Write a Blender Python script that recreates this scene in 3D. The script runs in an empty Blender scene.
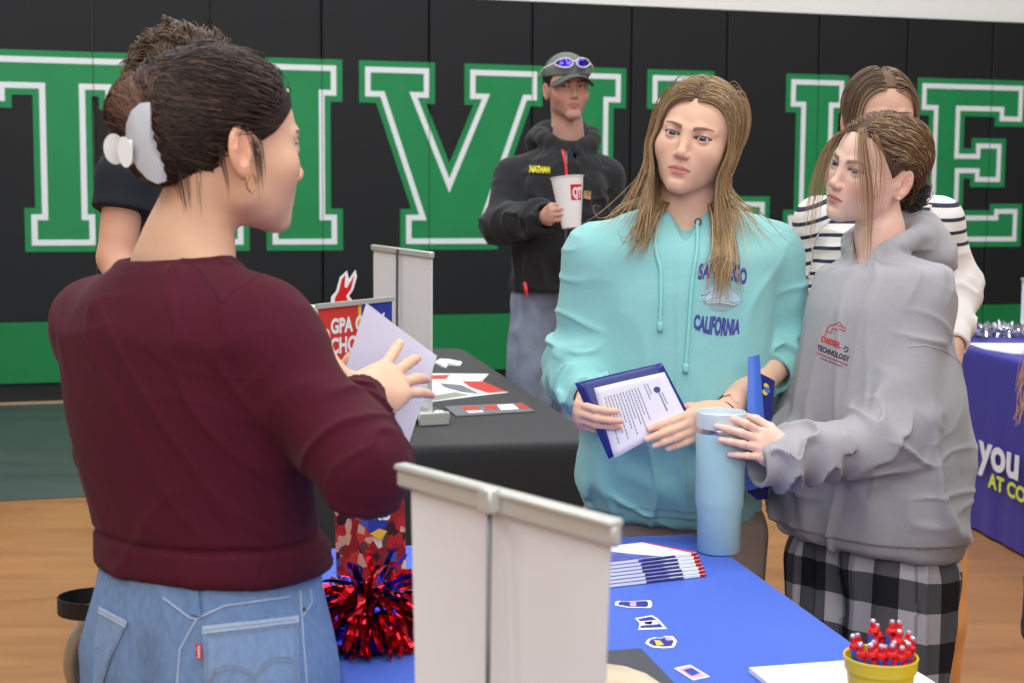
import bpy, math, random, os
import numpy as np
from mathutils import Vector, Matrix

random.seed(7)
rng = np.random.default_rng(11)
C = bpy.context.scene.collection
f32 = np.float32

# ------------------------------------------------------------------ camera model
FPX, PITCH, ROLL, HC = 1506.48, 0.102, -0.0068, 1.40
_cp, _sp, _cr, _sr = math.cos(PITCH), math.sin(PITCH), math.cos(ROLL), math.sin(ROLL)
FW = np.array([0, _cp, -_sp]); _dn0 = np.array([0, -_sp, -_cp]); _rt0 = np.array([1., 0, 0])
RT = _rt0 * _cr + _dn0 * _sr
DN = _dn0 * _cr - _rt0 * _sr
CAM = np.array([0, 0, HC])

def P(px, py, d):
    """point of the place seen at that pixel, at forward distance d"""
    return CAM + d * (FW + RT * (px - 512) / FPX + DN * (py - 341.5) / FPX)

def H(px, py, h=0.745):
    """point at height h seen at that pixel"""
    v = FW + RT * (px - 512) / FPX + DN * (py - 341.5) / FPX
    return CAM + v * ((h - HC) / v[2])

# ------------------------------------------------------------------ small helpers
def lin(c):
    c = np.asarray(c, float) / 255.0
    return np.where(c <= 0.04045, c / 12.92, ((c + 0.055) / 1.055) ** 2.4)

def L4(c):
    r = lin(c[:3]); return (float(r[0]), float(r[1]), float(r[2]), 1.0)

def nrm(v):
    v = np.asarray(v, float); return v / (np.linalg.norm(v) + 1e-12)

def tag(o, label=None, cat=None, group=None, kind=None):
    if label: o['label'] = label
    if cat: o['category'] = cat
    if group: o['group'] = group
    if kind: o['kind'] = kind
    return o

def empty(name, loc, label=None, cat=None, group=None, rot=None):
    o = bpy.data.objects.new(name, None); C.objects.link(o)
    o.location = Vector([float(x) for x in loc]); o.empty_display_size = 0.05
    if rot is not None: o.rotation_euler = rot
    return tag(o, label, cat, group)

def np_mesh(name, V, F, cols=None, smooth=True, mats=None, fmat=None):
    """V (n,3), F (m,4) or (m,3) or list of polygons"""
    me = bpy.data.meshes.new(name)
    V = np.ascontiguousarray(V, dtype=f32)
    if isinstance(F, np.ndarray):
        k = F.shape[1]; m = len(F)
        me.vertices.add(len(V)); me.vertices.foreach_set('co', V.ravel())
        me.loops.add(m * k); me.loops.foreach_set('vertex_index', np.ascontiguousarray(F, dtype=np.int32).ravel())
        me.polygons.add(m); me.polygons.foreach_set('loop_start', np.arange(0, m * k, k, dtype=np.int32))
        me.update(calc_edges=True)
    else:
        me.from_pydata([tuple(map(float, v)) for v in V], [], [tuple(int(i) for i in f) for f in F])
        me.update()
    if smooth and len(me.polygons):
        me.polygons.foreach_set('use_smooth', np.ones(len(me.polygons), dtype=bool))
    if cols is not None:
        a = me.color_attributes.new('Col', 'FLOAT_COLOR', 'POINT')
        cc = np.ones((len(V), 4), dtype=f32); cc[:, :3] = cols
        a.data.foreach_set('color', cc.ravel())
    for m_ in (mats or []): me.materials.append(m_)
    if fmat is not None: me.polygons.foreach_set('material_index', np.asarray(fmat, dtype=np.int32))
    return me

def obj(name, me, mat=None, parent=None, loc=None, world=True):
    """one mesh object; world=True: its vertices are world coordinates and move with the parent from now on"""
    if mat is not None and not me.materials: me.materials.append(mat)
    o = bpy.data.objects.new(name, me); C.objects.link(o)
    if loc is not None: o.location = Vector([float(x) for x in loc])
    if parent is not None:
        o.parent = parent
        if world: o.matrix_parent_inverse = mw(parent).inverted()
    return o

def mw(o):
    m = Matrix.LocRotScale(o.location, o.rotation_euler, o.scale)
    if o.parent: m = mw(o.parent) @ o.matrix_parent_inverse @ m
    return m

class MB:
    """collects simple solids into one mesh"""
    def __init__(s): s.V = []; s.F = []
    def add(s, V, F):
        n = len(s.V); s.V += [tuple(map(float, v)) for v in V]; s.F += [tuple(i + n for i in f) for f in F]; return s
    def box(s, lo, hi, M=None, bev=0.0):
        x0, y0, z0 = lo; x1, y1, z1 = hi
        if bev <= 0:
            V = [(x0,y0,z0),(x1,y0,z0),(x1,y1,z0),(x0,y1,z0),(x0,y0,z1),(x1,y0,z1),(x1,y1,z1),(x0,y1,z1)]
            F = [(0,3,2,1),(4,5,6,7),(0,1,5,4),(1,2,6,5),(2,3,7,6),(3,0,4,7)]
        else:
            b = bev; V = []
            for (z, i) in ((z0, b), (z0 + b, 0), (z1 - b, 0), (z1, b)):
                V += [(x0+i+ (0 if i else b),y0+i,z),(x1-i-(0 if i else b),y0+i,z),(x1-i,y0+i+(0 if i else b),z),(x1-i,y1-i-(0 if i else b),z),
                      (x1-i-(0 if i else b),y1-i,z),(x0+i+(0 if i else b),y1-i,z),(x0+i,y1-i-(0 if i else b),z),(x0+i,y0+i+(0 if i else b),z)]
            F = [tuple(range(7, -1, -1)), tuple(range(24, 32))]
            for r in range(3):
                for k in range(8): F.append((r*8+k, r*8+(k+1) % 8, r*8+8+(k+1) % 8, r*8+8+k))
        if M is not None: V = [tuple(M @ Vector(v)) for v in V]
        return s.add(V, F)
    def tube(s, pts, r, n=10, cap=True):
        pts = [np.asarray(p, float) for p in pts]
        rr = r if hasattr(r, '__len__') else [r] * len(pts)
        V = []; F = []; up = None
        for i, p in enumerate(pts):
            t = nrm(pts[min(i+1, len(pts)-1)] - pts[max(i-1, 0)])
            if up is None: up = nrm(np.cross(t, (0.3, 0.2, 0.93)) if abs(t[2]) < 0.9 else np.cross(t, (1, 0, 0)))
            a = nrm(up - t * np.dot(up, t)); up = a; b = np.cross(t, a)
            for k in range(n):
                q = 2 * math.pi * k / n; V.append(p + rr[i] * (math.cos(q) * a + math.sin(q) * b))
        for i in range(len(pts) - 1):
            for k in range(n): F.append((i*n+k, i*n+(k+1) % n, (i+1)*n+(k+1) % n, (i+1)*n+k))
        if cap: F.append(tuple(range(n-1, -1, -1))); F.append(tuple(range((len(pts)-1)*n, len(pts)*n)))
        return s.add(V, F)
    def lathe(s, prof, c=(0, 0, 0), n=40, cap=False):
        V = []; F = []
        for (r, z) in prof:
            for k in range(n):
                q = 2 * math.pi * k / n; V.append((c[0] + r * math.cos(q), c[1] + r * math.sin(q), c[2] + z))
        for i in range(len(prof) - 1):
            for k in range(n): F.append((i*n+k, i*n+(k+1) % n, (i+1)*n+(k+1) % n, (i+1)*n+k))
        if cap: F.append(tuple(range(n-1, -1, -1))); F.append(tuple(range((len(prof)-1)*n, len(prof)*n)))
        return s.add(V, F)
    def prism(s, poly, fn, t):
        """poly: 2D outline (ccw); fn(u,v,w)->world point; t thickness"""
        n = len(poly); V = [fn(u, v, 0) for u, v in poly] + [fn(u, v, t) for u, v in poly]
        F = [tuple(range(n-1, -1, -1)), tuple(range(n, 2*n))] + [(i, (i+1) % n, n+(i+1) % n, n+i) for i in range(n)]
        return s.add(V, F)
    def build(s, name, mat, parent=None, smooth=False, world=True, loc=None):
        me = np_mesh(name, np.array(s.V), s.F, smooth=smooth)
        return obj(name, me, mat, parent, world=world, loc=loc)

def auto_smooth(o, ang=40):
    me = o.data
    me.polygons.foreach_set('use_smooth', np.ones(len(me.polygons), dtype=bool))
    try: me.set_sharp_from_angle(angle=math.radians(ang))
    except Exception: pass
    return o

# ------------------------------------------------------------------ materials
def mat(name, col=(200, 200, 200), rough=0.6, metal=0.0, vcol=False, bump=None, var=None, spec=0.4, sss=0.0,
        alpha=None, trans=0.0, emis=None, sheen=0.0, ior=1.45, coat=0.0, stretch=(1, 1, 1), bdist=0.001, lin_in=False):
    m = bpy.data.materials.new(name); m.use_nodes = True
    nt = m.node_tree; b = nt.nodes['Principled BSDF']
    base = tuple(col) + (1.0,) if lin_in else L4(col)
    b.inputs['Roughness'].default_value = rough; b.inputs['Metallic'].default_value = metal
    b.inputs['Specular IOR Level'].default_value = spec; b.inputs['IOR'].default_value = ior
    b.inputs['Transmission Weight'].default_value = trans
    b.inputs['Sheen Weight'].default_value = sheen; b.inputs['Coat Weight'].default_value = coat
    if sss:
        b.inputs['Subsurface Weight'].default_value = sss
        b.inputs['Subsurface Radius'].default_value = (1.0, 0.35, 0.2); b.inputs['Subsurface Scale'].default_value = 0.006
    if emis: b.inputs['Emission Color'].default_value = L4(emis[0]); b.inputs['Emission Strength'].default_value = emis[1]
    src = None
    if vcol:
        a = nt.nodes.new('ShaderNodeVertexColor'); a.layer_name = 'Col'; src = a.outputs['Color']
    tc = nt.nodes.new('ShaderNodeTexCoord'); mp = nt.nodes.new('ShaderNodeMapping')
    mp.inputs['Scale'].default_value = stretch
    nt.links.new(tc.outputs['Object'], mp.inputs['Vector'])
    if var:   # (scale, amount, detail): brightness mottling that belongs to the surface
        n = nt.nodes.new('ShaderNodeTexNoise'); n.inputs['Scale'].default_value = var[0]
        n.inputs['Detail'].default_value = var[2] if len(var) > 2 else 4
        nt.links.new(mp.outputs['Vector'], n.inputs['Vector'])
        r = nt.nodes.new('ShaderNodeMapRange'); r.inputs['From Min'].default_value = 0.25; r.inputs['From Max'].default_value = 0.75
        r.inputs['To Min'].default_value = 1 - var[1]; r.inputs['To Max'].default_value = 1 + var[1]
        nt.links.new(n.outputs['Fac'], r.inputs['Value'])
        mx = nt.nodes.new('ShaderNodeVectorMath'); mx.operation = 'SCALE'
        if src is None: mx.inputs[0].default_value = base[:3]
        else: nt.links.new(src, mx.inputs[0])
        nt.links.new(r.outputs['Result'], mx.inputs['Scale']); src = mx.outputs['Vector']
    if src is None: b.inputs['Base Color'].default_value = base
    else: nt.links.new(src, b.inputs['Base Color'])
    if bump:  # list of (scale, strength)
        prev = None
        for sc, st in bump:
            n = nt.nodes.new('ShaderNodeTexNoise'); n.inputs['Scale'].default_value = sc; n.inputs['Detail'].default_value = 3
            nt.links.new(mp.outputs['Vector'], n.inputs['Vector'])
            bp = nt.nodes.new('ShaderNodeBump'); bp.inputs['Strength'].default_value = st; bp.inputs['Distance'].default_value = bdist
            nt.links.new(n.outputs['Fac'], bp.inputs['Height'])
            if prev: nt.links.new(prev, bp.inputs['Normal'])
            prev = bp.outputs['Normal']
        nt.links.new(prev, b.inputs['Normal'])
    return m

# ------------------------------------------------------------------ distance-field modelling
def _hash(ix, iy, iz):
    h = (ix * 374761393 + iy * 668265263 + iz * 2147483647 + 1013904223).astype(np.int64)
    h = (h ^ (h >> 13)) * 1274126177; h = h ^ (h >> 16)
    return (h & 0xffff).astype(f32) / 32767.5 - 1.0

def noise(Q):
    """smooth value noise in -1..1"""
    F0 = np.floor(Q); fr = (Q - F0).astype(f32); I = F0.astype(np.int64)
    u = fr * fr * (3 - 2 * fr); r = 0
    for dx in (0, 1):
        wx = u[:, 0] if dx else 1 - u[:, 0]
        for dy in (0, 1):
            wy = u[:, 1] if dy else 1 - u[:, 1]
            for dz in (0, 1):
                wz = u[:, 2] if dz else 1 - u[:, 2]
                r = r + wx * wy * wz * _hash(I[:, 0] + dx, I[:, 1] + dy, I[:, 2] + dz)
    return r

def smin(a, b, k):
    if k <= 0: return np.minimum(a, b)
    h = np.maximum(k - np.abs(a - b), 0) / k
    return np.minimum(a, b) - h * h * k * 0.25

def smax(a, b, k): return -smin(-a, -b, k)

def sph(Q, c, r): return np.sqrt(((Q - np.asarray(c, f32)) ** 2).sum(1)) - f32(r)

def ell(Q, c, r, R=None):
    q = Q - np.asarray(c, f32)
    if R is not None: q = q @ np.asarray(R, f32)          # columns of R: local axes
    r = np.asarray(r, f32)
    k0 = np.sqrt(((q / r) ** 2).sum(1)); k1 = np.sqrt(((q / (r * r)) ** 2).sum(1)) + 1e-9
    return k0 * (k0 - 1) / k1

def cone(Q, a, b, r1, r2=None):
    """capsule with a radius that changes linearly"""
    r2 = r1 if r2 is None else r2
    a = np.asarray(a, f32); ba = np.asarray(b, f32) - a; pa = Q - a
    h = np.clip((pa @ ba) / (float(ba @ ba) + 1e-12), 0, 1)
    return np.sqrt(((pa - h[:, None] * ba) ** 2).sum(1)) - (r1 + (r2 - r1) * h).astype(f32)

def bend(Q, pts, rad, k=0.01):
    d = None
    for i in range(len(pts) - 1):
        c = cone(Q, pts[i], pts[i+1], rad[i], rad[i+1]); d = c if d is None else smin(d, c, k)
    return d

def rbox(Q, c, hs, r, R=None):
    q = Q - np.asarray(c, f32)
    if R is not None: q = q @ np.asarray(R, f32)
    q = np.abs(q) - (np.asarray(hs, f32) - r)
    return np.sqrt((np.maximum(q, 0) ** 2).sum(1)) + np.minimum(q.max(1), 0) - r

def FO(n):
    """fold profile: rounded swells with sharper pinched crests"""
    return 0.55 * (0.5 - 1.5 * np.abs(n)) + 0.60 * np.exp(-(n / 0.16) ** 2) - 0.25

def bounded(fn, c, R, pad=0.02):
    c = np.asarray(c, f32)
    def g(Q):
        d = np.sqrt(((Q - c) ** 2).sum(1)) - f32(R); out = (d + pad).astype(f32); m = d < pad
        if m.any(): out[m] = fn(Q[m])
        return out
    return g

def ss(x, a, b):
    t = np.clip((x - a) / (b - a), 0, 1); return t * t * (3 - 2 * t)

def mesh_sdf(f, lo, hi, h, proj=2, K=4):
    lo = np.asarray(lo, float); hi = np.asarray(hi, float)
    nc = np.ceil((hi - lo) / (h * K)).astype(int) + 1
    gx = [lo[i] + np.arange(nc[i]) * h * K for i in range(3)]
    G = np.stack(np.meshgrid(*gx, indexing='ij'), -1).reshape(-1, 3).astype(f32)
    D = evalf(f, G).reshape(nc)
    A = np.abs(D); mn = A[:-1, :-1, :-1]
    for dx in (0, 1):
        for dy in (0, 1):
            for dz in (0, 1):
                mn = np.minimum(mn, A[dx:nc[0]-1+dx, dy:nc[1]-1+dy, dz:nc[2]-1+dz])
    act = mn < h * K * 1.15
    nf = (nc - 1) * K + 1
    Df = np.repeat(np.repeat(np.repeat(D, K, 0), K, 1), K, 2)[:nf[0], :nf[1], :nf[2]].astype(f32).copy()
    m = np.zeros(nf, bool)
    mk = np.repeat(np.repeat(np.repeat(act, K, 0), K, 1), K, 2)
    for dx in (0, 1):
        for dy in (0, 1):
            for dz in (0, 1):
                m[dx:dx+mk.shape[0], dy:dy+mk.shape[1], dz:dz+mk.shape[2]] |= mk
    ii = np.argwhere(m)
    Pf = (lo + ii * h).astype(f32)
    Df[m] = evalf(f, Pf)
    return surfnet(Df, lo, h, f, proj)

def evalf(f, Q, n=400000):
    if len(Q) <= n: return np.asarray(f(Q), f32)
    return np.concatenate([np.asarray(f(Q[i:i+n]), f32) for i in range(0, len(Q), n)])

def grad(f, V, e=0.0006):
    e = f32(e); k = np.array([[1, -1, -1], [-1, -1, 1], [-1, 1, -1], [1, 1, 1]], f32)
    g = 0
    for kk in k: g = g + evalf(f, V + kk * e)[:, None] * kk
    return g / (4 * e)

def surfnet(D, lo, h, f=None, proj=2):
    s = D < 0
    nx, ny, nz = D.shape
    cnt = np.zeros((nx-1, ny-1, nz-1), np.int8)
    for dx in (0, 1):
        for dy in (0, 1):
            for dz in (0, 1): cnt += s[dx:nx-1+dx, dy:ny-1+dy, dz:nz-1+dz]
    mixed = (cnt > 0) & (cnt < 8)
    idx = np.argwhere(mixed); vid = np.full(mixed.shape, -1, np.int32); vid[mixed] = np.arange(len(idx))
    pos = np.zeros((len(idx), 3)); num = np.zeros(len(idx))
    cs = [(0,0,0),(1,0,0),(0,1,0),(1,1,0),(0,0,1),(1,0,1),(0,1,1),(1,1,1)]
    val = [D[idx[:,0]+c[0], idx[:,1]+c[1], idx[:,2]+c[2]] for c in cs]
    for a, b in ((0,1),(2,3),(4,5),(6,7),(0,2),(1,3),(4,6),(5,7),(0,4),(1,5),(2,6),(3,7)):
        va, vb = val[a], val[b]; x = (va < 0) != (vb < 0)
        t = np.where(x, va / np.where(x, va - vb, 1), 0)
        p = np.asarray(cs[a]) + t[:, None] * (np.asarray(cs[b]) - np.asarray(cs[a]))
        pos += np.where(x[:, None], p, 0); num += x
    V = lo + (idx + pos / num[:, None]) * h
    Q = []
    for ax in range(3):
        sl0 = [slice(None)] * 3; sl1 = [slice(None)] * 3; sl0[ax] = slice(0, -1); sl1[ax] = slice(1, None)
        e = s[tuple(sl0)] != s[tuple(sl1)]
        o = [a for a in range(3) if a != ax]
        E = np.argwhere(e)
        ok = (E[:, o[0]] > 0) & (E[:, o[1]] > 0) & (E[:, o[0]] < D.shape[o[0]]-1) & (E[:, o[1]] < D.shape[o[1]]-1)
        E = E[ok]; fl = s[E[:, 0], E[:, 1], E[:, 2]]
        def cid(d0, d1):
            T = E.copy(); T[:, o[0]] -= d0; T[:, o[1]] -= d1; return vid[T[:, 0], T[:, 1], T[:, 2]]
        q = np.stack([cid(1, 1), cid(0, 1), cid(0, 0), cid(1, 0)], 1)
        flip = fl if ax != 1 else ~fl
        q[~flip] = q[~flip][:, ::-1]
        Q.append(q)
    Q = np.concatenate(Q); Q = Q[(Q >= 0).all(1)]
    V = V.astype(f32)
    if f is not None:
        for _ in range(proj):
            g = grad(f, V); d = evalf(f, V); st = d[:, None] * g / ((g ** 2).sum(1)[:, None] + 1e-4)
            ln = np.linalg.norm(st, axis=1, keepdims=True); st *= np.minimum(1, h * 0.7 / (ln + 1e-9)); V = V - st
    return V, Q

def join(*parts):
    """joins (V,F,cols) tuples"""
    V = []; F = []; K = []; n = 0
    for p in parts:
        V.append(p[0]); F.append(p[1] + n); n += len(p[0])
        if len(p) > 2: K.append(p[2])
    return np.concatenate(V), np.concatenate(F), (np.concatenate(K) if K else None)

def sub_faces(V, F, keep):
    """keep faces whose verts all satisfy keep, and compact"""
    fk = keep[F].all(1); F = F[fk]; u = np.unique(F); mp = np.full(len(V), -1, np.int64); mp[u] = np.arange(len(u))
    return V[u], mp[F]

def tubes(paths, r, n=3, cols=None):
    """paths (S,T,3); r (S,T) ; cols (S,T,3)"""
    S, T, _ = paths.shape
    t = np.gradient(paths, axis=1); t /= np.linalg.norm(t, axis=2, keepdims=True) + 1e-9
    up = np.zeros_like(t); up[..., 0] = 0.37; up[..., 1] = 0.83; up[..., 2] = 0.41
    a = np.cross(t, up); a /= np.linalg.norm(a, axis=2, keepdims=True) + 1e-9; b = np.cross(t, a)
    ang = 2 * np.pi * np.arange(n) / n
    V = paths[:, :, None] + r[:, :, None, None] * (np.cos(ang)[None, None, :, None] * a[:, :, None] + np.sin(ang)[None, None, :, None] * b[:, :, None])
    V = V.reshape(-1, 3)
    s_, t_, k_ = np.meshgrid(np.arange(S), np.arange(T-1), np.arange(n), indexing='ij')
    i0 = (s_ * T + t_) * n + k_; i1 = (s_ * T + t_) * n + (k_ + 1) % n
    F = np.stack([i0, i1, i1 + n, i0 + n], -1).reshape(-1, 4)
    K = None if cols is None else np.repeat(cols.reshape(-1, 3), n, 0)
    return V, F, K

# text --------------------------------------------------------------
def text_mesh(s, size=1.0, bold=0.0, spacing=1.0, res=3):
    """2D triangles of the text: verts (n,2) with x from 0, baseline at 0; faces"""
    cu = bpy.data.curves.new('t', 'FONT'); cu.body = s; cu.size = size; cu.offset = bold; cu.space_character = spacing
    cu.resolution_u = res; cu.fill_mode = 'FRONT'
    o = bpy.data.objects.new('t', cu); C.objects.link(o)
    dg = bpy.context.evaluated_depsgraph_get(); me = bpy.data.meshes.new_from_object(o.evaluated_get(dg))
    V = np.array([v.co[:2] for v in me.vertices]); F = [tuple(p.vertices) for p in me.polygons]
    bpy.data.objects.remove(o); bpy.data.meshes.remove(me); bpy.data.curves.remove(cu)
    x0 = V[:, 0].min(); V[:, 0] -= x0
    return V, F

def decal(name, V2, F, fn, m, parent, thick=0.0004):
    """printed marks on a surface: fn(u,v)->(point, normal); a thin raised film"""
    pts = []; top = []
    for u, v in V2:
        p, n = fn(u, v); pts.append(np.asarray(p) + np.asarray(n) * thick)
    me = np_mesh(name, np.array(pts), [tuple(f) for f in F], smooth=False)
    return obj(name, me, m, parent)
# ================================================================== SETTING
YAW, WD, WX0 = 0.2908, 10.508, 2.795
cw, sw = math.cos(YAW), math.sin(YAW)
def WP(s, h, off=0.0):
    """point on the padded wall: s along, h up, off towards the room"""
    return np.array([cw * (s - WX0) + sw * off, WD + sw * (s - WX0) - cw * off, h])

M = {}
M['pad_black'] = mat('black_vinyl', (25, 27, 30), rough=0.62, var=(3, 0.08), bump=[(60, 0.15), (2.5, 0.25)], bdist=0.004)
M['pad_green'] = mat('green_vinyl', (20, 124, 66), rough=0.5, var=(2, 0.05), bump=[(60, 0.1)])
M['let_green'] = mat('green_letter_film', (30, 138, 80), rough=0.45, var=(4, 0.06), bump=[(3, 0.2)], bdist=0.003)
M['let_white'] = mat('white_letter_film', (232, 236, 240), rough=0.5)
M['wall_white'] = mat('white_wall_paint', (248, 247, 243), rough=0.8, var=(1.5, 0.02), bump=[(40, 0.1)])
M['wall_side'] = mat('grey_wall_paint', (150, 150, 148), rough=0.85)
M['ceiling'] = mat('dark_ceiling_paint', (120, 122, 124), rough=0.9)
M['green_floor'] = mat('green_rubber_floor', (62, 76, 72), rough=0.42, var=(1.2, 0.22, 8), stretch=(1, 3, 1), bump=[(30, 0.1)])
M['dark_trim'] = mat('dark_vinyl_base', (30, 34, 34), rough=0.5)
M['tan_trim'] = mat('tan_wood_strip', (176, 150, 118), rough=0.5)

def floor_material():
    m = mat('tan_floor_cover', (178, 126, 74), rough=0.38, bump=[(3, 0.25), (25, 0.12)], bdist=0.004)
    nt = m.node_tree; b = nt.nodes['Principled BSDF']; L = nt.links
    tc = nt.nodes.new('ShaderNodeTexCoord'); mp = nt.nodes.new('ShaderNodeMapping'); mp.inputs['Scale'].default_value = (0.7, 3.2, 1); mp.inputs['Rotation'].default_value = (0, 0, -0.28)
    n1 = nt.nodes.new('ShaderNodeTexNoise'); n1.inputs['Scale'].default_value = 1.3; n1.inputs['Detail'].default_value = 8; n1.inputs['Distortion'].default_value = 1.2
    cr = nt.nodes.new('ShaderNodeValToRGB'); e = cr.color_ramp.elements
    e[0].position = 0.28; e[0].color = L4((138, 93, 54)); e[1].position = 0.72; e[1].color = L4((170, 121, 74))
    L.new(tc.outputs['Object'], mp.inputs['Vector']); L.new(mp.outputs['Vector'], n1.inputs['Vector'])
    L.new(n1.outputs['Fac'], cr.inputs['Fac']); L.new(cr.outputs['Color'], b.inputs['Base Color'])
    return m
M['tan_floor'] = floor_material()

# floor: tan cover up to the green border, then the green rubber strip along the wall
mb = MB(); q = [(-7, -3), (8, -3), (8, 12.5), (-7, 12.5)]
fl_m = MB(); fl_m.prism(q, lambda u, v, w: (u, v, -0.05 + w * 1.0), 0.05)
fl = fl_m.build('floor', M['tan_floor']); tag(fl, 'tan covered gym floor', kind='structure')
gs = MB(); gs.prism([(-4.5, 3.13), (7.2, 3.13), (7.2, 0.0), (-4.5, 0.0)][::-1], lambda u, v, w: WP(u, w, v), 0.004)
g = gs.build('floor_border', M['green_floor']); tag(g, 'green rubber floor strip along the padded wall', kind='structure')
ts = MB(); ts.prism([(-4.5, 0.012), (7.2, 0.012), (7.2, 0.075), (-4.5, 0.075)], lambda u, v, w: WP(u, w, v), 0.012)
g = ts.build('trim_1', M['tan_trim']); tag(g, 'thin tan strip at the foot of the wall', kind='structure')

# wall behind, white above the pads
wb = MB(); wb.prism([(-4.5, 0), (7.6, 0), (7.6, 6.5), (-4.5, 6.5)], lambda u, v, w: WP(u, v, -0.12 + w), 0.10)
wb.build('wall_back', M['wall_white'])['kind'] = 'structure'
bb = MB(); bb.prism([(-4.5, 0), (7.6, 0), (7.6, 0.135), (-4.5, 0.135)], lambda u, v, w: WP(u, v, -0.02 + w), 0.035)
bb.build('baseboard_back', M['dark_trim'])['kind'] = 'structure'
# side walls and ceiling of the hall, beyond the frame
for nm, a, b_ in (('wall_left', (-7.0, -3), (-6.9, 12.5)), ('wall_right', (7.9, -3), (8.0, 12.5)), ('wall_front', (-7, -3.1), (8, -3.0))):
    w = MB(); w.box((a[0], a[1], 0), (b_[0], b_[1], 6.5)); w.build(nm, M['wall_side'])['kind'] = 'structure'
w = MB(); w.box((-7, -3, 6.5), (8, 12.5, 6.6)); w.build('ceiling', M['ceiling'])['kind'] = 'structure'

# padded panels, one thing each: black pad with a green lower band
PW = 0.7293
def pad_solid(s0, s1, h0, h1, d):
    g = 0.0035; r = 0.012; n = 5
    prof = []
    for k in range(n + 1):
        a = math.pi / 2 * k / n; prof.append((s0 + g + r * (1 - math.sin(a)), d - r * (1 - math.cos(a)) ))
    outl = [(s0 + g, 0.0)] + [(s0 + g + r * (1 - math.cos(math.pi/2*k/n)), d - r + r * math.sin(math.pi/2*k/n)) for k in range(n+1)]
    outl += [(s0 + s1 - u, v) for u, v in outl[::-1]]
    m_ = MB(); N = len(outl); V = [WP(u, h0, v - 0.02) for u, v in outl] + [WP(u, h1, v - 0.02) for u, v in outl]
    F = [(i, (i+1) % N, N+(i+1) % N, N+i) for i in range(N)] + [tuple(range(N-1, -1, -1)), tuple(range(N, 2*N))]
    m_.add(V, F); return m_
PADTOP = 1.4 + 1.061 * 1.1964; PADMID = 1.4 - 0.7275 * 1.1964; PADBOT = 0.135
names = {0: 'behind the left half of the first letter', }
for n in range(-4, 10):
    s0 = n * PW
    e = empty('wall_pad', WP(s0 + PW / 2, PADBOT, 0))
    where = {-1: 'under the left arm of T', 0: 'under the right arm of T', 1: 'crossing the left post of H',
             2: 'between the letters H and V', 3: 'under the letter V', 4: 'between V and I behind the capped man', 5: 'between the first I and the first L',
             6: 'right of the girl in mint', 7: 'behind the striped shirt', 8: 'crossing the left part of E',
             9: 'rightmost under E'}.get(n, '%s pad beyond the left side of the T' % {-2: 'second', -3: 'third', -4: 'fourth'}.get(n, ''))
    tag(e, 'black wall pad with green lower band, ' + where, 'wall pad', 'padded wall panels')
    pad_solid(s0, s0 + PW, PADMID, PADTOP, 0.06).build('black_panel', M['pad_black'], e, smooth=False)
    pad_solid(s0, s0 + PW, PADBOT, PADMID - 0.004, 0.06).build('green_band', M['pad_green'], e)
LD = 0.04   # face of the pads

# letters -----------------------------------------------------------
LB, LT = 0.972, 2.234
def offset_poly(poly, d):
    """inset a ccw polygon by d (mitred)"""
    n = len(poly); out = []
    for i in range(n):
        p0, p1, p2 = map(np.array, (poly[i-1], poly[i], poly[(i+1) % n]))
        e1 = nrm(p1 - p0); e2 = nrm(p2 - p1); n1 = np.array([-e1[1], e1[0]]); n2 = np.array([-e2[1], e2[0]])
        k = 1 + n1 @ n2
        out.append(tuple(p1 + (n1 + n2) / max(k, 0.25) * d))
    return out
SER = 0.277; BS = 0.278   # serif depths top/bottom
def Lt(x0, x1, s0, s1, b0, b1):   # T
    return [(b0, LB), (b1, LB), (b1, LB+BS), (s1, LB+BS), (s1, LT-SER), (x1-0.345, LT-SER), (x1-0.345, LT-0.36), (x1, LT-0.36), (x1, LT), (x0, LT), (x0, LT-0.36), (x0+0.345, LT-0.36), (x0+0.345, LT-SER), (s0, LT-SER), (s0, LB+BS), (b0, LB+BS)]
def Li(x0, x1, s0, s1):
    return [(x0, LB), (x1, LB), (x1, LB+BS), (s1, LB+BS), (s1, LT-SER), (x1, LT-SER), (x1, LT), (x0, LT), (x0, LT-SER), (s0, LT-SER), (s0, LB+BS), (x0, LB+BS)]
def Ll(x0, x1, s0, s1, xt):
    return [(x0, LB), (x1, LB), (x1, 1.327+0.02), (x1-0.30, 1.347), (x1-0.30, LB+BS), (s1, LB+BS), (s1, LT-SER), (xt, LT-SER), (xt, LT), (x0, LT), (x0, LT-SER), (s0, LT-SER), (s0, LB+BS), (x0, LB+BS)]
V_ = [(1.987, LB), (2.674, LB), (2.674, 1.25), (2.655, 1.25), (2.905, LT-SER), (2.99, LT-SER), (2.99, LT), (2.433, LT), (2.433, LT-SER), (2.497, LT-SER), (2.329, 1.56), (2.165, LT-SER), (2.226, LT-SER), (2.226, LT), (1.708, LT), (1.708, LT-SER), (1.823, LT-SER), (2.062, 1.25), (1.987, 1.25)]
H_ = [(0.46, LB), (0.972, LB), (0.972, LB+BS), (0.895, LB+BS), (0.895, 1.47), (1.16, 1.47), (1.16, LB+BS), (1.084, LB+BS), (1.084, LB), (1.594, LB), (1.594, LB+BS), (1.514, LB+BS), (1.514, LT-SER), (1.594, LT-SER), (1.594, LT), (1.084, LT), (1.084, LT-SER), (1.16, LT-SER), (1.16, 1.74), (0.895, 1.74), (0.895, LT-SER), (0.972, LT-SER), (0.972, LT), (0.46, LT), (0.46, LT-SER), (0.54, LT-SER), (0.54, LB+BS), (0.46, LB+BS)]
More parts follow.
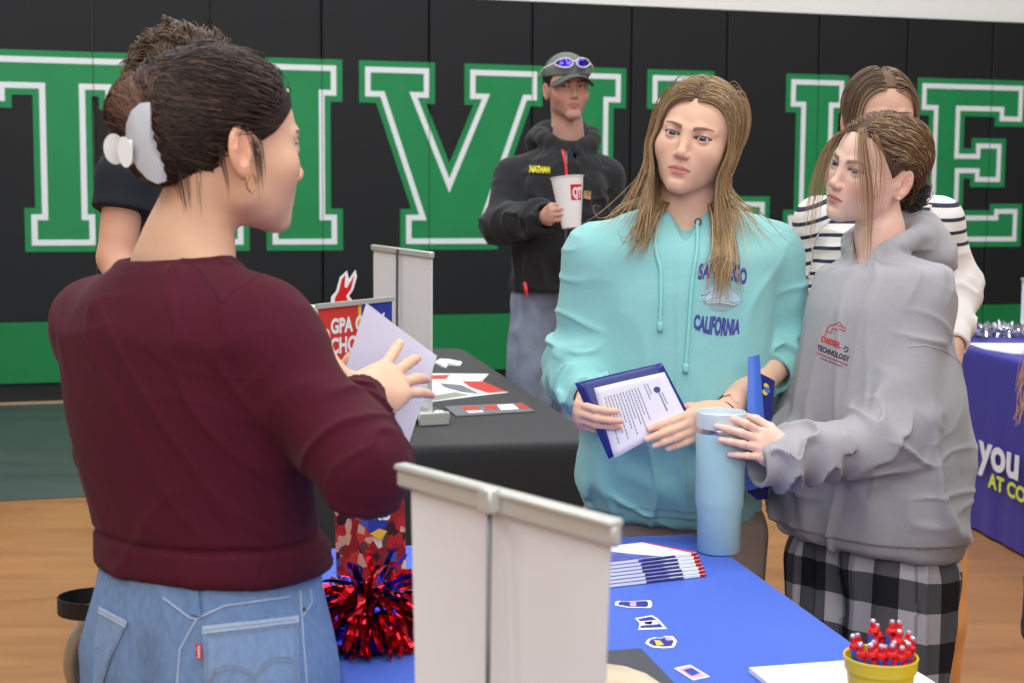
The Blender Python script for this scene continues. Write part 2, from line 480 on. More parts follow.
E_ = [(5.925, LB), (6.870, LB), (6.870, 1.30), (6.585, 1.30), (6.585, LB+BS), (6.345, LB+BS), (6.345, 1.49), (6.405, 1.49), (6.405, 1.425), (6.705, 1.425), (6.705, 1.795), (6.405, 1.795), (6.405, 1.715), (6.335, 1.715), (6.335, LT-SER), (6.60, LT-SER), (6.60, 1.885), (6.878, 1.885), (6.878, LT), (5.925, LT), (5.925, LT-SER), (6.03, LT-SER), (6.03, LB+BS), (5.925, LB+BS)]
LET = [('t', Lt(-0.84, 0.378, -0.37, -0.012, -0.436, 0.034)), ('h', H_), ('v', V_), ('i', Li(3.09, 3.605, 3.17, 3.515)),
       ('l', Ll(3.765, 4.735, 3.85, 4.19, 4.276)), ('l', Ll(4.845, 5.81, 4.93, 5.27, 5.352)), ('e', E_)]
desc = {'t': 'large green letter T with white inline at the left of the wall', 'h': 'large green letter H with white inline behind the woman in maroon',
        'v': 'large green letter V with white inline left of the man in a cap', 'i': 'large green letter I with white inline behind the man in a cap',
        'e': 'large green letter E with white inline at the right edge of the wall'}
ln = 0
for nm, poly in LET:
    d_ = desc.get(nm)
    if nm == 'l':
        d_ = ('large green letter L with white inline behind the girl in mint' if ln == 0 else 'large green letter L with white inline behind the two girls at right'); ln += 1
    root = empty('wall_letter', WP(poly[0][0], LB, LD)); tag(root, d_, 'letter', 'green block letters on the wall')
    fn = lambda u, v, w: WP(u, v, LD + w)
    MB().prism(poly, fn, 0.0022).build('green_field', M['let_green'], root)
    for k in range(-2, 11):
        s_ = k * PW; zs = []; runs = []
        for v in np.arange(LB + 0.004, LT - 0.004, 0.01):
            ins = False
            for i in range(len(poly)):
                (x1, y1), (x2, y2) = poly[i-1], poly[i]
                if (y1 > v) != (y2 > v) and s_ < (x2 - x1) * (v - y1) / (y2 - y1) + x1: ins = not ins
            zs.append((v, ins))
        for v, ins in zs:      # one crease for each run of lettering the seam crosses
            if ins and (not runs or v - runs[-1][1] > 0.015): runs.append([v, v + 0.0101])
            elif ins: runs[-1][1] = v + 0.0101
        for v0, v1 in runs:
            if v1 - v0 > 0.03: MB().prism([(s_ - 0.0022, v0), (s_ + 0.0022, v0), (s_ + 0.0022, v1), (s_ - 0.0022, v1)], lambda u, v, w: WP(u, v, LD + 0.0036 + w), 0.0003).build('pad_seam', M['dark_trim'], root)
    a = offset_poly(poly, 0.040); b_ = offset_poly(poly, 0.077)
    n = len(a); V = [WP(u, v, LD + 0.0034) for u, v in a] + [WP(u, v, LD + 0.0034) for u, v in b_] + [WP(u, v, LD + 0.0015) for u, v in a] + [WP(u, v, LD + 0.0015) for u, v in b_]
    F = []
    for i in range(n):
        j = (i + 1) % n; F += [(i, j, n+j, n+i), (2*n+i, 2*n+j, j, i), (n+i, n+j, 3*n+j, 3*n+i)]
    MB().add(V, F).build('white_inline', M['let_white'], root)

# ------------------------------------------------------------------ lights
def area(name, loc, size, power, rot=(0, 0, 0), col=(1, 1, 1)):
    l = bpy.data.lights.new(name, 'AREA'); l.shape = 'RECTANGLE'; l.size = size[0]; l.size_y = size[1]; l.energy = power; l.color = col
    o = bpy.data.objects.new(name, l); C.objects.link(o); o.location = loc; o.rotation_euler = rot; return o
for y, pw in ((-2.0, 110), (1.2, 115), (4.6, 115), (8.0, 105)):
    for x in (-4.2, 0.3, 4.8):
        area('gym_light', (x, y, 6.3), (2.8, 1.4), pw, col=(0.97, 0.985, 1.0))
area('front_fill', (0.6, -2.85, 2.9), (6.0, 2.6), 150, (math.radians(80), 0, 0), col=(1, 0.99, 0.97))  # added soft fill behind the camera to brighten facing surfaces, no fixture there
wd = bpy.data.worlds.new('World'); bpy.context.scene.world = wd; wd.use_nodes = True
wd.node_tree.nodes['Background'].inputs['Color'].default_value = (0.9, 0.95, 1, 1); wd.node_tree.nodes['Background'].inputs['Strength'].default_value = 0.3

cam = bpy.data.cameras.new('camera'); co = bpy.data.objects.new('camera', cam); C.objects.link(co)
cam.sensor_width = 36; cam.lens = 36 * FPX / 1024
co.matrix_world = Matrix(((RT[0], -DN[0], -FW[0], 0), (RT[1], -DN[1], -FW[1], 0), (RT[2], -DN[2], -FW[2], HC), (0, 0, 0, 1)))
cam.dof.use_dof = True; cam.dof.focus_distance = 2.8; cam.dof.aperture_fstop = 8.0
cam.clip_start = 0.05
sc = bpy.context.scene; sc.camera = co
sc.view_settings.view_transform = 'Standard'; sc.view_settings.look = 'None'; sc.view_settings.gamma = 1; sc.view_settings.use_curve_mapping = False
sc.view_settings.exposure = 0.0
sc.cycles.use_denoising = True
# ================================================================== TABLES AND THINGS ON THEM
TH = 0.745
M['cloth_blue'] = mat('blue_polyester_cloth', (58, 96, 200), rough=0.6, bump=[(900, 0.25), (6, 0.25)], bdist=0.0015, sheen=0.1, var=(5, 0.04))
M['cloth_black'] = mat('black_polyester_cloth', (38, 39, 42), rough=0.65, bump=[(700, 0.25), (5, 0.25)], bdist=0.0015, sheen=0.15)
M['cloth_indigo'] = mat('indigo_satin_cloth', (46, 38, 150), rough=0.5, bump=[(700, 0.2), (5, 0.3)], bdist=0.002, sheen=0.1)
M['table_top'] = mat('grey_plastic_top', (170, 168, 160), rough=0.6)
M['table_leg'] = mat('grey_steel_leg', (110, 112, 115), rough=0.4, metal=0.8)
M['white_paper'] = mat('white_paper', (238, 238, 242), rough=0.7, bump=[(8, 0.1)])
M['white_film'] = mat('white_banner_film', (226, 226, 228), rough=0.55, bump=[(2.5, 0.25)], bdist=0.003)
M['rail'] = mat('painted_silver_rail', (196, 198, 192), rough=0.35, metal=0.3)
M['chrome'] = mat('brushed_chrome', (200, 200, 202), rough=0.22, metal=1.0)
M['navy'] = mat('navy_card', (32, 42, 120), rough=0.35, coat=0.2)
M['blue_card'] = mat('blue_card', (70, 114, 214), rough=0.4, coat=0.2)
M['red'] = mat('red_plastic', (214, 32, 34), rough=0.3)
M['red_print'] = mat('red_print', (214, 62, 50), rough=0.45)
M['blue_print'] = mat('blue_print', (44, 62, 168), rough=0.45)
M['navy_print'] = mat('navy_print', (40, 46, 140), rough=0.45)
M['yellow_print'] = mat('yellow_print', (242, 196, 60), rough=0.45)
M['ink'] = mat('grey_ink', (92, 92, 110), rough=0.6)
M['pink_print'] = mat('pink_print', (206, 160, 190), rough=0.5)

def folding_table(nm_label, O, u, w, L, Wd):
    """O: one top corner at floor level, u along the length, w along the width"""
    u = np.append(nrm(u), 0); w = np.append(nrm(w), 0); O = np.array([O[0], O[1], 0.0])
    def F(a, b, h): return O + u * a + w * b + np.array([0, 0, h])
    root = empty('folding_table', F(L/2, Wd/2, 0), nm_label[0], 'table')
    Mx = Matrix((( u[0], w[0], 0, O[0]), (u[1], w[1], 0, O[1]), (0, 0, 1, 0), (0, 0, 0, 1)))
    MB().box((0.01, 0.01, TH-0.05), (L-0.01, Wd-0.01, TH-0.006), Mx, bev=0.01).build('table_top', M['table_top'], root)
    for a in (0.18, L-0.18):
        for b in (0.09, Wd-0.09):
            MB().tube([F(a, b, TH-0.05), F(a, b, 0.0)], 0.015, 10).build('leg', M['table_leg'], root)
        MB().tube([F(a, 0.09, 0.35), F(a, Wd-0.09, 0.35)], 0.010, 8).build('crossbar', M['table_leg'], root)
    return root, F

def draped_cloth(name, F, L, Wd, m, label, drop=0.735, amp=0.022, flare=0.05, seed=1, nfold=26, rc=0.03):
    """F(a,b,h) world frame of the table; cloth with rounded corners hanging to the floor"""
    peri = []
    per_n = 420
    # rounded rectangle outline, with outward normals
    r = rc; segs = [((L-2*r), 0), (r*math.pi/2, 1), ((Wd-2*r), 0), (r*math.pi/2, 1), ((L-2*r), 0), (r*math.pi/2, 1), ((Wd-2*r), 0), (r*math.pi/2, 1)]
    tot = sum(s[0] for s in segs)
    corners = [((r, 0), (1, 0)), ((L-r, 0), None), ((L, r), (0, 1)), ((L, Wd-r), None), ((L-r, Wd), (-1, 0)), ((r, Wd), None), ((0, Wd-r), (0, -1)), ((0, r), None)]
    cc = [None, (L-r, r), None, (L-r, Wd-r), None, (r, Wd-r), None, (r, r)]
    a0 = [None, -90, None, 0, None, 90, None, 180]
    cornerness = []
    for i in range(per_n):
        s = tot * i / per_n
        for k, (ln_, kind) in enumerate(segs):
            if s <= ln_ + 1e-9: break
            s -= ln_
        if kind == 0:
            p, d = corners[k]; q = (p[0] + d[0]*s, p[1] + d[1]*s); nrm_ = (d[1], -d[0])
            cd = min(s, ln_ - s)
        else:
            a = math.radians(a0[k] + 90 * s / ln_); q = (cc[k][0] + r*math.cos(a), cc[k][1] + r*math.sin(a)); nrm_ = (math.cos(a), math.sin(a)); cd = 0
        peri.append((q, nrm_)); cornerness.append(math.exp(-cd / 0.16))
    V = []; Fc = []
    rs = random.Random(seed); ph = [rs.uniform(0, 6.28) for _ in range(6)]
    rows = [(-0.03, 0), (-0.008, 0.0), (-0.002, -0.002), (0.003, -0.008)] + [(None, -t) for t in np.linspace(0.02, drop, 22)]
    for (off, dz) in rows:
        for i, (q, n_) in enumerate(peri):
            if off is not None and off < -0.05:
                c = (min(max(q[0], -off), L + off) if L > -2*off else L/2, min(max(q[1], -off if Wd > -2*off else Wd/2), Wd+off if Wd > -2*off else Wd/2))
                V.append(F(c[0], c[1], TH)); continue
            if off is not None: V.append(F(q[0] + n_[0]*off, q[1] + n_[1]*off, TH + dz + 0.0)); continue
            t = -dz / drop; x = 2*math.pi*i/per_n
            wv = math.sin(nfold*x + ph[0] + 1.3*math.sin(3*x+ph[1])) * 0.6 + 0.4*math.sin((nfold*1.7)*x + ph[2] + 2*math.sin(5*x+ph[3]))
            k = cornerness[i]
            o = 0.006 + flare * t * (0.35 + 1.2*k) + amp * (t ** 1.2) * wv * (0.35 + 1.0 * k)
            V.append(F(q[0] + n_[0]*o, q[1] + n_[1]*o, TH + dz))
    N = per_n
    for rr_ in range(len(rows)-1):
        for i in range(N): Fc.append((rr_*N+i, rr_*N+(i+1) % N, (rr_+1)*N+(i+1) % N, (rr_+1)*N+i))
    Fc.append(tuple(range(N))[::-1])
    me = np_mesh(name, np.array(V), [f[::-1] for f in Fc]); o = obj(name, me, m); tag(o, label, 'tablecloth')
    return o

# --- the near blue table
UN = nrm((0.195, -0.981)); WN = nrm((-0.981, -0.195))
t1, F1 = folding_table(('folding table under the bright blue cloth in front',), (0.362, 2.828), UN, WN, 1.83, 0.745)
cl1 = draped_cloth('tablecloth', F1, 1.83, 0.745, M['cloth_blue'], 'bright blue tablecloth on the nearest table', seed=3)
# --- black table behind
t2, F2 = folding_table(('folding table under the black cloth',), (-0.205, 6.12), UN, WN, 2.29, 0.76)
cl2 = draped_cloth('tablecloth', F2, 2.29, 0.76, M['cloth_black'], 'black tablecloth on the table in the middle distance', seed=8, rc=0.05)
# --- indigo table at right
UI = nrm((0.112, -0.9937)); WI = nrm((0.9937, 0.112))
t3, F3 = folding_table(('folding table under the indigo printed cloth at right',), (1.808, 7.20), UI, WI, 2.44, 0.76)
F3b = lambda a, b, h: F3(a, 0.76 - b, h)
cl3 = draped_cloth('tablecloth', F3b, 2.44, 0.76, M['cloth_indigo'], 'indigo printed tablecloth on the table at the right edge', seed=5, amp=0.010, flare=0.03, drop=0.733)
for p_ in cl3.data.polygons: pass
cl3.data.flip_normals()

# print on the indigo cloth: text lies on the aisle side
M['print_white'] = mat('white_cloth_print', (225, 228, 240), rough=0.6)
M['print_lime'] = mat('lime_cloth_print', (214, 226, 70), rough=0.6)
def side3(u, v, off=0.028):
    h = v; t = (TH - h) / 0.733
    return F3(u, -(0.006 + 0.03 * t * 0.42 + off * 0.6), h), np.append(-WI, 0)
def cloth_text(s, size, pxy, m, nm, bold, sx=1.0):
    base = None
    # start: where the view ray meets the aisle side
    best = None
    for a in np.linspace(0, 2.44, 1221):
        for h in (None,):
            p = F3(a, -0.03, 0); q = (p - CAM); z = q @ FW; x = 512 + FPX * (q @ RT) / z
            if x >= pxy[0]: break
        break_ = a
        if x >= pxy[0]: break
    # height from pixel row
    lo, hi = 0.0, 0.75
    for _ in range(30):
        mid = (lo + hi) / 2; q = F3(a, -0.03, mid) - CAM; y = 341.5 + FPX * (q @ DN) / (q @ FW)
        if y > pxy[1]: lo = mid
        else: hi = mid
    V2, F_ = text_mesh(s, size, bold)
    V2 = V2.copy(); V2[:, 0] *= sx
    return decal(nm, [(a + x, lo + y) for x, y in V2], F_, lambda u, v: side3(u, v), m, cl3, 0.001)
cloth_text('you', 0.190, (975, 462), M['print_white'], 'printed_word', 0.006, 1.30)
cloth_text('AT COL', 0.080, (986, 486), M['print_lime'], 'printed_line', 0.003, 1.35)

# ------------------------------------------------------------------ near table things
def onto(px, py, h=TH): return H(px, py, h)
# retractable banner seen from behind
pa = P(400, 470, 1.40); pb = P(618, 524, 1.165)
zt = (pa[2] + pb[2]) / 2; pa[2] = pb[2] = zt
e1 = nrm((pb - pa) * [1, 1, 0]); en = nrm(np.cross(e1, (0, 0, 1)))   # en: towards the camera side
if en @ (CAM - pa) < 0: en = -en
Lb = np.linalg.norm(pb - pa)
br = empty('tabletop_banner', ((pa + pb) / 2) * [1, 1, 0] + [0, 0, TH + 0.001], 'white back of a tabletop pull-up banner, nearest on the blue cloth', 'banner')
def BF(a, z, o=0.0): return pa * [1, 1, 0] + e1 * a + en * o + np.array([0, 0, z])
m_ = MB(); nx_, nz_ = 24, 24
V = []; 
for side in (0, 1):
    for j in range(nz_ + 1):
        t = j / nz_; z = TH + 0.03 + (zt - 0.012 - TH - 0.03) * t
        for i in range(nx_ + 1):
            s = i / nx_; taper = 0.012 + 0.013 * (1 - t)
            a = taper + (Lb - 2 * taper) * s
            o = -0.004 - 0.006 * (1 - (2*s-1)**2) * math.sin(math.pi * t) - 0.0006 * side
            V.append(BF(a, z, o))
Fq = []; K_ = (nx_+1)*(nz_+1)
for j in range(nz_):
    for i in range(nx_):
        q = (j*(nx_+1)+i, j*(nx_+1)+i+1, (j+1)*(nx_+1)+i+1, (j+1)*(nx_+1)+i); Fq.append(q); Fq.append(tuple(K_ + x for x in q[::-1]))
obj('banner_sheet', np_mesh('sheet', np.array(V), Fq), M['white_film'], br)
def bar(nm, a0, a1, z0, z1, o0, o1, m, par, bev=0.002):
    Mx = Matrix(((e1[0], en[0], 0, pa[0]), (e1[1], en[1], 0, pa[1]), (0, 0, 1, 0), (0, 0, 0, 1)))
    return auto_smooth(MB().box((a0, o0, z0), (a1, o1, z1), Mx, bev=bev).build(nm, m, par))
bar('top_rail', 0, Lb, zt - 0.017, zt + 0.004, -0.006, 0.005, M['rail'], br, 0.003)
bar('top_rail_lip', 0, Lb, zt - 0.001, zt + 0.005, -0.007, 0.008, M['rail'], br, 0.0018)
MB().tube([BF(Lb * 0.50, TH + 0.03, 0.012), BF(Lb * 0.50, zt - 0.004, 0.010)], 0.0022, 10).build('support_pole', M['table_leg'], br, smooth=True)
bar('pole_clip', Lb * 0.5 - 0.009, Lb * 0.5 + 0.009, zt - 0.014, zt + 0.007, 0.004, 0.017, M['rail'], br, 0.002)
bar('base_cassette', -0.004, Lb + 0.004, TH + 0.001, TH + 0.034, -0.024, 0.024, M['chrome'], br, 0.008)
for a in (0.05, Lb - 0.05):
    bar('foot', a - 0.012, a + 0.012, TH + 0.0008, TH + 0.008, -0.075, 0.075, M['chrome'], br, 0.002)

# brochures, a fanned stack
M['broch'] = mat('brochure_white', (232, 234, 242), rough=0.35, coat=0.15)
M['broch_photo'] = mat('brochure_photo_print', (92, 96, 178), rough=0.35, coat=0.15, var=(90, 0.35, 5))
fr = H(697, 554, TH + 0.034); fl_ = H(600, 565, TH + 0.034); bk = H(645, 533, TH + 0.034)
b1 = nrm((fr - fl_) * [1, 1, 0]); b2 = np.array([-b1[1], b1[0], 0])
fr0 = H(706, 577, TH)
for k in range(7):
    t = k / 6; c = fr0 * (1 - t) + np.array([fr[0], fr[1], TH]) * t; c = c + [0, 0, 0.0012 + 0.0052 * k]
    c = c + b1 * ((k * 7) % 3 - 1) * 0.001
    a = 0.10 * (k - 3) / 6; d1 = b1 * math.cos(a*0.3) + b2 * math.sin(a*0.3); d2 = b2 * math.cos(a*0.3) - b1 * math.sin(a*0.3)
    Wb, Db = 0.216, 0.105; sh = -0.045
    def fnb(u, v, w, c=c, d1=d1, d2=d2): return c + d1 * (u - Wb + sh * v / Db) + d2 * v + np.array([0, 0, w])
    lab = {0: 'folded brochure at the bottom of the fanned stack on the blue cloth', 6: 'folded brochure on top of the fanned stack, white stripe and red edge showing'}.get(k)
    root = empty('brochure', c - d1 * Wb / 2, lab or 'folded brochure inside the fanned stack on the blue cloth', 'brochure', 'fanned brochures on the blue table')
    fold = 0.0024
    mbk = MB(); mbk.prism([(0, 0), (Wb, 0), (Wb, Db), (0, Db)], fnb, 0.0016)
    mbk.prism([(0, 0.0), (Wb, 0.0), (Wb, Db - 0.003), (0, Db - 0.003)], lambda u, v, w, f=fnb: f(u, v, w + 0.0028), 0.0016)
    mbk.prism([(0, -0.0012), (Wb, -0.0012), (Wb, 0.002), (0, 0.002)], lambda u, v, w, f=fnb: f(u, v, w + 0.0002), 0.0040)
    mbk.build('folded_paper', M['broch'], root)
    top = MB()
    # diagonal photo field, front edge photo block and the red rim at the right end
    top.prism([(0, 0.0), (0.135, 0.0), (0.148, 0.0), (0.125, 0.035), (0.10, Db-0.003), (0, Db-0.003)], lambda u, v, w, f=fnb: f(u, v, w + 0.0045), 0.0001)
    top.prism([(0.10, 0), (0.172, 0), (0.172, 0.0042), (0.10, 0.0042)], lambda u, v, w, f=fnb: f(u, -0.0014, 0.0002 + v), -0.0001)
    top.build('photo_print', M['broch_photo'], root)
    rd = MB(); rd.prism([(Wb-0.010, 0), (Wb, 0), (Wb, Db-0.003), (Wb-0.004, Db-0.003)], lambda u, v, w, f=fnb: f(u, v, w + 0.0045), 0.00015)
    rd.prism([(Wb-0.012, 0), (Wb, 0), (Wb, 0.0042), (Wb-0.012, 0.0042)], lambda u, v, w, f=fnb: f(u, -0.0014, 0.0002 + v), -0.0001)
    rd.build('red_edge', M['red_print'], root)

# stickers: flat printed cut-outs on the cloth
def sticker(pix, label, inner, lines=(), cat='sticker'):
    pts = [H(x, y, TH) for x, y in pix]; c = sum(pts) / len(pts)
    root = empty('sticker', c + [0, 0, 0.0006], label, cat, 'stickers on the blue cloth')
    def sc_(k): return [tuple((p - c)[:2] * k) for p in pts]
    area2 = sum(pts[i][0]*pts[(i+1) % len(pts)][1] - pts[(i+1) % len(pts)][0]*pts[i][1] for i in range(len(pts)))
    def ccw(q): return q if area2 > 0 else q[::-1]
    MB().prism(ccw(sc_(1.0)), lambda u, v, w: c + np.array([u, v, 0.0007 + w]), 0.0005).build('white_border', M['white_paper'], root)
    MB().prism(ccw(sc_(0.80)), lambda u, v, w: c + np.array([u, v, 0.0012 + w]), 0.0002).build('printed_face', inner, root)
    for (pl, m) in lines:
        q = [H(x, y, TH) for x, y in pl]; a = sum(q[i][0]*q[(i+1) % len(q)][1] - q[(i+1) % len(q)][0]*q[i][1] for i in range(len(q)))
        if a < 0: q = q[::-1]
        MB().prism([tuple(z[:2]) for z in q], lambda u, v, w: np.array([u, v, TH + 0.0014 + w]), 0.00015).build('printed_mark', m, root)
sticker([(615, 603), (618, 601.6), (627, 602.2), (650, 601), (652, 603), (652, 607), (650, 608.6), (628, 608.2), (618, 606.5), (615, 606)], 'long bottle shaped purple sticker with white border', M['navy_print'],
        [([(630, 603), (636, 602.8), (636, 607), (630, 607)], M['pink_print'])])
sticker([(635, 619), (652, 616), (658, 619.5), (667, 629.5), (638, 630.5), (640, 624)], 'four sided purple sticker with a red mark in the middle', M['navy_print'],
        [([(639, 622.5), (656, 621), (659, 625), (640, 626.5)], M['white_paper']), ([(644, 623), (653, 622), (651, 625.5), (645, 625)], M['red_print'])])
sticker([(645, 644), (648, 640), (655, 638), (661, 639), (665, 636.8), (673, 637), (677, 642), (674, 648), (664, 649), (652, 648)], 'oval blue sticker with a yellow centre', M['navy_print'],
        [([(654, 641), (660, 641.5), (664, 646), (657, 646.5)], M['yellow_print']), ([(664, 638.5), (671, 638.3), (673, 641), (667, 641.5)], M['pink_print'])])
sticker([(674, 669), (690, 665.5), (710, 677.5), (693, 681)], 'four cornered pink and violet lettered sticker near the bottom edge', M['pink_print'],
        [([(683, 671), (692, 669), (700, 674), (692, 677)], M['blue_print'])])

# dark leaflet and notepad
q = [H(560, 655), H(641, 649.5), H(680, 690), H(560, 700)]
M['dark_leaf'] = mat('dark_leaflet_print', (70, 72, 78), rough=0.5); M['tan_leaf'] = mat('tan_leaflet_print', (205, 188, 160), rough=0.5, var=(30, 0.2))
root = empty('leaflet', sum(q) / 4, 'dark grey leaflet with a tan picture beside the white banner', 'leaflet')
MB().prism([tuple(p[:2]) for p in q][::-1], lambda u, v, w: np.array([u, v, TH + 0.0008 + w]), 0.001).build('leaflet_sheet', M['dark_leaf'], root)
tq = [H(600, 664), H(626, 668), H(646, 675), H(668, 690), H(600, 695)]
MB().prism([tuple(p[:2]) for p in tq][::-1], lambda u, v, w: np.array([u, v, TH + 0.002 + w]), 0.0002).build('tan_picture', M['tan_leaf'], root)

pc = H(749, 667.5, TH + 0.008); pe = nrm((H(850, 660, TH + 0.008) - pc) * [1, 1, 0]); pn = np.array([pe[1], -pe[0], 0])
root = empty('sign_up_pad', pc + pe * 0.1 + pn * 0.12, 'white paper sign-up pad beside the yellow cup', 'notepad')
Mp = Matrix(((pe[0], pn[0], 0, pc[0]), (pe[1], pn[1], 0, pc[1]), (0, 0, 1, TH + 0.001), (0, 0, 0, 1)))
MB().box((0, 0, 0), (0.216, 0.279, 0.007), Mp).build('paper_block', M['white_paper'], root)
ml = MB()
for r_ in range(16):
    for (x0, x1) in ((0.02, 0.052), (0.075, 0.10), (0.125, 0.16), (0.18, 0.20)):
        y = 0.022 + r_ * 0.014; ml.box((x0 + 0.003*(r_ % 3), y, 0.0071), (x1 - 0.004*((r_*7) % 3), y + 0.0022, 0.0073), Mp)
ml.build('printed_lines', mat('pale_ink', (176, 178, 200)), root)

# yellow cup of pens
cc_ = P(881, 652, 1.80); cc_ = np.array([cc_[0], cc_[1], TH + 0.001]); RC = 0.0435; HCUP = 0.101
M['yellow'] = mat('yellow_plastic', (232, 196, 26), rough=0.35, spec=0.5)
root = empty('cup', cc_, 'yellow plastic cup full of red pens', 'cup')
prof = [(0.0, 0.0), (0.031, 0), (0.0325, 0.002), (RC - 0.0035, HCUP - 0.018), (RC - 0.001, HCUP - 0.017), (RC, HCUP - 0.004), (RC + 0.0008, HCUP - 0.001), (RC, HCUP), (RC - 0.002, HCUP - 0.001), (RC - 0.003, HCUP - 0.012), (0.0305, 0.004), (0, 0.004)]
auto_smooth(MB().lathe(prof, cc_, 56).build('cup_body', M['yellow'], root), 50)
M['pen_blue'] = mat('blue_pen_barrel', (58, 96, 190), rough=0.3); M['pen_tip'] = mat('silver_button', (215, 215, 220), rough=0.25, metal=0.7)
pens = [(-0.020, -0.030, 0.012), (-0.030, -0.020, 0.010), (-0.036, -0.006, 0.016), (-0.008, -0.033, 0.012), (0.004, -0.036, 0.014), (0.017, -0.032, 0.010),
        (0.027, -0.022, 0.012), (0.036, -0.008, 0.014), (0.035, 0.006, 0.017), (-0.012, -0.004, 0.034), (-0.003, 0.012, 0.024), (0.020, -0.006, 0.022),
        (0.016, 0.014, 0.028), (0.026, 0.018, 0.026), (-0.026, 0.012, 0.012), (0.011, -0.018, 0.012), (-0.014, -0.020, 0.013), (-0.001, -0.022, 0.008), (0.030, -0.002, 0.008)]
prs = random.Random(5)
proto = None
def make_pen():
    r_ = empty('pen', (0, 0, 0))
    MB().lathe([(0, 0), (0.0020, 0.002), (0.0054, 0.018), (0.0057, 0.05), (0.0058, 0.118)], n=14).build('barrel', M['pen_blue'], r_, smooth=True)
    MB().lathe([(0.0060, 0.1165), (0.0064, 0.117), (0.0064, 0.120), (0.0054, 0.123), (0.0036, 0.124), (0.0036, 0.131), (0, 0.131)], n=14).build('cap_ring', M['red'], r_, smooth=False)
    MB().box((-0.0024, -0.0094, 0.074), (0.0024, -0.0074, 0.121)).box((-0.0024, -0.0094, 0.117), (0.0024, -0.003, 0.121)).build('clip', M['red'], r_)
    MB().lathe([(0.0030, 0.1305), (0.0030, 0.1335), (0.0022, 0.1345), (0, 0.1345)], n=12).build('button', M['pen_tip'], r_)
    MB().box((-0.0018, -0.0061, 0.055), (0.0018, -0.0057, 0.092)).build('printed_strip', M['white_paper'], r_)
    return r_
def copy_tree(o, parent=None):
    c = o.copy(); C.objects.link(c)
    if parent is not None: c.parent = parent
    for ch in [x for x in bpy.data.objects if x.parent == o]: copy_tree(ch, c)
    return c
pen0 = make_pen()
for i, (dx, dy, up) in enumerate(pens):
    p = pen0 if i == 0 else copy_tree(pen0)
    top = np.array([cc_[0] + dx, cc_[1] + dy, TH + HCUP + up + 0.012]); foot = cc_ + [dx * 0.35, dy * 0.35, 0.004]
    d = nrm(top - foot); base = top - d * 0.1345
    rz = prs.uniform(-0.7, 0.7)
    p.rotation_mode = 'QUATERNION'; p.rotation_quaternion = Vector((0, 0, 1)).rotation_difference(Vector(tuple(d))) @ Matrix.Rotation(rz, 3, 'Z').to_quaternion()
    p.location = tuple(base)
    side = 'left' if dx < -0.012 else ('right' if dx > 0.012 else 'middle'); row = 'front' if dy < -0.015 else ('back' if dy > 0.008 else 'centre')
    lab = 'red and blue click pen in the yellow cup, %s, %s row' % (side, row)
    if i == 9: lab = 'red and blue click pen standing tallest in the yellow cup'
    tag(p, lab, 'pen', 'click pens in the yellow cup')

# tumbler
tc0 = P(718.5, 553, 2.73); tc0 = np.array([tc0[0], tc0[1], TH + 0.001])
M['tumbler'] = mat('powder_blue_coat', (156, 192, 202), rough=0.45, bump=[(800, 0.12)])
M['lid'] = mat('frosted_lid', (222, 234, 240), rough=0.25, trans=0.25, ior=1.4)
sc_t = 2.73 / FPX; R1 = 24.8 * sc_t; R0 = 21.4 * sc_t; HT = 142 * sc_t
root = empty('tumbler', tc0, 'pale blue insulated tumbler with frosted lid on the table corner', 'tumbler')
hs = 43 * sc_t
auto_smooth(MB().lathe([(0, 0), (R0 - 0.003, 0), (R0, 0.003), (R0 + 0.001, hs - 0.006), (R0 + 0.0015, hs - 0.004), (R0 + 0.0015, hs - 0.001), (R1 - 0.002, hs + 0.008), (R1 - 0.0015, hs + 0.02), (R1, HT - 0.040), (R1 - 0.001, HT - 0.038), (0, HT - 0.038)], tc0, 64).build('cup_body', M['tumbler'], root), 50)
MB().lathe([(R1 - 0.001, HT - 0.039), (R1 - 0.0005, HT - 0.038), (R1 - 0.0005, HT - 0.030), (R1 - 0.001, HT - 0.029)], tc0, 64).build('steel_ring', M['chrome'], root, smooth=True)
auto_smooth(MB().lathe([(R1 - 0.002, HT - 0.031), (R1 - 0.0003, HT - 0.029), (R1 - 0.0003, HT - 0.002), (R1 - 0.002, HT), (R1 - 0.004, HT - 0.001), (R1 - 0.005, HT - 0.010), (0.012, HT - 0.011), (0.011, HT - 0.009), (0, HT - 0.009)], tc0, 64).build('lid', M['lid'], root), 40)

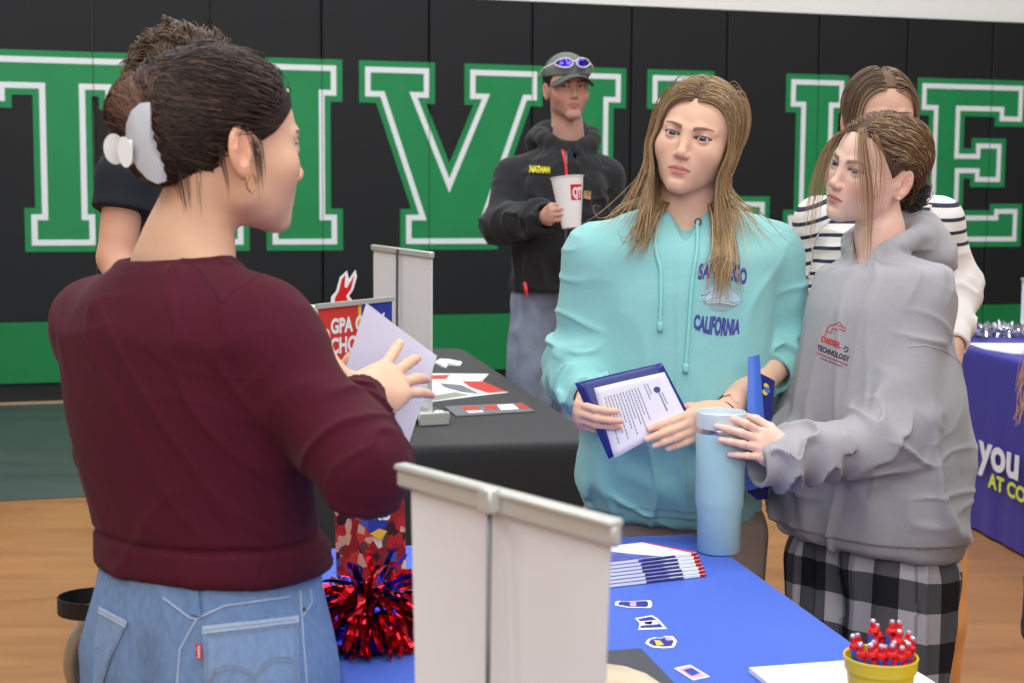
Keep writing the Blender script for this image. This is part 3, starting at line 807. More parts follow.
# crowd photo board with a blue print, behind the pom-pom
def crowd_mat():
    m = mat('crowd_photo_print', (150, 60, 60), rough=0.35)
    nt = m.node_tree; b = nt.nodes['Principled BSDF']; L = nt.links
    tc = nt.nodes.new('ShaderNodeTexCoord'); mp = nt.nodes.new('ShaderNodeMapping'); mp.inputs['Scale'].default_value = (1, 1, 0.75)
    vo = nt.nodes.new('ShaderNodeTexVoronoi'); vo.inputs['Scale'].default_value = 95
    sep = nt.nodes.new('ShaderNodeSeparateColor'); cr = nt.nodes.new('ShaderNodeValToRGB'); cr.color_ramp.interpolation = 'CONSTANT'
    els = cr.color_ramp.elements; els[0].color = L4((150, 34, 38)); els[1].position = 0.2; els[1].color = L4((196, 60, 52))
    for p_, c_ in ((0.34, (214, 160, 140)), (0.46, (60, 30, 34)), (0.6, (180, 40, 44)), (0.72, (226, 210, 204)), (0.8, (110, 60, 56)), (0.92, (70, 90, 170))):
        e_ = els.new(p_); e_.color = L4(c_)
    cr2 = nt.nodes.new('ShaderNodeValToRGB'); cr2.color_ramp.interpolation = 'CONSTANT'; els = cr2.color_ramp.elements; els[0].color = L4((26, 30, 38)); els[1].position = 0.3; els[1].color = L4((60, 62, 72))
    for p_, c_ in ((0.5, (196, 170, 160)), (0.62, (40, 52, 44)), (0.8, (120, 96, 96)), (0.9, (226, 226, 230))):
        e_ = els.new(p_); e_.color = L4(c_)
    sx = nt.nodes.new('ShaderNodeSeparateXYZ'); mr = nt.nodes.new('ShaderNodeMapRange'); mr.inputs['From Min'].default_value = TH + 0.17; mr.inputs['From Max'].default_value = TH + 0.20
    mx = nt.nodes.new('ShaderNodeMix'); mx.data_type = 'RGBA'
    L.new(tc.outputs['Object'], mp.inputs['Vector']); L.new(mp.outputs['Vector'], vo.inputs['Vector']); L.new(vo.outputs['Color'], sep.inputs['Color'])
    L.new(sep.outputs['Red'], cr.inputs['Fac']); L.new(sep.outputs['Green'], cr2.inputs['Fac'])
    L.new(tc.outputs['Object'], sx.inputs['Vector']); L.new(sx.outputs['Z'], mr.inputs['Value']); L.new(mr.outputs['Result'], mx.inputs['Factor'])
    L.new(cr.outputs['Color'], mx.inputs['A']); L.new(cr2.outputs['Color'], mx.inputs['B']); L.new(mx.outputs['Result'], b.inputs['Base Color'])
    return m
M['crowd'] = crowd_mat()
bl = P(338, 600, 2.30); bl[2] = TH + 0.001; brr = P(408, 600, 2.30); brr[2] = TH + 0.001
d1 = nrm(brr - bl); d2 = np.array([-d1[1], d1[0], 0]); BW = np.linalg.norm(brr - bl); BH = 0.272
lean = lambda h: d2 * (h * 0.12) + np.array([0, 0, h]) - d1 * 0.04 * h
root = empty('photo_board', (bl + brr) / 2, 'standing crowd photo board behind the red tinsel pom-pom', 'display board')
MB().prism([(0, 0), (BW, 0), (BW, BH), (0, BH)], lambda u, v, w: bl + d1 * u + lean(v) - d2 * w, 0.003).build('board', M['crowd'], root)
MB().prism([(0.03, 0.0), (0.07, 0), (0.05, 0.2)], lambda u, v, w: bl + d1 * u + lean(v) + d2 * (0.003 + 0.04 * (1 - v / 0.2) + w), 0.002).build('easel_back', M['white_paper'], root)
def bfn(u, v): return bl + d1 * u + lean(v) - d2 * 0.0035, -d2
MB().prism([(0.050, 0.130), (0.066, 0.122), (0.080, 0.140), (0.084, 0.172), (0.070, 0.180), (0.052, 0.168)], lambda u, v, w: bfn(u, v)[0] - d2 * w, 0.0004).build('blue_patch', M['blue_print'], root)
MB().prism([(0.053, 0.126), (0.068, 0.117), (0.080, 0.130), (0.067, 0.134)], lambda u, v, w: bfn(u, v)[0] - d2 * (0.0005 + w), 0.0004).build('yellow_patch', M['yellow_print'], root)
V2, F_ = text_mesh('KU', 0.024, 0.0012); decal('printed_letters', [(0.058 + x * 0.85, 0.148 + y) for x, y in V2], F_, bfn, M['white_paper'], root, 0.001)

# pom-pom of red and blue tinsel
M['tin_red'] = mat('red_foil', (206, 22, 40), rough=0.16, metal=0.9); M['tin_blue'] = mat('blue_foil', (36, 42, 170), rough=0.16, metal=0.9)
pc_ = P(369, 590, 2.16); pc_ = np.array([pc_[0], pc_[1], TH + 0.045])
root = empty('pom_pom', pc_ * [1, 1, 0] + [0, 0, TH + 0.002], 'red and blue metallic tinsel pom-pom on the blue cloth', 'pom-pom')
prs2 = np.random.default_rng(4)
for nm, m, nst in (('red_tinsel', M['tin_red'], 300), ('blue_tinsel', M['tin_blue'], 150)):
    mb_ = MB()
    for i in range(nst):
        az = prs2.uniform(0, 2*math.pi); el = prs2.uniform(-0.15, 1.15); Ls = prs2.uniform(0.06, 0.105) * (1.0 if nm[0] == 'r' else 0.95); wdt = prs2.uniform(0.0035, 0.0052)
        d = np.array([math.cos(az)*math.cos(el), math.sin(az)*math.cos(el), math.sin(el)]); p = pc_ + d * 0.012
        sd = nrm(np.cross(d, prs2.normal(size=3))); tw = prs2.uniform(-1.2, 1.2); vel = d.copy(); nseg = 8; V = []
        for s in range(nseg + 1):
            q = p.copy(); q[2] = max(q[2], TH + 0.003 + 0.004 * prs2.random())
            V += [q - sd * wdt, q + sd * wdt]
            vel = nrm(vel + np.array([0, 0, -0.20]) + prs2.normal(size=3) * 0.16); p = q + vel * Ls / nseg
            if p[2] < TH + 0.006: vel[2] = abs(vel[2]) * 0.2
            sd = nrm(sd + np.cross(vel, sd) * tw * 0.25); sd = nrm(sd - vel * (sd @ vel))
        mb_.add(V, [(2*s, 2*s+1, 2*s+3, 2*s+2) for s in range(nseg)])
    o = mb_.build(nm, m, root); o['kind'] = 'stuff'
MB().tube([pc_ - [0, 0, 0.03], pc_ + [0, 0, 0.012]], 0.008, 10).build('handle', M['tin_red'], root)

# ------------------------------------------------------------------ black table things
def sheet(name, pix, label, m, marks, grp=None, cat='flyer', h=TH, th=0.0015):
    pts = [H(x, y, h) for x, y in pix]; c = sum(pts) / len(pts)
    root = empty(name, c, label, cat, grp)
    def ccw(q):
        a = sum(q[i][0]*q[(i+1) % len(q)][1] - q[(i+1) % len(q)][0]*q[i][1] for i in range(len(q))); return q if a > 0 else q[::-1]
    MB().prism(ccw([tuple(p[:2]) for p in pts]), lambda u, v, w: np.array([u, v, h + 0.0012 + w]), th).build('paper', m, root)
    for i, (pl, mm) in enumerate(marks):
        q = ccw([tuple(H(x, y, h)[:2]) for x, y in pl])
        MB().prism(q, lambda u, v, w, i=i: np.array([u, v, h + 0.0013 + th + 0.0001*i + w]), 0.00012).build('printed_block', mm, root)
M['grey_print'] = mat('grey_print', (120, 124, 130), rough=0.5, var=(60, 0.3)); M['green_grey'] = mat('olive_print', (150, 156, 140), rough=0.5, var=(60, 0.3))
sheet('flyer', [(424, 374), (489, 374.5), (482, 381.5), (508, 393), (478, 396.5), (424, 403.5)], 'glossy white flyer with a large red corner on the black cloth', M['white_paper'],
      [([(462, 382), (483, 382), (507, 392.5), (488, 394), (470, 388)], M['red_print']), ([(430, 376), (450, 375.5), (446, 380), (430, 380)], M['red_print']), ([(440, 384), (462, 386), (480, 395), (462, 393), (444, 388)], M['grey_print']),
       ([(426, 398), (455, 393), (470, 396), (430, 402)], M['green_grey'])], 'flyers on the black table')
sheet('flyer', [(444.5, 408), (522, 404.5), (534.5, 412.5), (456, 417.5)], 'small rectangular card with red and white boxes on the black cloth', M['grey_print'],
      [([(460, 408.5), (477, 407.5), (481, 411.5), (464, 412.5)], M['red_print']), ([(484, 407.5), (495, 406.8), (499, 411), (487, 411.6)], M['red_print']), ([(497, 406.6), (513, 405.8), (519, 411), (501, 412)], M['white_paper']),
       ([(515, 405.8), (522, 405.5), (531, 410.5), (523, 411)], M['red_print']), ([(466, 412.8), (482, 412), (484, 414), (469, 415)], M['white_paper'])], 'flyers on the black table', cat='card', th=0.004)
# crumpled napkin
npx = [(434, 363), (440, 361.5), (455, 361), (462, 364.5), (460, 366.5), (449, 366), (446, 368.5), (441, 367.5)]
pts = [H(x, y) for x, y in npx]; c = sum(pts) / len(pts); mbn = MB(); V = [p + [0, 0, 0.003 + 0.008*((i*3) % 2)] for i, p in enumerate(pts)] + [c + [0, 0, 0.022]] + [p + [0, 0, 0.001] for p in pts]
n_ = len(pts); mbn.add(V, [(i, (i+1) % n_, n_) for i in range(n_)] + [(i, (i+1) % n_, n_+1+(i+1) % n_, n_+1+i) for i in range(n_)])
tag(mbn.build('paper_napkin', M['white_paper']), 'crumpled white paper napkin on the black cloth', 'napkin')

# pull-up banner on the black table
qa = P(372.5, 247, 4.62); qb = P(432, 252, 4.12); zt2 = (qa[2] + qb[2]) / 2
f1 = nrm((qb - qa) * [1, 1, 0]); fn_ = nrm(np.cross(f1, (0, 0, 1)));
if fn_ @ (CAM - qa) < 0: fn_ = -fn_
Lq = np.linalg.norm((qb - qa)[:2]); q0 = qa * [1, 1, 0]
root = empty('tabletop_banner', q0 + f1 * Lq / 2 + [0, 0, TH + 0.001], 'white back of a pull-up banner with silver foot on the black cloth', 'banner')
Mq = Matrix(((f1[0], fn_[0], 0, q0[0]), (f1[1], fn_[1], 0, q0[1]), (0, 0, 1, 0), (0, 0, 0, 1)))
MB().box((0.006, -0.004, TH + 0.035), (Lq - 0.006, -0.001, zt2 - 0.008), Mq).build('banner_sheet', M['white_film'], root)
auto_smooth(MB().box((0, -0.008, zt2 - 0.014), (Lq, 0.006, zt2 + 0.004), Mq, bev=0.003).build('top_rail', M['rail'], root))
MB().tube([Mq @ Vector((Lq*0.5, 0.012, TH+0.03)), Mq @ Vector((Lq*0.5, 0.010, zt2))], 0.004, 8).build('support_pole', M['table_leg'], root)
auto_smooth(MB().box((-0.02, -0.045, TH + 0.001), (Lq + 0.02, 0.05, TH + 0.040), Mq, bev=0.016).build('base_cassette', M['chrome'], root))
auto_smooth(MB().box((Lq + 0.02, -0.043, TH + 0.001), (Lq + 0.030, 0.048, TH + 0.039), Mq, bev=0.004).build('end_cap', M['rail'], root))

# red sign "GPA ONLY / SCHOLARSHIPS"
ra = P(317, 312, 3.80); rb = P(393, 295, 4.08); zt3 = (ra[2] + rb[2]) / 2 + 0.004
g1 = nrm((rb - ra) * [1, 1, 0]); gn = nrm(np.cross(g1, (0, 0, 1)))
if gn @ (CAM - ra) < 0: gn = -gn
Lg = np.linalg.norm((rb - ra)[:2]); r0 = ra * [1, 1, 0]; BOT = TH + 0.03
def GF(u, v, w=0.0): return r0 + g1 * u + gn * w + np.array([0, 0, v])
root = empty('sign_banner', r0 + g1 * Lg / 2 + [0, 0, TH + 0.001], 'red, blue and white scholarship sign standing on the black cloth', 'sign')
Mg = Matrix(((g1[0], gn[0], 0, r0[0]), (g1[1], gn[1], 0, r0[1]), (0, 0, 1, 0), (0, 0, 0, 1)))
MB().box((0.004, -0.002, BOT), (Lg - 0.004, 0.0, zt3 - 0.004), Mg).build('sign_sheet', M['white_film'], root)
MB().box((0, -0.006, zt3 - 0.008), (Lg, 0.006, zt3 + 0.004), Mg).build('top_rail', M['rail'], root)
auto_smooth(MB().box((-0.01, -0.035, TH + 0.001), (Lg + 0.01, 0.035, TH + 0.034), Mg, bev=0.012).build('base_cassette', M['chrome'], root))
fnp = lambda k: (lambda u, v, w: GF(u, v, 0.0005 + k + w))
# the ray of pixel x on the sign
def gu(x):
    lo, hi = -0.2, Lg + 0.2
    for _ in range(30):
        mid = (lo + hi) / 2; q = GF(mid, zt3) - CAM
        if 512 + FPX * (q @ RT) / (q @ FW) < x: lo = mid
        else: hi = mid
    return lo
u1 = gu(358); u2 = gu(361)
MB().prism([(0.004, BOT), (u1, BOT), (u1, zt3 - 0.006), (0.004, zt3 - 0.006)], fnp(0), 0.0004).build('red_panel', M['red_print'], root)
MB().prism([(u1, BOT), (u2, BOT), (u2, zt3 - 0.006), (u1, zt3 - 0.006)], fnp(0), 0.0005).build('yellow_stripe', M['yellow_print'], root)
us = np.linspace(u2, Lg - 0.006, 10); wv = [zt3 - 0.055 + 0.018 * math.sin(4.5 * t) * t for t in np.linspace(0, 1, 10)]
MB().prism([(u, z) for u, z in zip(us, wv)] + [(Lg - 0.006, zt3 - 0.006), (u2, zt3 - 0.006)], fnp(0.0002), 0.0005).build('blue_panel', M['blue_print'], root)
MB().prism([(u, z - 0.014) for u, z in zip(us, wv)] + [(u, z) for u, z in zip(us, wv)][::-1], fnp(0.0001), 0.0005).build('yellow_wave', M['yellow_print'], root)
for s_, x_, y_, sz in (('GPA ONLY', 330, 333.5, 0.052), ('SCHOL', 323.5, 355, 0.056)):
    u_ = gu(x_); lo, hi = TH, zt3
    for _ in range(30):
        mid = (lo + hi) / 2; q = GF(u_, mid) - CAM
        if 341.5 + FPX * (q @ DN) / (q @ FW) > y_: lo = mid
        else: hi = mid
    V2, F_ = text_mesh(s_, sz, 0.0022); V2 = V2.copy(); V2[:, 0] *= 0.92
    lim = u1 - 0.012 - u_; mxx = V2[:, 0].max()
    if mxx > lim and s_[0] == 'G': V2[:, 0] *= 1.0
    decal('printed_words', [(u_ + x, lo + y) for x, y in V2], F_, lambda u, v: (GF(u, v, 0.0014), gn), M['white_paper'], root, 0.0006)

# red two-pronged cut-out with white rim
ctr = P(341, 300, 4.45)
def CF(u, v, w=0): return ctr + np.array([u, -w, v])
s_ = 4.45 / FPX
outer = [(330, 318), (331, 297), (336, 291), (340, 277), (347, 270.5), (349, 279), (355.5, 269.5), (357, 277), (353, 290), (349, 296), (354, 303), (354, 318)]
inner = [(334, 316), (335, 298), (339, 291), (342, 279), (345.5, 275), (344.5, 287), (347, 288), (354.5, 275), (351, 289), (346, 296), (350, 304), (350, 316)]
cvt = lambda pl: [((x - 341) * s_, -(y - 300) * s_) for x, y in pl][::-1]
root = empty('cutout_sign', [ctr[0], ctr[1], TH + 0.001], 'red two-pronged cut-out with a white rim behind the red sign', 'cut-out')
MB().prism(cvt(outer), CF, -0.004).build('white_rim', M['white_paper'], root)
MB().prism(cvt(inner), lambda u, v, w: CF(u, v, 0.0005 + w), 0.001).build('red_face', M['red'], root)
zb = ctr[2] - 18 * s_
MB().box((ctr[0] - 0.012, ctr[1] - 0.001, TH + 0.001), (ctr[0] + 0.012, ctr[1] + 0.004, zb + 0.01)).box((ctr[0] - 0.04, ctr[1] - 0.04, TH + 0.001), (ctr[0] + 0.04, ctr[1] + 0.04, TH + 0.006)).build('stand', M['white_paper'], root)

# glass jar with wrapped sweets, behind the shoulder
jc = P(306, 340, 4.3); jc = np.array([jc[0], jc[1], TH + 0.001]); JR = 0.055
M['jar'] = mat('clear_glass', (235, 240, 235), rough=0.08, trans=0.85, ior=1.3)
root = empty('glass_jar', jc, 'clear glass jar behind the maroon shoulder', 'jar')
JH = P(306, 306, 4.3)[2] - TH
auto_smooth(MB().lathe([(0, 0), (JR - 0.005, 0), (JR, 0.006), (JR, JH - 0.05), (JR - 0.01, JH - 0.03), (JR - 0.01, JH - 0.02), (JR - 0.013, JH - 0.02), (JR - 0.013, JH - 0.032), (JR - 0.003, JH - 0.052), (JR - 0.003, 0.008), (0, 0.004)], jc, 40).build('jar_body', M['jar'], root))
auto_smooth(MB().lathe([(0, JH - 0.018), (JR - 0.006, JH - 0.018), (JR - 0.005, JH - 0.014), (JR - 0.005, JH), (0, JH + 0.002)], jc, 40).build('jar_lid', mat('pale_lid', (214, 216, 206), rough=0.4), root))
cm = [mat('candy_%s' % n, c, rough=0.35) for n, c in (('cream', (226, 214, 196)), ('green', (96, 120, 96)), ('orange', (224, 150, 90)), ('red', (180, 70, 50)))]
k = 0
for lay in range(9):
    for j in range(6):
        a = j * 1.05 + lay * 0.5; rr_ = 0.033
        if (lay + j) % 3 == 2: rr_ = 0.012
        z = jc[2] + 0.016 + lay * (JH - 0.07) / 9
        o = MB().lathe([(0, -0.011), (0.008, -0.008), (0.0115, 0), (0.008, 0.008), (0, 0.011)], (jc[0] + rr_*math.cos(a), jc[1] + rr_*math.sin(a), z), 10).build('wrapped_sweet', cm[(k*5+lay) % 4 if lay < 6 else (k % 2)], None, smooth=True)
        tag(o, 'small wrapped sweet inside the glass jar', 'sweet', 'sweets in the glass jar'); k += 1

# ------------------------------------------------------------------ indigo table things
q = [H(968, 344.8), H(1052, 345), H(1060, 356), H(1012, 354.5), H(984, 350)]
root = empty('paper_stack', sum(q) / 5, 'white sheets of paper at the front of the indigo cloth', 'papers')
a_ = [tuple(p[:2]) for p in q][::-1]
MB().prism(a_, lambda u, v, w: np.array([u, v, TH + 0.0015 + w]), 0.006).build('sheets', M['white_paper'], root)
sp = empty('sunglasses', H(976, 337.5), 'small black sunglasses lying on the indigo cloth', 'sunglasses')
M['black_gloss'] = mat('black_gloss', (16, 16, 20), rough=0.12)
for i, (x, y) in enumerate(((970, 336), (981, 337))):
    c = H(x, y, TH + 0.012); MB().lathe([(0, -0.004), (0.02, -0.003), (0.024, 0.0), (0.02, 0.004), (0, 0.006)], c, 20).build('lens', M['black_gloss'], sp, smooth=True)
MB().tube([H(966, 335, TH + 0.014), H(975, 335.5, TH + 0.02), H(988, 338, TH + 0.014)], 0.004, 8).build('frame', M['black_gloss'], sp)
M['foil'] = mat('silver_foil', (205, 205, 215), rough=0.2, metal=0.85)
gc = H(1006, 336, TH); root = empty('tinsel_garland', gc, 'silver tinsel garland along the back of the indigo cloth', 'garland')
mb_ = MB()
for i in range(420):
    t = prs2.random(); b = H(980 + 55 * t, 335 + 2.5 * t, TH); p = b + [prs2.normal() * 0.02, prs2.normal() * 0.05, 0.01 + 0.03 * prs2.random()]
    d = nrm(prs2.normal(size=3)) * 0.035; s = nrm(np.cross(d, prs2.normal(size=3))) * 0.004
    p[2] = max(p[2], TH + 0.006); q_ = p + d; q_[2] = max(q_[2], TH + 0.004)
    mb_.add([p - s, p + s, q_ + s, q_ - s], [(0, 1, 2, 3)])
mb_.build('tinsel', M['foil'], root)['kind'] = 'stuff'
ga = P(1022.5, 279, 7.06); ga2 = ga * [1, 1, 0]
root = empty('tabletop_banner', ga2 + [0.15, 0, TH + 0.001], 'grey banner edge standing at the far right of the picture', 'banner')
MB().box((ga[0], ga[1], TH + 0.03), (ga[0] + 0.29, ga[1] + 0.004, ga[2])).build('banner_sheet', M['white_film'], root)
MB().box((ga[0] - 0.004, ga[1] - 0.008, ga[2] - 0.01), (ga[0] + 0.294, ga[1] + 0.01, ga[2] + 0.006)).build('top_rail', M['rail'], root)
MB().box((ga[0] - 0.01, ga[1] - 0.035, TH + 0.001), (ga[0] + 0.30, ga[1] + 0.03, TH + 0.032)).build('base_cassette', M['chrome'], root)

# ------------------------------------------------------------------ chair with a bag strap behind the presenter
M['chair_metal'] = mat('beige_enamel_steel', (150, 142, 126), rough=0.22, metal=0.35, coat=0.4)
M['chair_pad'] = mat('slate_vinyl_pad', (62, 72, 84), rough=0.5)
ch0 = P(72, 650, 2.16); cx = nrm((0.981, 0.195)); cy = np.array([-cx[1], cx[0]]); CO = np.array([ch0[0], ch0[1]])
def CH(a, b, z): return np.array([CO[0] + cx[0]*a + cy[0]*b, CO[1] + cx[1]*a + cy[1]*b, z])
CWD = 0.31
chr_ = empty('folding_chair', CH(CWD/2, 0.2, 0), 'beige steel folding chair partly hidden behind the woman in maroon', 'chair')
ztop = P(72, 616, 2.16)[2]
def smooth_path(p, n=36):
    p = np.array(p); d = np.r_[0, np.cumsum(np.linalg.norm(np.diff(p, axis=0), axis=1))]; t = np.linspace(0, d[-1], n); q = np.stack([np.interp(t, d, p[:, i]) for i in range(3)], 1)
    for _ in range(4): q[1:-1] = (q[:-2] + 2 * q[1:-1] + q[2:]) / 4
    return list(q)
for a in (0.0, CWD):
    sgn = 1 if a == 0 else -1
    MB().tube(smooth_path([CH(a + sgn*0.045, -0.02, ztop), CH(a + sgn*0.02, -0.015, ztop - 0.010), CH(a + sgn*0.004, -0.005, ztop - 0.035), CH(a - sgn*0.004, 0.0, ztop - 0.075), CH(a + sgn*0.006, 0.02, ztop - 0.115), CH(a + sgn*0.010, 0.06, 0.50), CH(a + sgn*0.01, 0.20, 0.25), CH(a + sgn*0.01, 0.40, 0.01)], 90), 0.0115, 14).build('frame_tube', M['chair_metal'], chr_, smooth=True)
    MB().tube([CH(a + sgn*0.03, 0.30, 0.43), CH(a + sgn*0.03, 0.12, 0.2), CH(a + sgn*0.03, -0.02, 0.01)], 0.010, 12).build('rear_leg', M['chair_metal'], chr_, smooth=True)
MB().tube([CH(0.045, -0.02, ztop), CH(CWD - 0.045, -0.02, ztop)], 0.0115, 14).build('top_tube', M['chair_metal'], chr_, smooth=True)
V = []; 
for side in (0, 1):
    for i in range(13):
        t = i / 12; a = 0.008 + (CWD - 0.016) * t; b = 0.012 + 0.03 * (1 - (2*t-1)**2) + side * 0.012
        V += [CH(a, b + 0.012, ztop - 0.20), CH(a, b, ztop - 0.015)]
Fq = []
for i in range(12):
    Fq += [(2*i, 2*i+2, 2*i+3, 2*i+1), (26+2*i, 26+2*i+1, 26+2*i+3, 26+2*i+2), (2*i+1, 2*i+3, 26+2*i+3, 26+2*i+1), (2*i, 26+2*i, 26+2*i+2, 2*i+2)]
Fq += [(0, 1, 27, 26), (24, 50, 51, 25)]
MB().add(V, Fq).build('backrest', M['chair_pad'], chr_)
Mc = Matrix(((cx[0], cy[0], 0, CO[0]), (cx[1], cy[1], 0, CO[1]), (0, 0, 1, 0), (0, 0, 0, 1)))
auto_smooth(MB().box((0.02, 0.06, 0.425), (CWD - 0.02, 0.42, 0.455), Mc, bev=0.012).build('seat', M['chair_pad'], chr_))
for z, b in ((0.12, 0.30), (0.10, 0.03)):
    MB().tube([CH(0.02, b, z), CH(CWD - 0.02, b, z)], 0.007, 8).build('crossbar', M['chair_metal'], chr_)
# black strap of a bag hanging over the chair back
M['webbing'] = mat('black_webbing', (20, 20, 23), rough=0.6, bump=[(600, 0.4)])
bag = empty('tote_bag', CH(0.12, -0.05, ztop - 0.3), 'black bag hung on the chair back by its webbing strap', 'bag')
lp = []; 
for i in range(25):
    t = 2 * math.pi * i / 24
    lp.append(P(98 - 41 * math.cos(t), 604 + 1.5 * math.cos(t) + 9 * math.sin(t), 2.10 - 0.06 * math.sin(t)))
V = []; 
for i, p in enumerate(lp): 
    hh = 0.013
    V += [p + [0, 0, -hh*0.9], p + [0, 0, hh*0.9]]
inn = [v + nrm((sum(lp)/len(lp) - v) * [1, 1, 0]) * 0.0018 for v in V]
nL = len(lp); Fq = []
for i in range(nL - 1):
    Fq += [(2*i, 2*i+2, 2*i+3, 2*i+1), (2*nL+2*i, 2*nL+2*i+1, 2*nL+2*i+3, 2*nL+2*i+2), (2*i+1, 2*i+3, 2*nL+2*i+3, 2*nL+2*i+1), (2*i, 2*nL+2*i, 2*nL+2*i+2, 2*i+2)]
MB().add(V + inn, Fq).build('strap', M['webbing'], bag)
bagm = MB(); bagm.box((0.045, -0.085, ztop - 0.34), (CWD - 0.03, -0.03, ztop - 0.06), Mc, bev=0.02)
auto_smooth(bagm.build('bag_body', M['webbing'], bag))
MB().tube([CH(0.10, -0.05, ztop - 0.07), lp[6] + [0, 0, -0.005]], 0.006, 8).build('strap_end', M['webbing'], bag)
# ================================================================== PEOPLE: heads, hands, hair
def RZ(a): c, s = math.cos(a), math.sin(a); return np.array([[c, -s, 0], [s, c, 0], [0, 0, 1.]])
def RX(a): c, s = math.cos(a), math.sin(a); return np.array([[1., 0, 0], [0, c, -s], [0, s, c]])
def RY(a): c, s = math.cos(a), math.sin(a); return np.array([[c, 0, s], [0, 1., 0], [-s, 0, c]])
def head_frame(theta, pitch=0, roll=0):
    """theta: facing direction (0 = towards -Y), pitch up, roll = top of the head towards the subject's left"""
    return RZ(math.radians(theta)) @ RX(-math.radians(pitch)) @ RY(math.radians(roll))

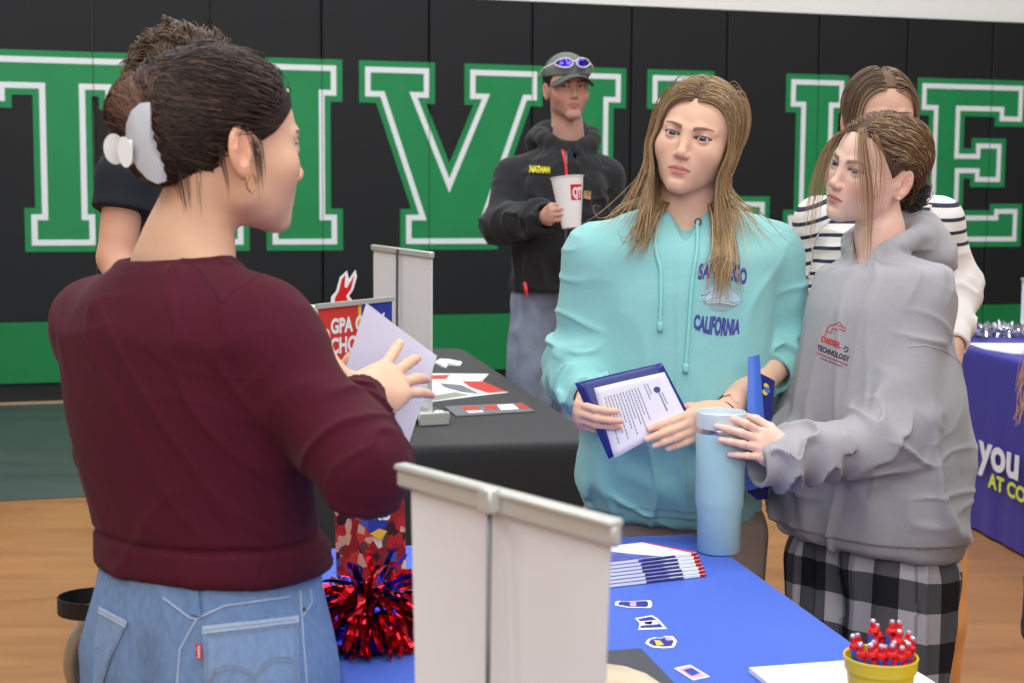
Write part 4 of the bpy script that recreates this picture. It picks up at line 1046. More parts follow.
EYE = np.array([0.0305, -0.0735, 0.0]); ER = 0.0125
class Head:
    def __init__(s, c, R, k=1.0, sex='f', gaze=(0, -1, 0), smile=0.0, blink=0.0, jaw=1.0, nose=1.0):
        s.c = np.asarray(c, float); s.R = R; s.k = k; s.sex = sex; s.gaze = nrm(gaze); s.smile = smile; s.blink = blink; s.jaw = jaw; s.nose = nose
    def W(s, q): return s.c + s.R @ (np.asarray(q, float) * s.k)
    def L(s, P_): return ((P_ - s.c.astype(f32)) @ (s.R / s.k).astype(f32)).astype(f32)
    def local(s, Q, ear_on=True):
        A = Q.copy(); A[:, 0] = np.abs(A[:, 0])            # mirrored half
        m = s.sex == 'm'; j = s.jaw; nz = s.nose; cz = 0.0 if m else 0.0035; cw = 1.0 if m else 0.80
        d = ell(A, (0, 0.018, 0.038), (0.0735, 0.092, 0.078))
        d = smin(d, ell(A, (0, -0.022, 0.012), (0.064, 0.066, 0.070)), 0.03)
        d = smin(d, ell(A, (0, -0.022, -0.038), (0.0575 * j, 0.058, 0.064)), 0.03)
        d = smin(d, ell(A, (0.026 * j, -0.047, -0.052), (0.025, 0.027, 0.034)), 0.026)
        # cheekbone, jaw line, chin
        d = smin(d, ell(A, (0.040, -0.052, -0.026), (0.021, 0.022, 0.020)), 0.030)
        jw = 0.0405 * j
        d = smin(d, cone(A, (jw, -0.006, -0.060), (0.010, -0.065, -0.098 + cz), 0.017, 0.014), 0.026)
        d = smin(d, cone(A, (jw + 0.008, 0.006, -0.025), (jw, -0.004, -0.060), 0.018, 0.017), 0.022)
        d = smin(d, ell(A, (0, -0.0735, -0.1005 + cz), (0.0165 * cw, 0.0125, 0.0120)), 0.018)
        if m: d = smin(d, ell(A, (0.012, -0.076, -0.104), (0.014, 0.011, 0.012)), 0.012)
        # muzzle
        d = smin(d, ell(A, (0, -0.0685, -0.062), (0.028, 0.0195, 0.026)), 0.02)
        # sockets
        e = EYE
        d = smax(d, -ell(A, (e[0] + 0.001, e[1] - 0.021, e[2] + 0.0015), (0.0195, 0.0165, 0.0125)), 0.013)
        # brow
        bz = 0.0175 if not m else 0.0155
        d = smin(d, bend(A, [(0.006, -0.0845, bz - 0.003), (0.024, -0.0830, bz + 0.001), (0.046, -0.0660, bz - 0.002)], [0.0045, 0.0052 if not m else 0.0068, 0.005], 0.004), 0.012)
        # nose
        d = smin(d, cone(A, (0, -0.0815, 0.006), (0, -0.0975, -0.030), 0.0062, 0.0072), 0.014)
        d = smin(d, ell(A, (0, -0.0990 * nz, -0.0350), (0.0092, 0.0088, 0.0078)), 0.009)
        d = smin(d, ell(A, (0.0098, -0.0930, -0.0385), (0.0062, 0.0088, 0.0062)), 0.0045)
        d = smax(d, -ell(A, (0.0058, -0.0985, -0.0450), (0.0030, 0.0048, 0.0028)), 0.002)
        # lips
        sm = s.smile
        d = smin(d, bend(A, [(0.0, -0.0868, -0.0612), (0.0075, -0.0862, -0.0606), (0.0215, -0.0785, -0.0655 + 0.004*sm)], [0.0032, 0.0034, 0.0015], 0.003), 0.0050)
        d = smin(d, bend(A, [(0.0, -0.0846, -0.0712), (0.010, -0.0832, -0.0708), (0.0205, -0.0785, -0.0668 + 0.004*sm)], [0.0050, 0.0046, 0.0015], 0.003), 0.0050)
        d = smax(d, -bend(A, [(0.0, -0.0925, -0.0656), (0.012, -0.0897, -0.0652), (0.0235, -0.0818, -0.0668 + 0.004*sm)], [0.0014, 0.0013, 0.0007], 0.001), 0.0022)
        d = smax(d, -ell(A, (0, -0.0955, -0.0525), (0.0024, 0.0058, 0.0055)), 0.004)
        d = smax(d, -ell(A, (0, -0.0910, -0.0835), (0.016, 0.006, 0.0042)), 0.006)
        # eyelids with the opening
        d = smin(d, sph(A, e, 0.0139), 0.004)
        op = 0.0056 - 0.0034 * s.blink; cx = A[:, 0] - e[0]; t = cx / 0.0158
        up = op * (1 - t * t) + 0.0006 + 0.05 * cx; lo_ = -0.0040 * (1 - t * t) + 0.05 * cx
        dz = np.maximum(A[:, 2] - up, lo_ - A[:, 2]); cut = np.maximum(dz, A[:, 1] + 0.0655); cut = np.maximum(cut, np.abs(cx) - 0.0158).astype(f32)
        slot = np.maximum(cut, -(sph(A, e, 0.0112)))
        d = smax(d, -slot, 0.0010)
        d = np.where((cut < 0) & (sph(A, e, 0.0112) > -0.004), np.maximum(d, 0.0112 - np.sqrt(((A - e.astype(f32))**2).sum(1))), d) if False else d
        if not ear_on: return d
        # ear
        Rr = RZ(math.radians(-14)) @ RX(math.radians(-8)); ec = (0.0770, 0.018, -0.010)
        q = (A - np.asarray(ec, f32)) @ Rr.astype(f32)  # ear frame
        ear = ell(q, (0, 0, 0.002), (0.0060, 0.0165, 0.0300)); ear = smin(ear, ell(q, (0.0, -0.004, -0.0235), (0.0045, 0.0090, 0.0105)), 0.006)
        ear = smax(ear, -ell(q, (0.0055, -0.001, 0.005), (0.0055, 0.0112, 0.0215)), 0.003)
        ear = smin(ear, bend(q, [(0.0015, 0.006, -0.012), (0.003, 0.0075, 0.004), (0.002, 0.004, 0.016)], [0.002, 0.0026, 0.002], 0.002), 0.003)
        ear = smax(ear, -ell(q, (0.0045, -0.0045, -0.004), (0.0060, 0.0055, 0.0085)), 0.003)
        ear = smin(ear, ell(q, (0.0, -0.0135, -0.006), (0.0045, 0.0045, 0.0065)), 0.004)
        d = smin(d, ear, 0.006)
        return d
    def f(s, P_): return s.local(s.L(P_)) * f32(s.k)
    def fs(s, P_): return s.local(s.L(P_), False) * f32(s.k)
    def colors(s, V, skin, lip=(196, 112, 108), brow=(110, 78, 56), blush=0.25, stubble=0.0, stub_col=(84, 66, 58)):
        Q = s.L(V.astype(f32)); A = Q.copy(); A[:, 0] = np.abs(A[:, 0])
        col = np.tile(lin(skin), (len(V), 1)); x, y, z = A[:, 0], A[:, 1], A[:, 2]
        def mixc(m, c, amt=1.0):
            m = (np.clip(m, 0, 1) * amt)[:, None]; return col * (1 - m) + lin(c) * m
        n = noise(V / 0.012)[:, None]; col = col * (1 + 0.03 * n)
        red = np.clip(lin(skin) * [1.02, 0.72, 0.68], 0, 1)
        def mixr(m, c): m = np.clip(m, 0, 1)[:, None]; return col * (1 - m) + c * m
        front = y < -0.03
        ck = np.exp(-(((x - 0.042) / 0.018) ** 2 + ((z + 0.034) / 0.016) ** 2)) * front; col = mixr(ck * blush * 1.6, red)
        nt = np.exp(-((x / 0.012) ** 2 + ((z + 0.037) / 0.010) ** 2)) * (y < -0.085); col = mixr(nt * blush * 1.4, red)
        earm = ss(x, 0.070, 0.076) * ss(y, -0.005, 0.003); col = mixr(earm * 0.45, red)
        # lips
        t = x / 0.0225; up = -0.0572 - 0.0020 * (1 - np.exp(-(x / 0.0035) ** 2) ) * 0 - 0.0082 * t * t - 0.0012 * np.exp(-(x / 0.0025) ** 2)
        lo_ = -0.0772 + 0.0105 * t * t
        lipm = ss(up - z, -0.0009, 0.0009) * ss(z - lo_, -0.0009, 0.0009) * (t < 1) * (y < -0.070); col = mixc(lipm, lip, 0.85)
        col = mixc(np.exp(-((z + 0.0655 + 0.0012 * t * t) / 0.0011) ** 2) * (t < 1.02) * (y < -0.075), (112, 52, 50), 0.75)
        # brows
        bt = (x - 0.009) / 0.040; bz = 0.0132 + 0.0065 * np.sin(np.clip(bt, 0, 1) * 2.2) - (0.002 if s.sex == 'm' else 0); th = (0.0046 if s.sex == 'm' else 0.0040) * (1 - 0.65 * np.clip(bt, 0, 1))
        bm = ss(th * 1.25 - np.abs(z - bz), -0.0004, 0.0012) * (bt > 0) * (bt < 1) * ss(bt, 0, 0.12) * front
        col = mixc(bm, brow, 0.85)
        # lash line around the opening, soft crease shade colour of the lid
        e = EYE; cx = x - e[0]; tt = cx / 0.0158; op = 0.0056 - 0.0034 * s.blink
        upc = op * (1 - tt * tt) + 0.0006 + 0.05 * cx; loc = -0.0040 * (1 - tt * tt) + 0.05 * cx
        on = (np.abs(tt) < 1.12) & front
        lid = ss(z - upc, 0.0, 0.0012) * ss(0.0075 - (z - upc), 0.0, 0.004) * on; col = mixc(lid, (150, 104, 92), 0.35)
        col = mixc(np.exp(-((z - upc - 0.0005) / 0.0013) ** 2) * on, (40, 28, 26), 0.95 if s.sex == 'f' else 0.6)
        col = mixc(np.exp(-((z - loc + 0.0004) / 0.0008) ** 2) * on, (96, 62, 56), 0.45)
        inner = (sph(A, e, 0.0131) < 0) & front & (z < upc + 0.001) & (z > loc - 0.001)
        col = mixc(inner.astype(float), (150, 90, 84), 0.6)
        if stubble:
            sb = ss(-z, 0.028, 0.058) * ss(-y, -0.02, 0.01); sb = np.maximum(sb, 0) * (1 - lipm) * ss(-z, 0.040, 0.052)
            side = ss(x, 0.050, 0.062) * ss(-z, -0.02, 0.02) * (y < 0.02) * (y > -0.03); col = mixc(np.maximum(sb, side) * (0.75 + 0.25 * noise(V / 0.003)), stub_col, stubble)
        return np.clip(col, 0, 1)

def eyeball(head, side, parent, iris=(96, 120, 130)):
    """eye as its own part; iris and pupil turned towards the gaze"""
    c = head.W(EYE * [side, 1, 1]); g = head.gaze; n1, n2 = 28, 36; r = ER * head.k
    a = nrm(np.cross(g, (0, 0, 1))); b = np.cross(a, g)
    V = []; K = []
    for i in range(n1 + 1):
        th = math.pi * (i / n1) ** 1.3; rr = r * (1 + 0.035 * math.exp(-(th / 0.42) ** 2))
        if th < 0.21: cc = (10, 10, 12)
        elif th < 0.53: cc = tuple(np.array(iris) * (0.8 + 0.35 * (th - 0.19) / 0.30)) if th < 0.47 else (40, 44, 50)
        else: cc = (196, 184, 180)
        for k in range(n2):
            q = 2 * math.pi * k / n2; V.append(c + rr * (math.cos(th) * g + math.sin(th) * (math.cos(q) * a + math.sin(q) * b))); K.append(lin(cc))
    F = np.array([(i*n2+k, (i+1)*n2+k, (i+1)*n2+(k+1) % n2, i*n2+(k+1) % n2) for i in range(n1) for k in range(n2)])
    me = np_mesh('eye', np.array(V), F, cols=np.array(K))
    return obj('eye', me, M['eye'], parent)

M['eye'] = mat('eye_surface', vcol=True, rough=0.06, spec=0.6, coat=1.0)

def skin_mat(name): return mat(name, vcol=True, rough=0.48, sss=0.12, bump=[(260, 0.10)], bdist=0.0006, spec=0.35)
M['skin'] = skin_mat('skin_surface')

# ------------------------------------------------------------------ hand
def hand_sdf(wrist, d, n, size=1.0, curls=None, spread=0.10, thumb=(0.5, 0.3), side=1, forearm=None, fr=None, thick=1.0):
    """wrist point, d = direction wrist->knuckles, n = back-of-hand normal, side=+1 thumb on +s where s = cross(d,n).
    curls: per finger (mcp,pip,dip) bend towards the palm in rad, index..little"""
    d = nrm(d); n = nrm(np.asarray(n) - d * (np.asarray(n) @ d)); s = np.cross(d, n) * side; w = np.asarray(wrist, float); k = size
    curls = curls or [(0.3, 0.4, 0.2)] * 4
    prims = []   # (a,b,r1,r2,k)
    offs = [0.0275, 0.0095, -0.0085, -0.0255]; lens = [(0.043, 0.025, 0.020), (0.048, 0.029, 0.021), (0.045, 0.027, 0.020), (0.035, 0.020, 0.018)]
    rad = [(0.0088, 0.0080, 0.0072, 0.0060), (0.0090, 0.0082, 0.0073, 0.0061), (0.0086, 0.0078, 0.0070, 0.0058), (0.0078, 0.0070, 0.0062, 0.0052)]
    reach = [0.086, 0.090, 0.085, 0.076]
    P_ = lambda a, b, c: w + k * (a * d + b * s + c * n)
    fing = []
    for i in range(4):
        kn = P_(reach[i], offs[i] * 0.92, -0.001)
        base = P_(0.022, offs[i] * 0.55, -0.002)
        fing.append([(base, kn, 0.0125 * k * thick, rad[i][0] * 1.18 * k * thick)])
        dir_ = nrm(d + s * ((1.5 - i) * spread)); p = kn; ang = 0; chain = []
        for j in range(3):
            ang += curls[i][j]; v = math.cos(ang) * dir_ - math.sin(ang) * n
            q = p + v * lens[i][j] * k; chain.append((p, q, rad[i][j] * k, rad[i][j + 1] * k)); p = q
        fing.append(chain)
    ta, tb = thumb  # abduction out of the palm side, flexion towards palm
    t0 = P_(0.020, 0.022, -0.006); v1 = nrm(d * math.cos(ta) + s * math.sin(ta) - n * tb * 0.8)
    t1 = t0 + v1 * 0.040 * k; v2 = nrm(v1 + d * 0.35 - n * tb * 0.7 - s * 0.15); t2 = t1 + v2 * 0.033 * k; v3 = nrm(v2 + d * 0.30 - n * tb * 0.4 - s * 0.25); t3 = t2 + v3 * 0.026 * k
    fa = np.asarray(forearm, float) if forearm is not None else w - d * 0.2
    Rp = np.stack([d, s, n], 1)
    def f(Q):
        D = ell(Q, P_(0.050, 0.001, -0.004), np.array([0.048, 0.040, 0.0150]) * k * [1, 1, thick], Rp)
        for i in range(4):
            for (a, b, r1, r2) in fing[2 * i]: D = smin(D, cone(Q, a, b, r1, r2), 0.012)
        D = smin(D, cone(Q, t0, t1, 0.0145 * k, 0.0105 * k), 0.014)
        D = smin(D, cone(Q, w - d * 0.01, P_(0.03, 0, -0.002), 0.020 * k, 0.021 * k), 0.02)
        for i in range(4):
            c = None
            for (a, b, r1, r2) in fing[2 * i + 1]:
                e = cone(Q, a, b, r1, r2); c = e if c is None else smin(c, e, 0.003)
            D = smin(D, c, 0.0045)
        t = smin(cone(Q, t1, t2, 0.0102 * k, 0.0092 * k), cone(Q, t2, t3, 0.0092 * k, 0.0070 * k), 0.003)
        D = smin(D, t, 0.006)
        D = smin(D, cone(Q, w, fa, 0.0235 * k if fr is None else fr[0], 0.036 * k if fr is None else fr[1]), 0.022)
        return D
    info = dict(tips=[fing[2*i+1][2] for i in range(4)] + [(t2, t3, 0.0092*k, 0.0070*k)], n=n, d=d, s=s, w=w, k=k)
    return f, info

def hand_colors(V, info, skin, nail=(232, 188, 178)):
    col = np.tile(lin(skin), (len(V), 1)) * (1 + 0.03 * noise(V.astype(f32) / 0.012)[:, None])
    pink = lin(skin) * [1.0, 0.80, 0.76]
    for i, (a, b, r1, r2) in enumerate(info['tips']):
        ax = nrm(b - a); m = np.exp(-(np.linalg.norm(V - b, axis=1) / 0.013) ** 2)[:, None] * 0.5; col = col * (1 - m) + pink * m
        nn = nrm(info['n'] - ax * (info['n'] @ ax)) if i < 4 else nrm(np.cross(ax, info['d']) * 0.2 + info['s'] * 0.7 + info['n'] * 0.6)
        q = V - (b - ax * 0.001); al = q @ ax; ln_ = q @ nn; lat = np.linalg.norm(q - al[:, None] * ax - ln_[:, None] * nn, axis=1)
        mk = (ln_ > 0.0028) & (np.abs(al) < 0.0058) & (lat < 0.0046); col[mk] = lin(nail)
    return np.clip(col, 0, 1)

# ------------------------------------------------------------------ hair strands
def trace(roots, n, step, dirf, col_f, off, seed=0, iters=2, stick=None):
    """walk strands: dirf(P,t,i)->desired direction; col_f collider distance; off (S,) clearance"""
    Pp = roots.astype(f32).copy(); path = [Pp.copy()]; v = None
    for i in range(n - 1):
        d = dirf(Pp, i / (n - 1), i).astype(f32)
        v = d if v is None else v * 0.55 + d * 0.45
        v = v / (np.linalg.norm(v, axis=1, keepdims=True) + 1e-9)
        Q = Pp + v * (step[:, None] if hasattr(step, '__len__') else step)
        for _ in range(iters):
            sd = col_f(Q); pen = off - sd; m = pen > 0
            if m.any():
                g = grad(col_f, Q[m], 0.001); g /= np.linalg.norm(g, axis=1, keepdims=True) + 1e-9
                Q[m] = Q[m] + g * pen[m][:, None]
        if stick is not None:
            w = stick(Q); m = w > 0.02
            if m.any():
                sd = col_f(Q[m]); g = grad(col_f, Q[m], 0.001); g /= np.linalg.norm(g, axis=1, keepdims=True) + 1e-9
                Q[m] = Q[m] - g * (np.maximum(sd - off[m], 0) * w[m])[:, None]
        v = (Q - Pp); v = v / (np.linalg.norm(v, axis=1, keepdims=True) + 1e-9)
        Pp = Q; path.append(Pp.copy())
    return np.stack(path, 1)

def strand_cols(paths, base, tip=None, var=0.18, rs=None, streak=None):
    S, T, _ = paths.shape; rs = rs or np.random.default_rng(1)
    b = lin(base)[None]; t = lin(tip if tip is not None else base)[None]
    mx = rs.random((S, 1)); k = 1 + var * rs.normal(size=(S, 1)); k = np.clip(k, 0.45, 1.8)
    tt = np.linspace(0, 1, T)[None, :, None]
    c = (b[:, None] * (1 - tt) + t[:, None] * tt) * k[:, None]
    if streak is not None:
        m = (rs.random(S) < streak[1])[:, None, None]; c = np.where(m, lin(streak[0])[None, None] * k[:, None], c)
    return np.clip(c, 0, 1)

def taper(S, T, r0, r1=0.35, tipl=0.25):
    t = np.linspace(0, 1, T); w = np.where(t > 1 - tipl, 1 - (1 - r1) * (t - 1 + tipl) / tipl, 1.0)
    return np.tile(w * r0, (S, 1))
def hair_mat(name, rough=0.36): return mat(name, vcol=True, rough=rough, spec=0.45)
M['hair'] = hair_mat('hair_surface'); M['hair_base'] = mat('hair_base', vcol=True, rough=0.6, spec=0.2)
# ------------------------------------------------------------------ bodies and clothes
def frame2(theta): return RZ(math.radians(theta))      # columns: left, back, up
def levels(Q, O, R, rows, p=2.3, top=None, bot=None, k=0.02, dq=None):
    """elliptical tube along the local z: rows (z, cx, cy, a, b)"""
    q = (Q - np.asarray(O, f32)) @ R.astype(f32)
    rows = np.asarray(rows, float); z = q[:, 2]
    # smooth interpolation
    zz = np.linspace(rows[0, 0], rows[-1, 0], 60)
    def cub(y):
        y0 = np.interp(zz, rows[:, 0], y); ker = np.array([1, 2, 3, 2, 1.]) / 9; yp = np.pad(y0, 2, mode='edge'); return np.convolve(yp, ker, 'valid')
    cx, cy, a, b = [np.interp(z, zz, cub(rows[:, i])).astype(f32) for i in (1, 2, 3, 4)]
    X = np.abs(q[:, 0] - cx) / a; Y = np.abs(q[:, 1] - cy) / b
    d = ((X ** p + Y ** p + 1e-9) ** (1 / p) - 1) * np.minimum(a, b)
    zt = rows[-1, 0] if top is None else top; zb = rows[0, 0] if bot is None else bot
    return smax(smax(d, z - f32(zt), k), f32(zb) - z, k)

def ridge(Q, A, sc, sharp=1.0):
    """long cloth folds: A rows = axes, sc = wavelength along each"""
    n = noise((Q @ np.asarray(A, f32).T) / np.asarray(sc, f32))
    return (1 - np.abs(n) * 2 * sharp)

def seg_frame(a, b):
    x = nrm(np.asarray(b) - np.asarray(a)); y = nrm(np.cross(x, (0.1, 0.2, 1.0)) if abs(x[2]) < 0.95 else np.cross(x, (1, 0.1, 0))); return np.stack([x, y, np.cross(x, y)])

def sleeve(Q, S, E, W, r, amp=0.006, lam=0.034, k=0.05, cuff=0.05, cuffr=None, seed=0.0, ext=None):
    """loose sleeve from shoulder over elbow to the wrist with bunching folds; ribbed cuff at the end"""
    S, E, W = [np.asarray(v, float) for v in (S, E, W)]
    d1 = cone(Q, S, E, r[0], r[1]); fw = nrm(W - E); Wc = W - fw * cuff
    d2 = cone(Q, E, Wc, r[1], r[2])
    if ext is not None: d2 = smin(d2, cone(Q, ext[0], ext[1], ext[2], ext[3]), 0.05)
    d = smin(d1, d2, k)
    near = d < 0.03
    if near.any() and amp > 0:
        q = Q[near]; A1 = seg_frame(S, E); A2 = seg_frame(E, W)
        w1 = d1[near] < d2[near]
        off = np.array([seed, 1.7 * seed, 0.4], f32)
        n1 = noise((q @ A1.astype(f32).T) / np.array([lam * 1.5, 0.10, 0.10], f32) + off)
        n2 = noise((q @ A2.astype(f32).T) / np.array([lam, 0.075, 0.075], f32) + off)
        h2 = np.clip(((q - E.astype(f32)) @ fw.astype(f32)) / np.linalg.norm(W - E), -0.3, 1)
        ax1 = nrm(E - S); h1 = np.clip(((q - S.astype(f32)) @ ax1.astype(f32)) / np.linalg.norm(E - S), 0, 1)
        a1 = (0.25 + 0.75 * ss(h1, 0.45, 1.0)); a2 = 0.55 + 0.6 * ss(h2, 0.35, 0.95) + 0.4 * ss(-h2, -0.25, 0.1)
        m2 = ss((d1 - d2)[near], -0.03, 0.03)
        disp = (1 - m2) * a1 * FO(n1) + m2 * a2 * FO(n2)
        d = d.copy(); d[near] -= (disp * amp * ss(-d[near], -0.03, -0.012)).astype(f32)
    if cuff > 0:
        cr = cuffr or r[2] * 0.72
        c = cone(Q, Wc, W, cr * 1.02, cr); c = np.maximum(c, ((Q - W.astype(f32)) @ fw.astype(f32)) - 0.0)
        nearc = c < 0.02
        if nearc.any():
            A2 = seg_frame(E, W).astype(f32); q = (Q[nearc] - W.astype(f32)) @ A2.T
            c = c.copy(); c[nearc] += (0.0006 * np.sin(np.arctan2(q[:, 1], q[:, 2]) * 46)).astype(f32)
        d = smin(d, c, 0.010)
        d = smax(d, -cone(Q, W - fw * 0.022, W + fw * 0.05, cr - 0.008, cr - 0.006), 0.003)
    return d

def legs_sdf(hipc, R, knees, ankles, rh=0.085, rk=0.058, ra=0.040, pel=1.0):
    def f(Q):
        d = None
        for s_, k_, a_ in ((1, knees[0], ankles[0]), (-1, knees[1], ankles[1])):
            h = np.asarray(hipc) + R @ np.array([s_ * 0.085, 0, -0.02])
            c = smin(cone(Q, h, k_, rh, rk), cone(Q, k_, a_, rk, ra), 0.02); d = c if d is None else smin(d, c, 0.01)
        return smin(d, ell(Q, np.asarray(hipc) + [0, 0, 0.03], (0.15 * pel, 0.10 * pel, 0.12 * pel), R), 0.04)
    return f

def shoes(parent, ankles, theta, m, sole, s=1.0):
    R = frame2(theta)
    for a in ankles:
        c = np.array([a[0], a[1], 0.0])
        f = lambda Q: smin(smin(cone(Q, c + R @ [0, 0.035, 0.048], c + R @ [0, -0.13 * s, 0.036], 0.040, 0.034), cone(Q, c + R @ [0, 0.02, 0.05], c + R @ [0, 0.015, 0.095], 0.040, 0.042), 0.03), cone(Q, c + R @ [0, -0.05, 0.04], c + R @ [0, -0.10, 0.035], 0.044, 0.040), 0.02)
        g = lambda Q: smax(f(Q), 0.020 - Q[:, 2], 0.004)
        V, F = mesh_sdf(g, c + [-.24, -.24, 0.0], c + [.24, .24, .17], 0.008, proj=1)
        sh = obj('shoe', np_mesh('shoe', V, F), m, parent)
        h = lambda Q: np.maximum(np.maximum(smin(cone(Q * [1, 1, 0], (c + R @ [0, 0.035, 0]), (c + R @ [0, -0.13 * s, 0]), 0.045, 0.040), 9, 0), 0.001 - Q[:, 2]), Q[:, 2] - 0.026)
        V, F = mesh_sdf(h, c + [-.24, -.24, -0.02], c + [.24, .24, .05], 0.008, proj=1)
        obj('sole', np_mesh('sole', V, F), sole, sh)

def make_body(root, head, nb, R, hip, sh, el, wr, hands, knees, ankles, skin, hres=0.0017, handres=0.0021, cargs=None, neck_r=0.050, collar_z=None, bare=None, hand_ext=0.10, coarse=0.012, trap=True):
    """one continuous skin surface: head, neck, trunk, arms, hands and legs"""
    cargs = cargs or {}
    k = head.k
    n0 = head.W((0, 0.030, -0.045)); n1 = np.asarray(nb, float)
    nb2 = n1 + [0, 0, -0.055]
    chest = (np.asarray(sh[0]) + np.asarray(sh[1])) / 2 + [0, 0, -0.13]
    legs = legs_sdf(hip, R, knees, ankles, 0.068, 0.045, 0.034, 0.75)
    headf = bounded(head.f, head.W((0, 0, -0.005)), 0.155 * k)
    wr = [np.asarray(w, float) for w in wr]
    hb = []
    for w, (hf, inf) in zip(wr, hands):
        hb.append(bounded(hf, w + inf['d'] * 0.06, 0.20) if hf else None)
    def neck(Q):
        d = smin(cone(Q, n0, n1, neck_r, neck_r * 1.04), cone(Q, n1, nb2, neck_r * 1.04, neck_r * 1.2), 0.03)
        for s_ in (sh if trap else ()): d = smin(d, cone(Q, n0 * 0.35 + n1 * 0.65, n1 + (np.asarray(s_) - n1) * 0.42 + [0, 0, -0.008], 0.033, 0.038), 0.035)
        return d
    def f_head(Q): return smin(headf(Q), neck(Q), 0.018)
    def f_body(Q):
        d = smin(neck(Q), ell(Q, chest, (0.135, 0.085, 0.17), R), 0.05)
        d = smin(d, cone(Q, chest + [0, 0, -0.08], np.asarray(hip) + [0, 0, 0.06], 0.080, 0.080), 0.05)
        for i in (0, 1):
            d = smin(d, cone(Q, n1 + [0, 0, -0.085], np.asarray(sh[i]) + [0, 0, -0.01], 0.038, 0.040), 0.03)
            d = smin(d, smin(cone(Q, sh[i], el[i], 0.046, 0.038), cone(Q, el[i], wr[i], 0.038, 0.026), 0.01), 0.02)
        return smin(d, legs(Q), 0.05)
    parts = []
    hc = head.W((0, 0, 0)); zc = (collar_z if collar_z is not None else n1[2] - 0.06)
    lo = np.array([min(hc[0], n1[0]) - 0.14 * k, min(hc[1], n1[1]) - 0.14 * k, zc]); hi = np.array([max(hc[0], n1[0]) + 0.14 * k, max(hc[1], n1[1]) + 0.14 * k, hc[2] + 0.145 * k])
    V, F = mesh_sdf(f_head, lo, hi, hres); parts.append((V, F, head.colors(V, skin, **cargs)))
    masks = []
    for i, (w, (hf, inf)) in enumerate(zip(wr, hands)):
        if hf is None: continue
        c = w + inf['d'] * 0.085; L_ = 0.145
        V, F = mesh_sdf(hb[i], c - L_, c + L_, handres)
        parts.append((V, F, hand_colors(V, inf, skin))); masks.append((w, inf['d']))
    allp = np.array([sh[0], sh[1], el[0], el[1], wr[0], wr[1], hip, knees[0], knees[1], ankles[0], ankles[1], n1])
    lo = allp.min(0) - 0.2; hi = allp.max(0) + 0.2; lo[2] = 0.0
    V, F = mesh_sdf(f_body, lo, hi, coarse, proj=1)
    keep = ~(V[:, 2] > zc + 0.02) | (np.linalg.norm((V - n1)[:, :2], axis=1) > 0.15)
    for w, d in masks: keep &= ~((((V - w) @ d) > -0.02) & (np.linalg.norm(V - w, axis=1) < 0.12))
    V, F = sub_faces(V, F, keep)
    parts.append((V, F, np.tile(lin(skin), (len(V), 1))))
    V, F, K = join(*parts)
    b = obj('body', np_mesh('body', V, F, cols=K), M['skin'], root)
    return b

HAIRLINE = ([0, .45, .8, 1.05, 1.25, 1.42, 1.55, 1.8, 2.2, math.pi], [.074, .070, .048, .020, .000, .016, .022, .0, -.050, -.060])
def hl(q, table=HAIRLINE):
    phi = np.abs(np.arctan2(q[:, 0], -(q[:, 1] - 0.01))); return np.interp(phi, table[0], table[1])
def hair_cap(head, thick=0.007, extra=None, table=HAIRLINE, res=0.0026, color=(90, 66, 48), name='hair', box=0.17, var=0.25, flow=(0.25, 1, 0.12)):
    def f(P_):
        Q = head.L(P_); d = head.local(Q, False) - f32(thick)
        if extra is not None: d = extra(Q, d)
        g = (hl(Q, table) - Q[:, 2]).astype(f32)
        if extra is not None: g = np.minimum(g, extra(Q, np.full(len(Q), 1.0, f32)) + 0.0)
        return smax(d, g, 0.006) * f32(head.k)
    c = head.W((0, 0.02, 0.0))
    V, F = mesh_sdf(f, c - box, c + box, res, proj=1)
    Q = head.L(V.astype(f32)); s = noise(Q / np.array([0.0025, 0.05, 0.006], f32)); s2 = noise(Q / np.array([0.012, 0.05, 0.02], f32))
    col = lin(color) * (1 + var * s + var * 0.6 * s2)[:, None]
    return f, V, F, np.clip(col, 0, 1)

def scalp_roots(head, n, rs, cond=None, table=HAIRLINE, grow=0.003):
    out = []
    while sum(len(o) for o in out) < n:
        u = rs.normal(size=(n * 2, 3)); u /= np.linalg.norm(u, axis=1, keepdims=True); u[:, 2] = u[:, 2]
        q = np.array([0, 0.018, 0.030]) + u * [0.0745, 0.093, 0.084]
        m = q[:, 2] > hl(q, table) - grow
        m &= ~((np.abs(q[:, 0]) > 0.06) & (q[:, 2] < 0.012) & (q[:, 1] > -0.012) & (q[:, 1] < 0.034))
        if cond is not None: m &= cond(q)
        out.append(q[m])
    return np.concatenate(out)[:n]

def hair_mesh(sets, name, parent, caps=()):
    parts = [c for c in caps] + sets
    V, F, K = join(*parts); nf = sum(len(c[1]) for c in caps); fm = np.zeros(len(F), np.int32); fm[:nf] = 1
    return obj(name, np_mesh(name, V, F, cols=K, mats=[M['hair'], M['hair_base']], fmat=fm), None, parent)

def surface_decal(name, V2, F2, O, ux, uy, f, m, parent, dist=0.25, lift=0.0008, sub=True):
    """prints flat marks onto a garment: starts at O + u*ux + v*uy and walks along n onto f=0"""
    n = nrm(np.cross(ux, uy))
    pts = np.array([np.asarray(O) + u * np.asarray(ux) + v * np.asarray(uy) + n * dist for u, v in V2]).astype(f32)
    for _ in range(40):
        d = f(pts); st = np.clip(d, -0.02, 0.02) * 0.9; pts = pts - (st[:, None] * n).astype(f32)
    pts = pts + (n * lift).astype(f32)
    me = np_mesh(name, pts, [tuple(t) for t in F2], smooth=True)
    return obj(name, me, m, parent)

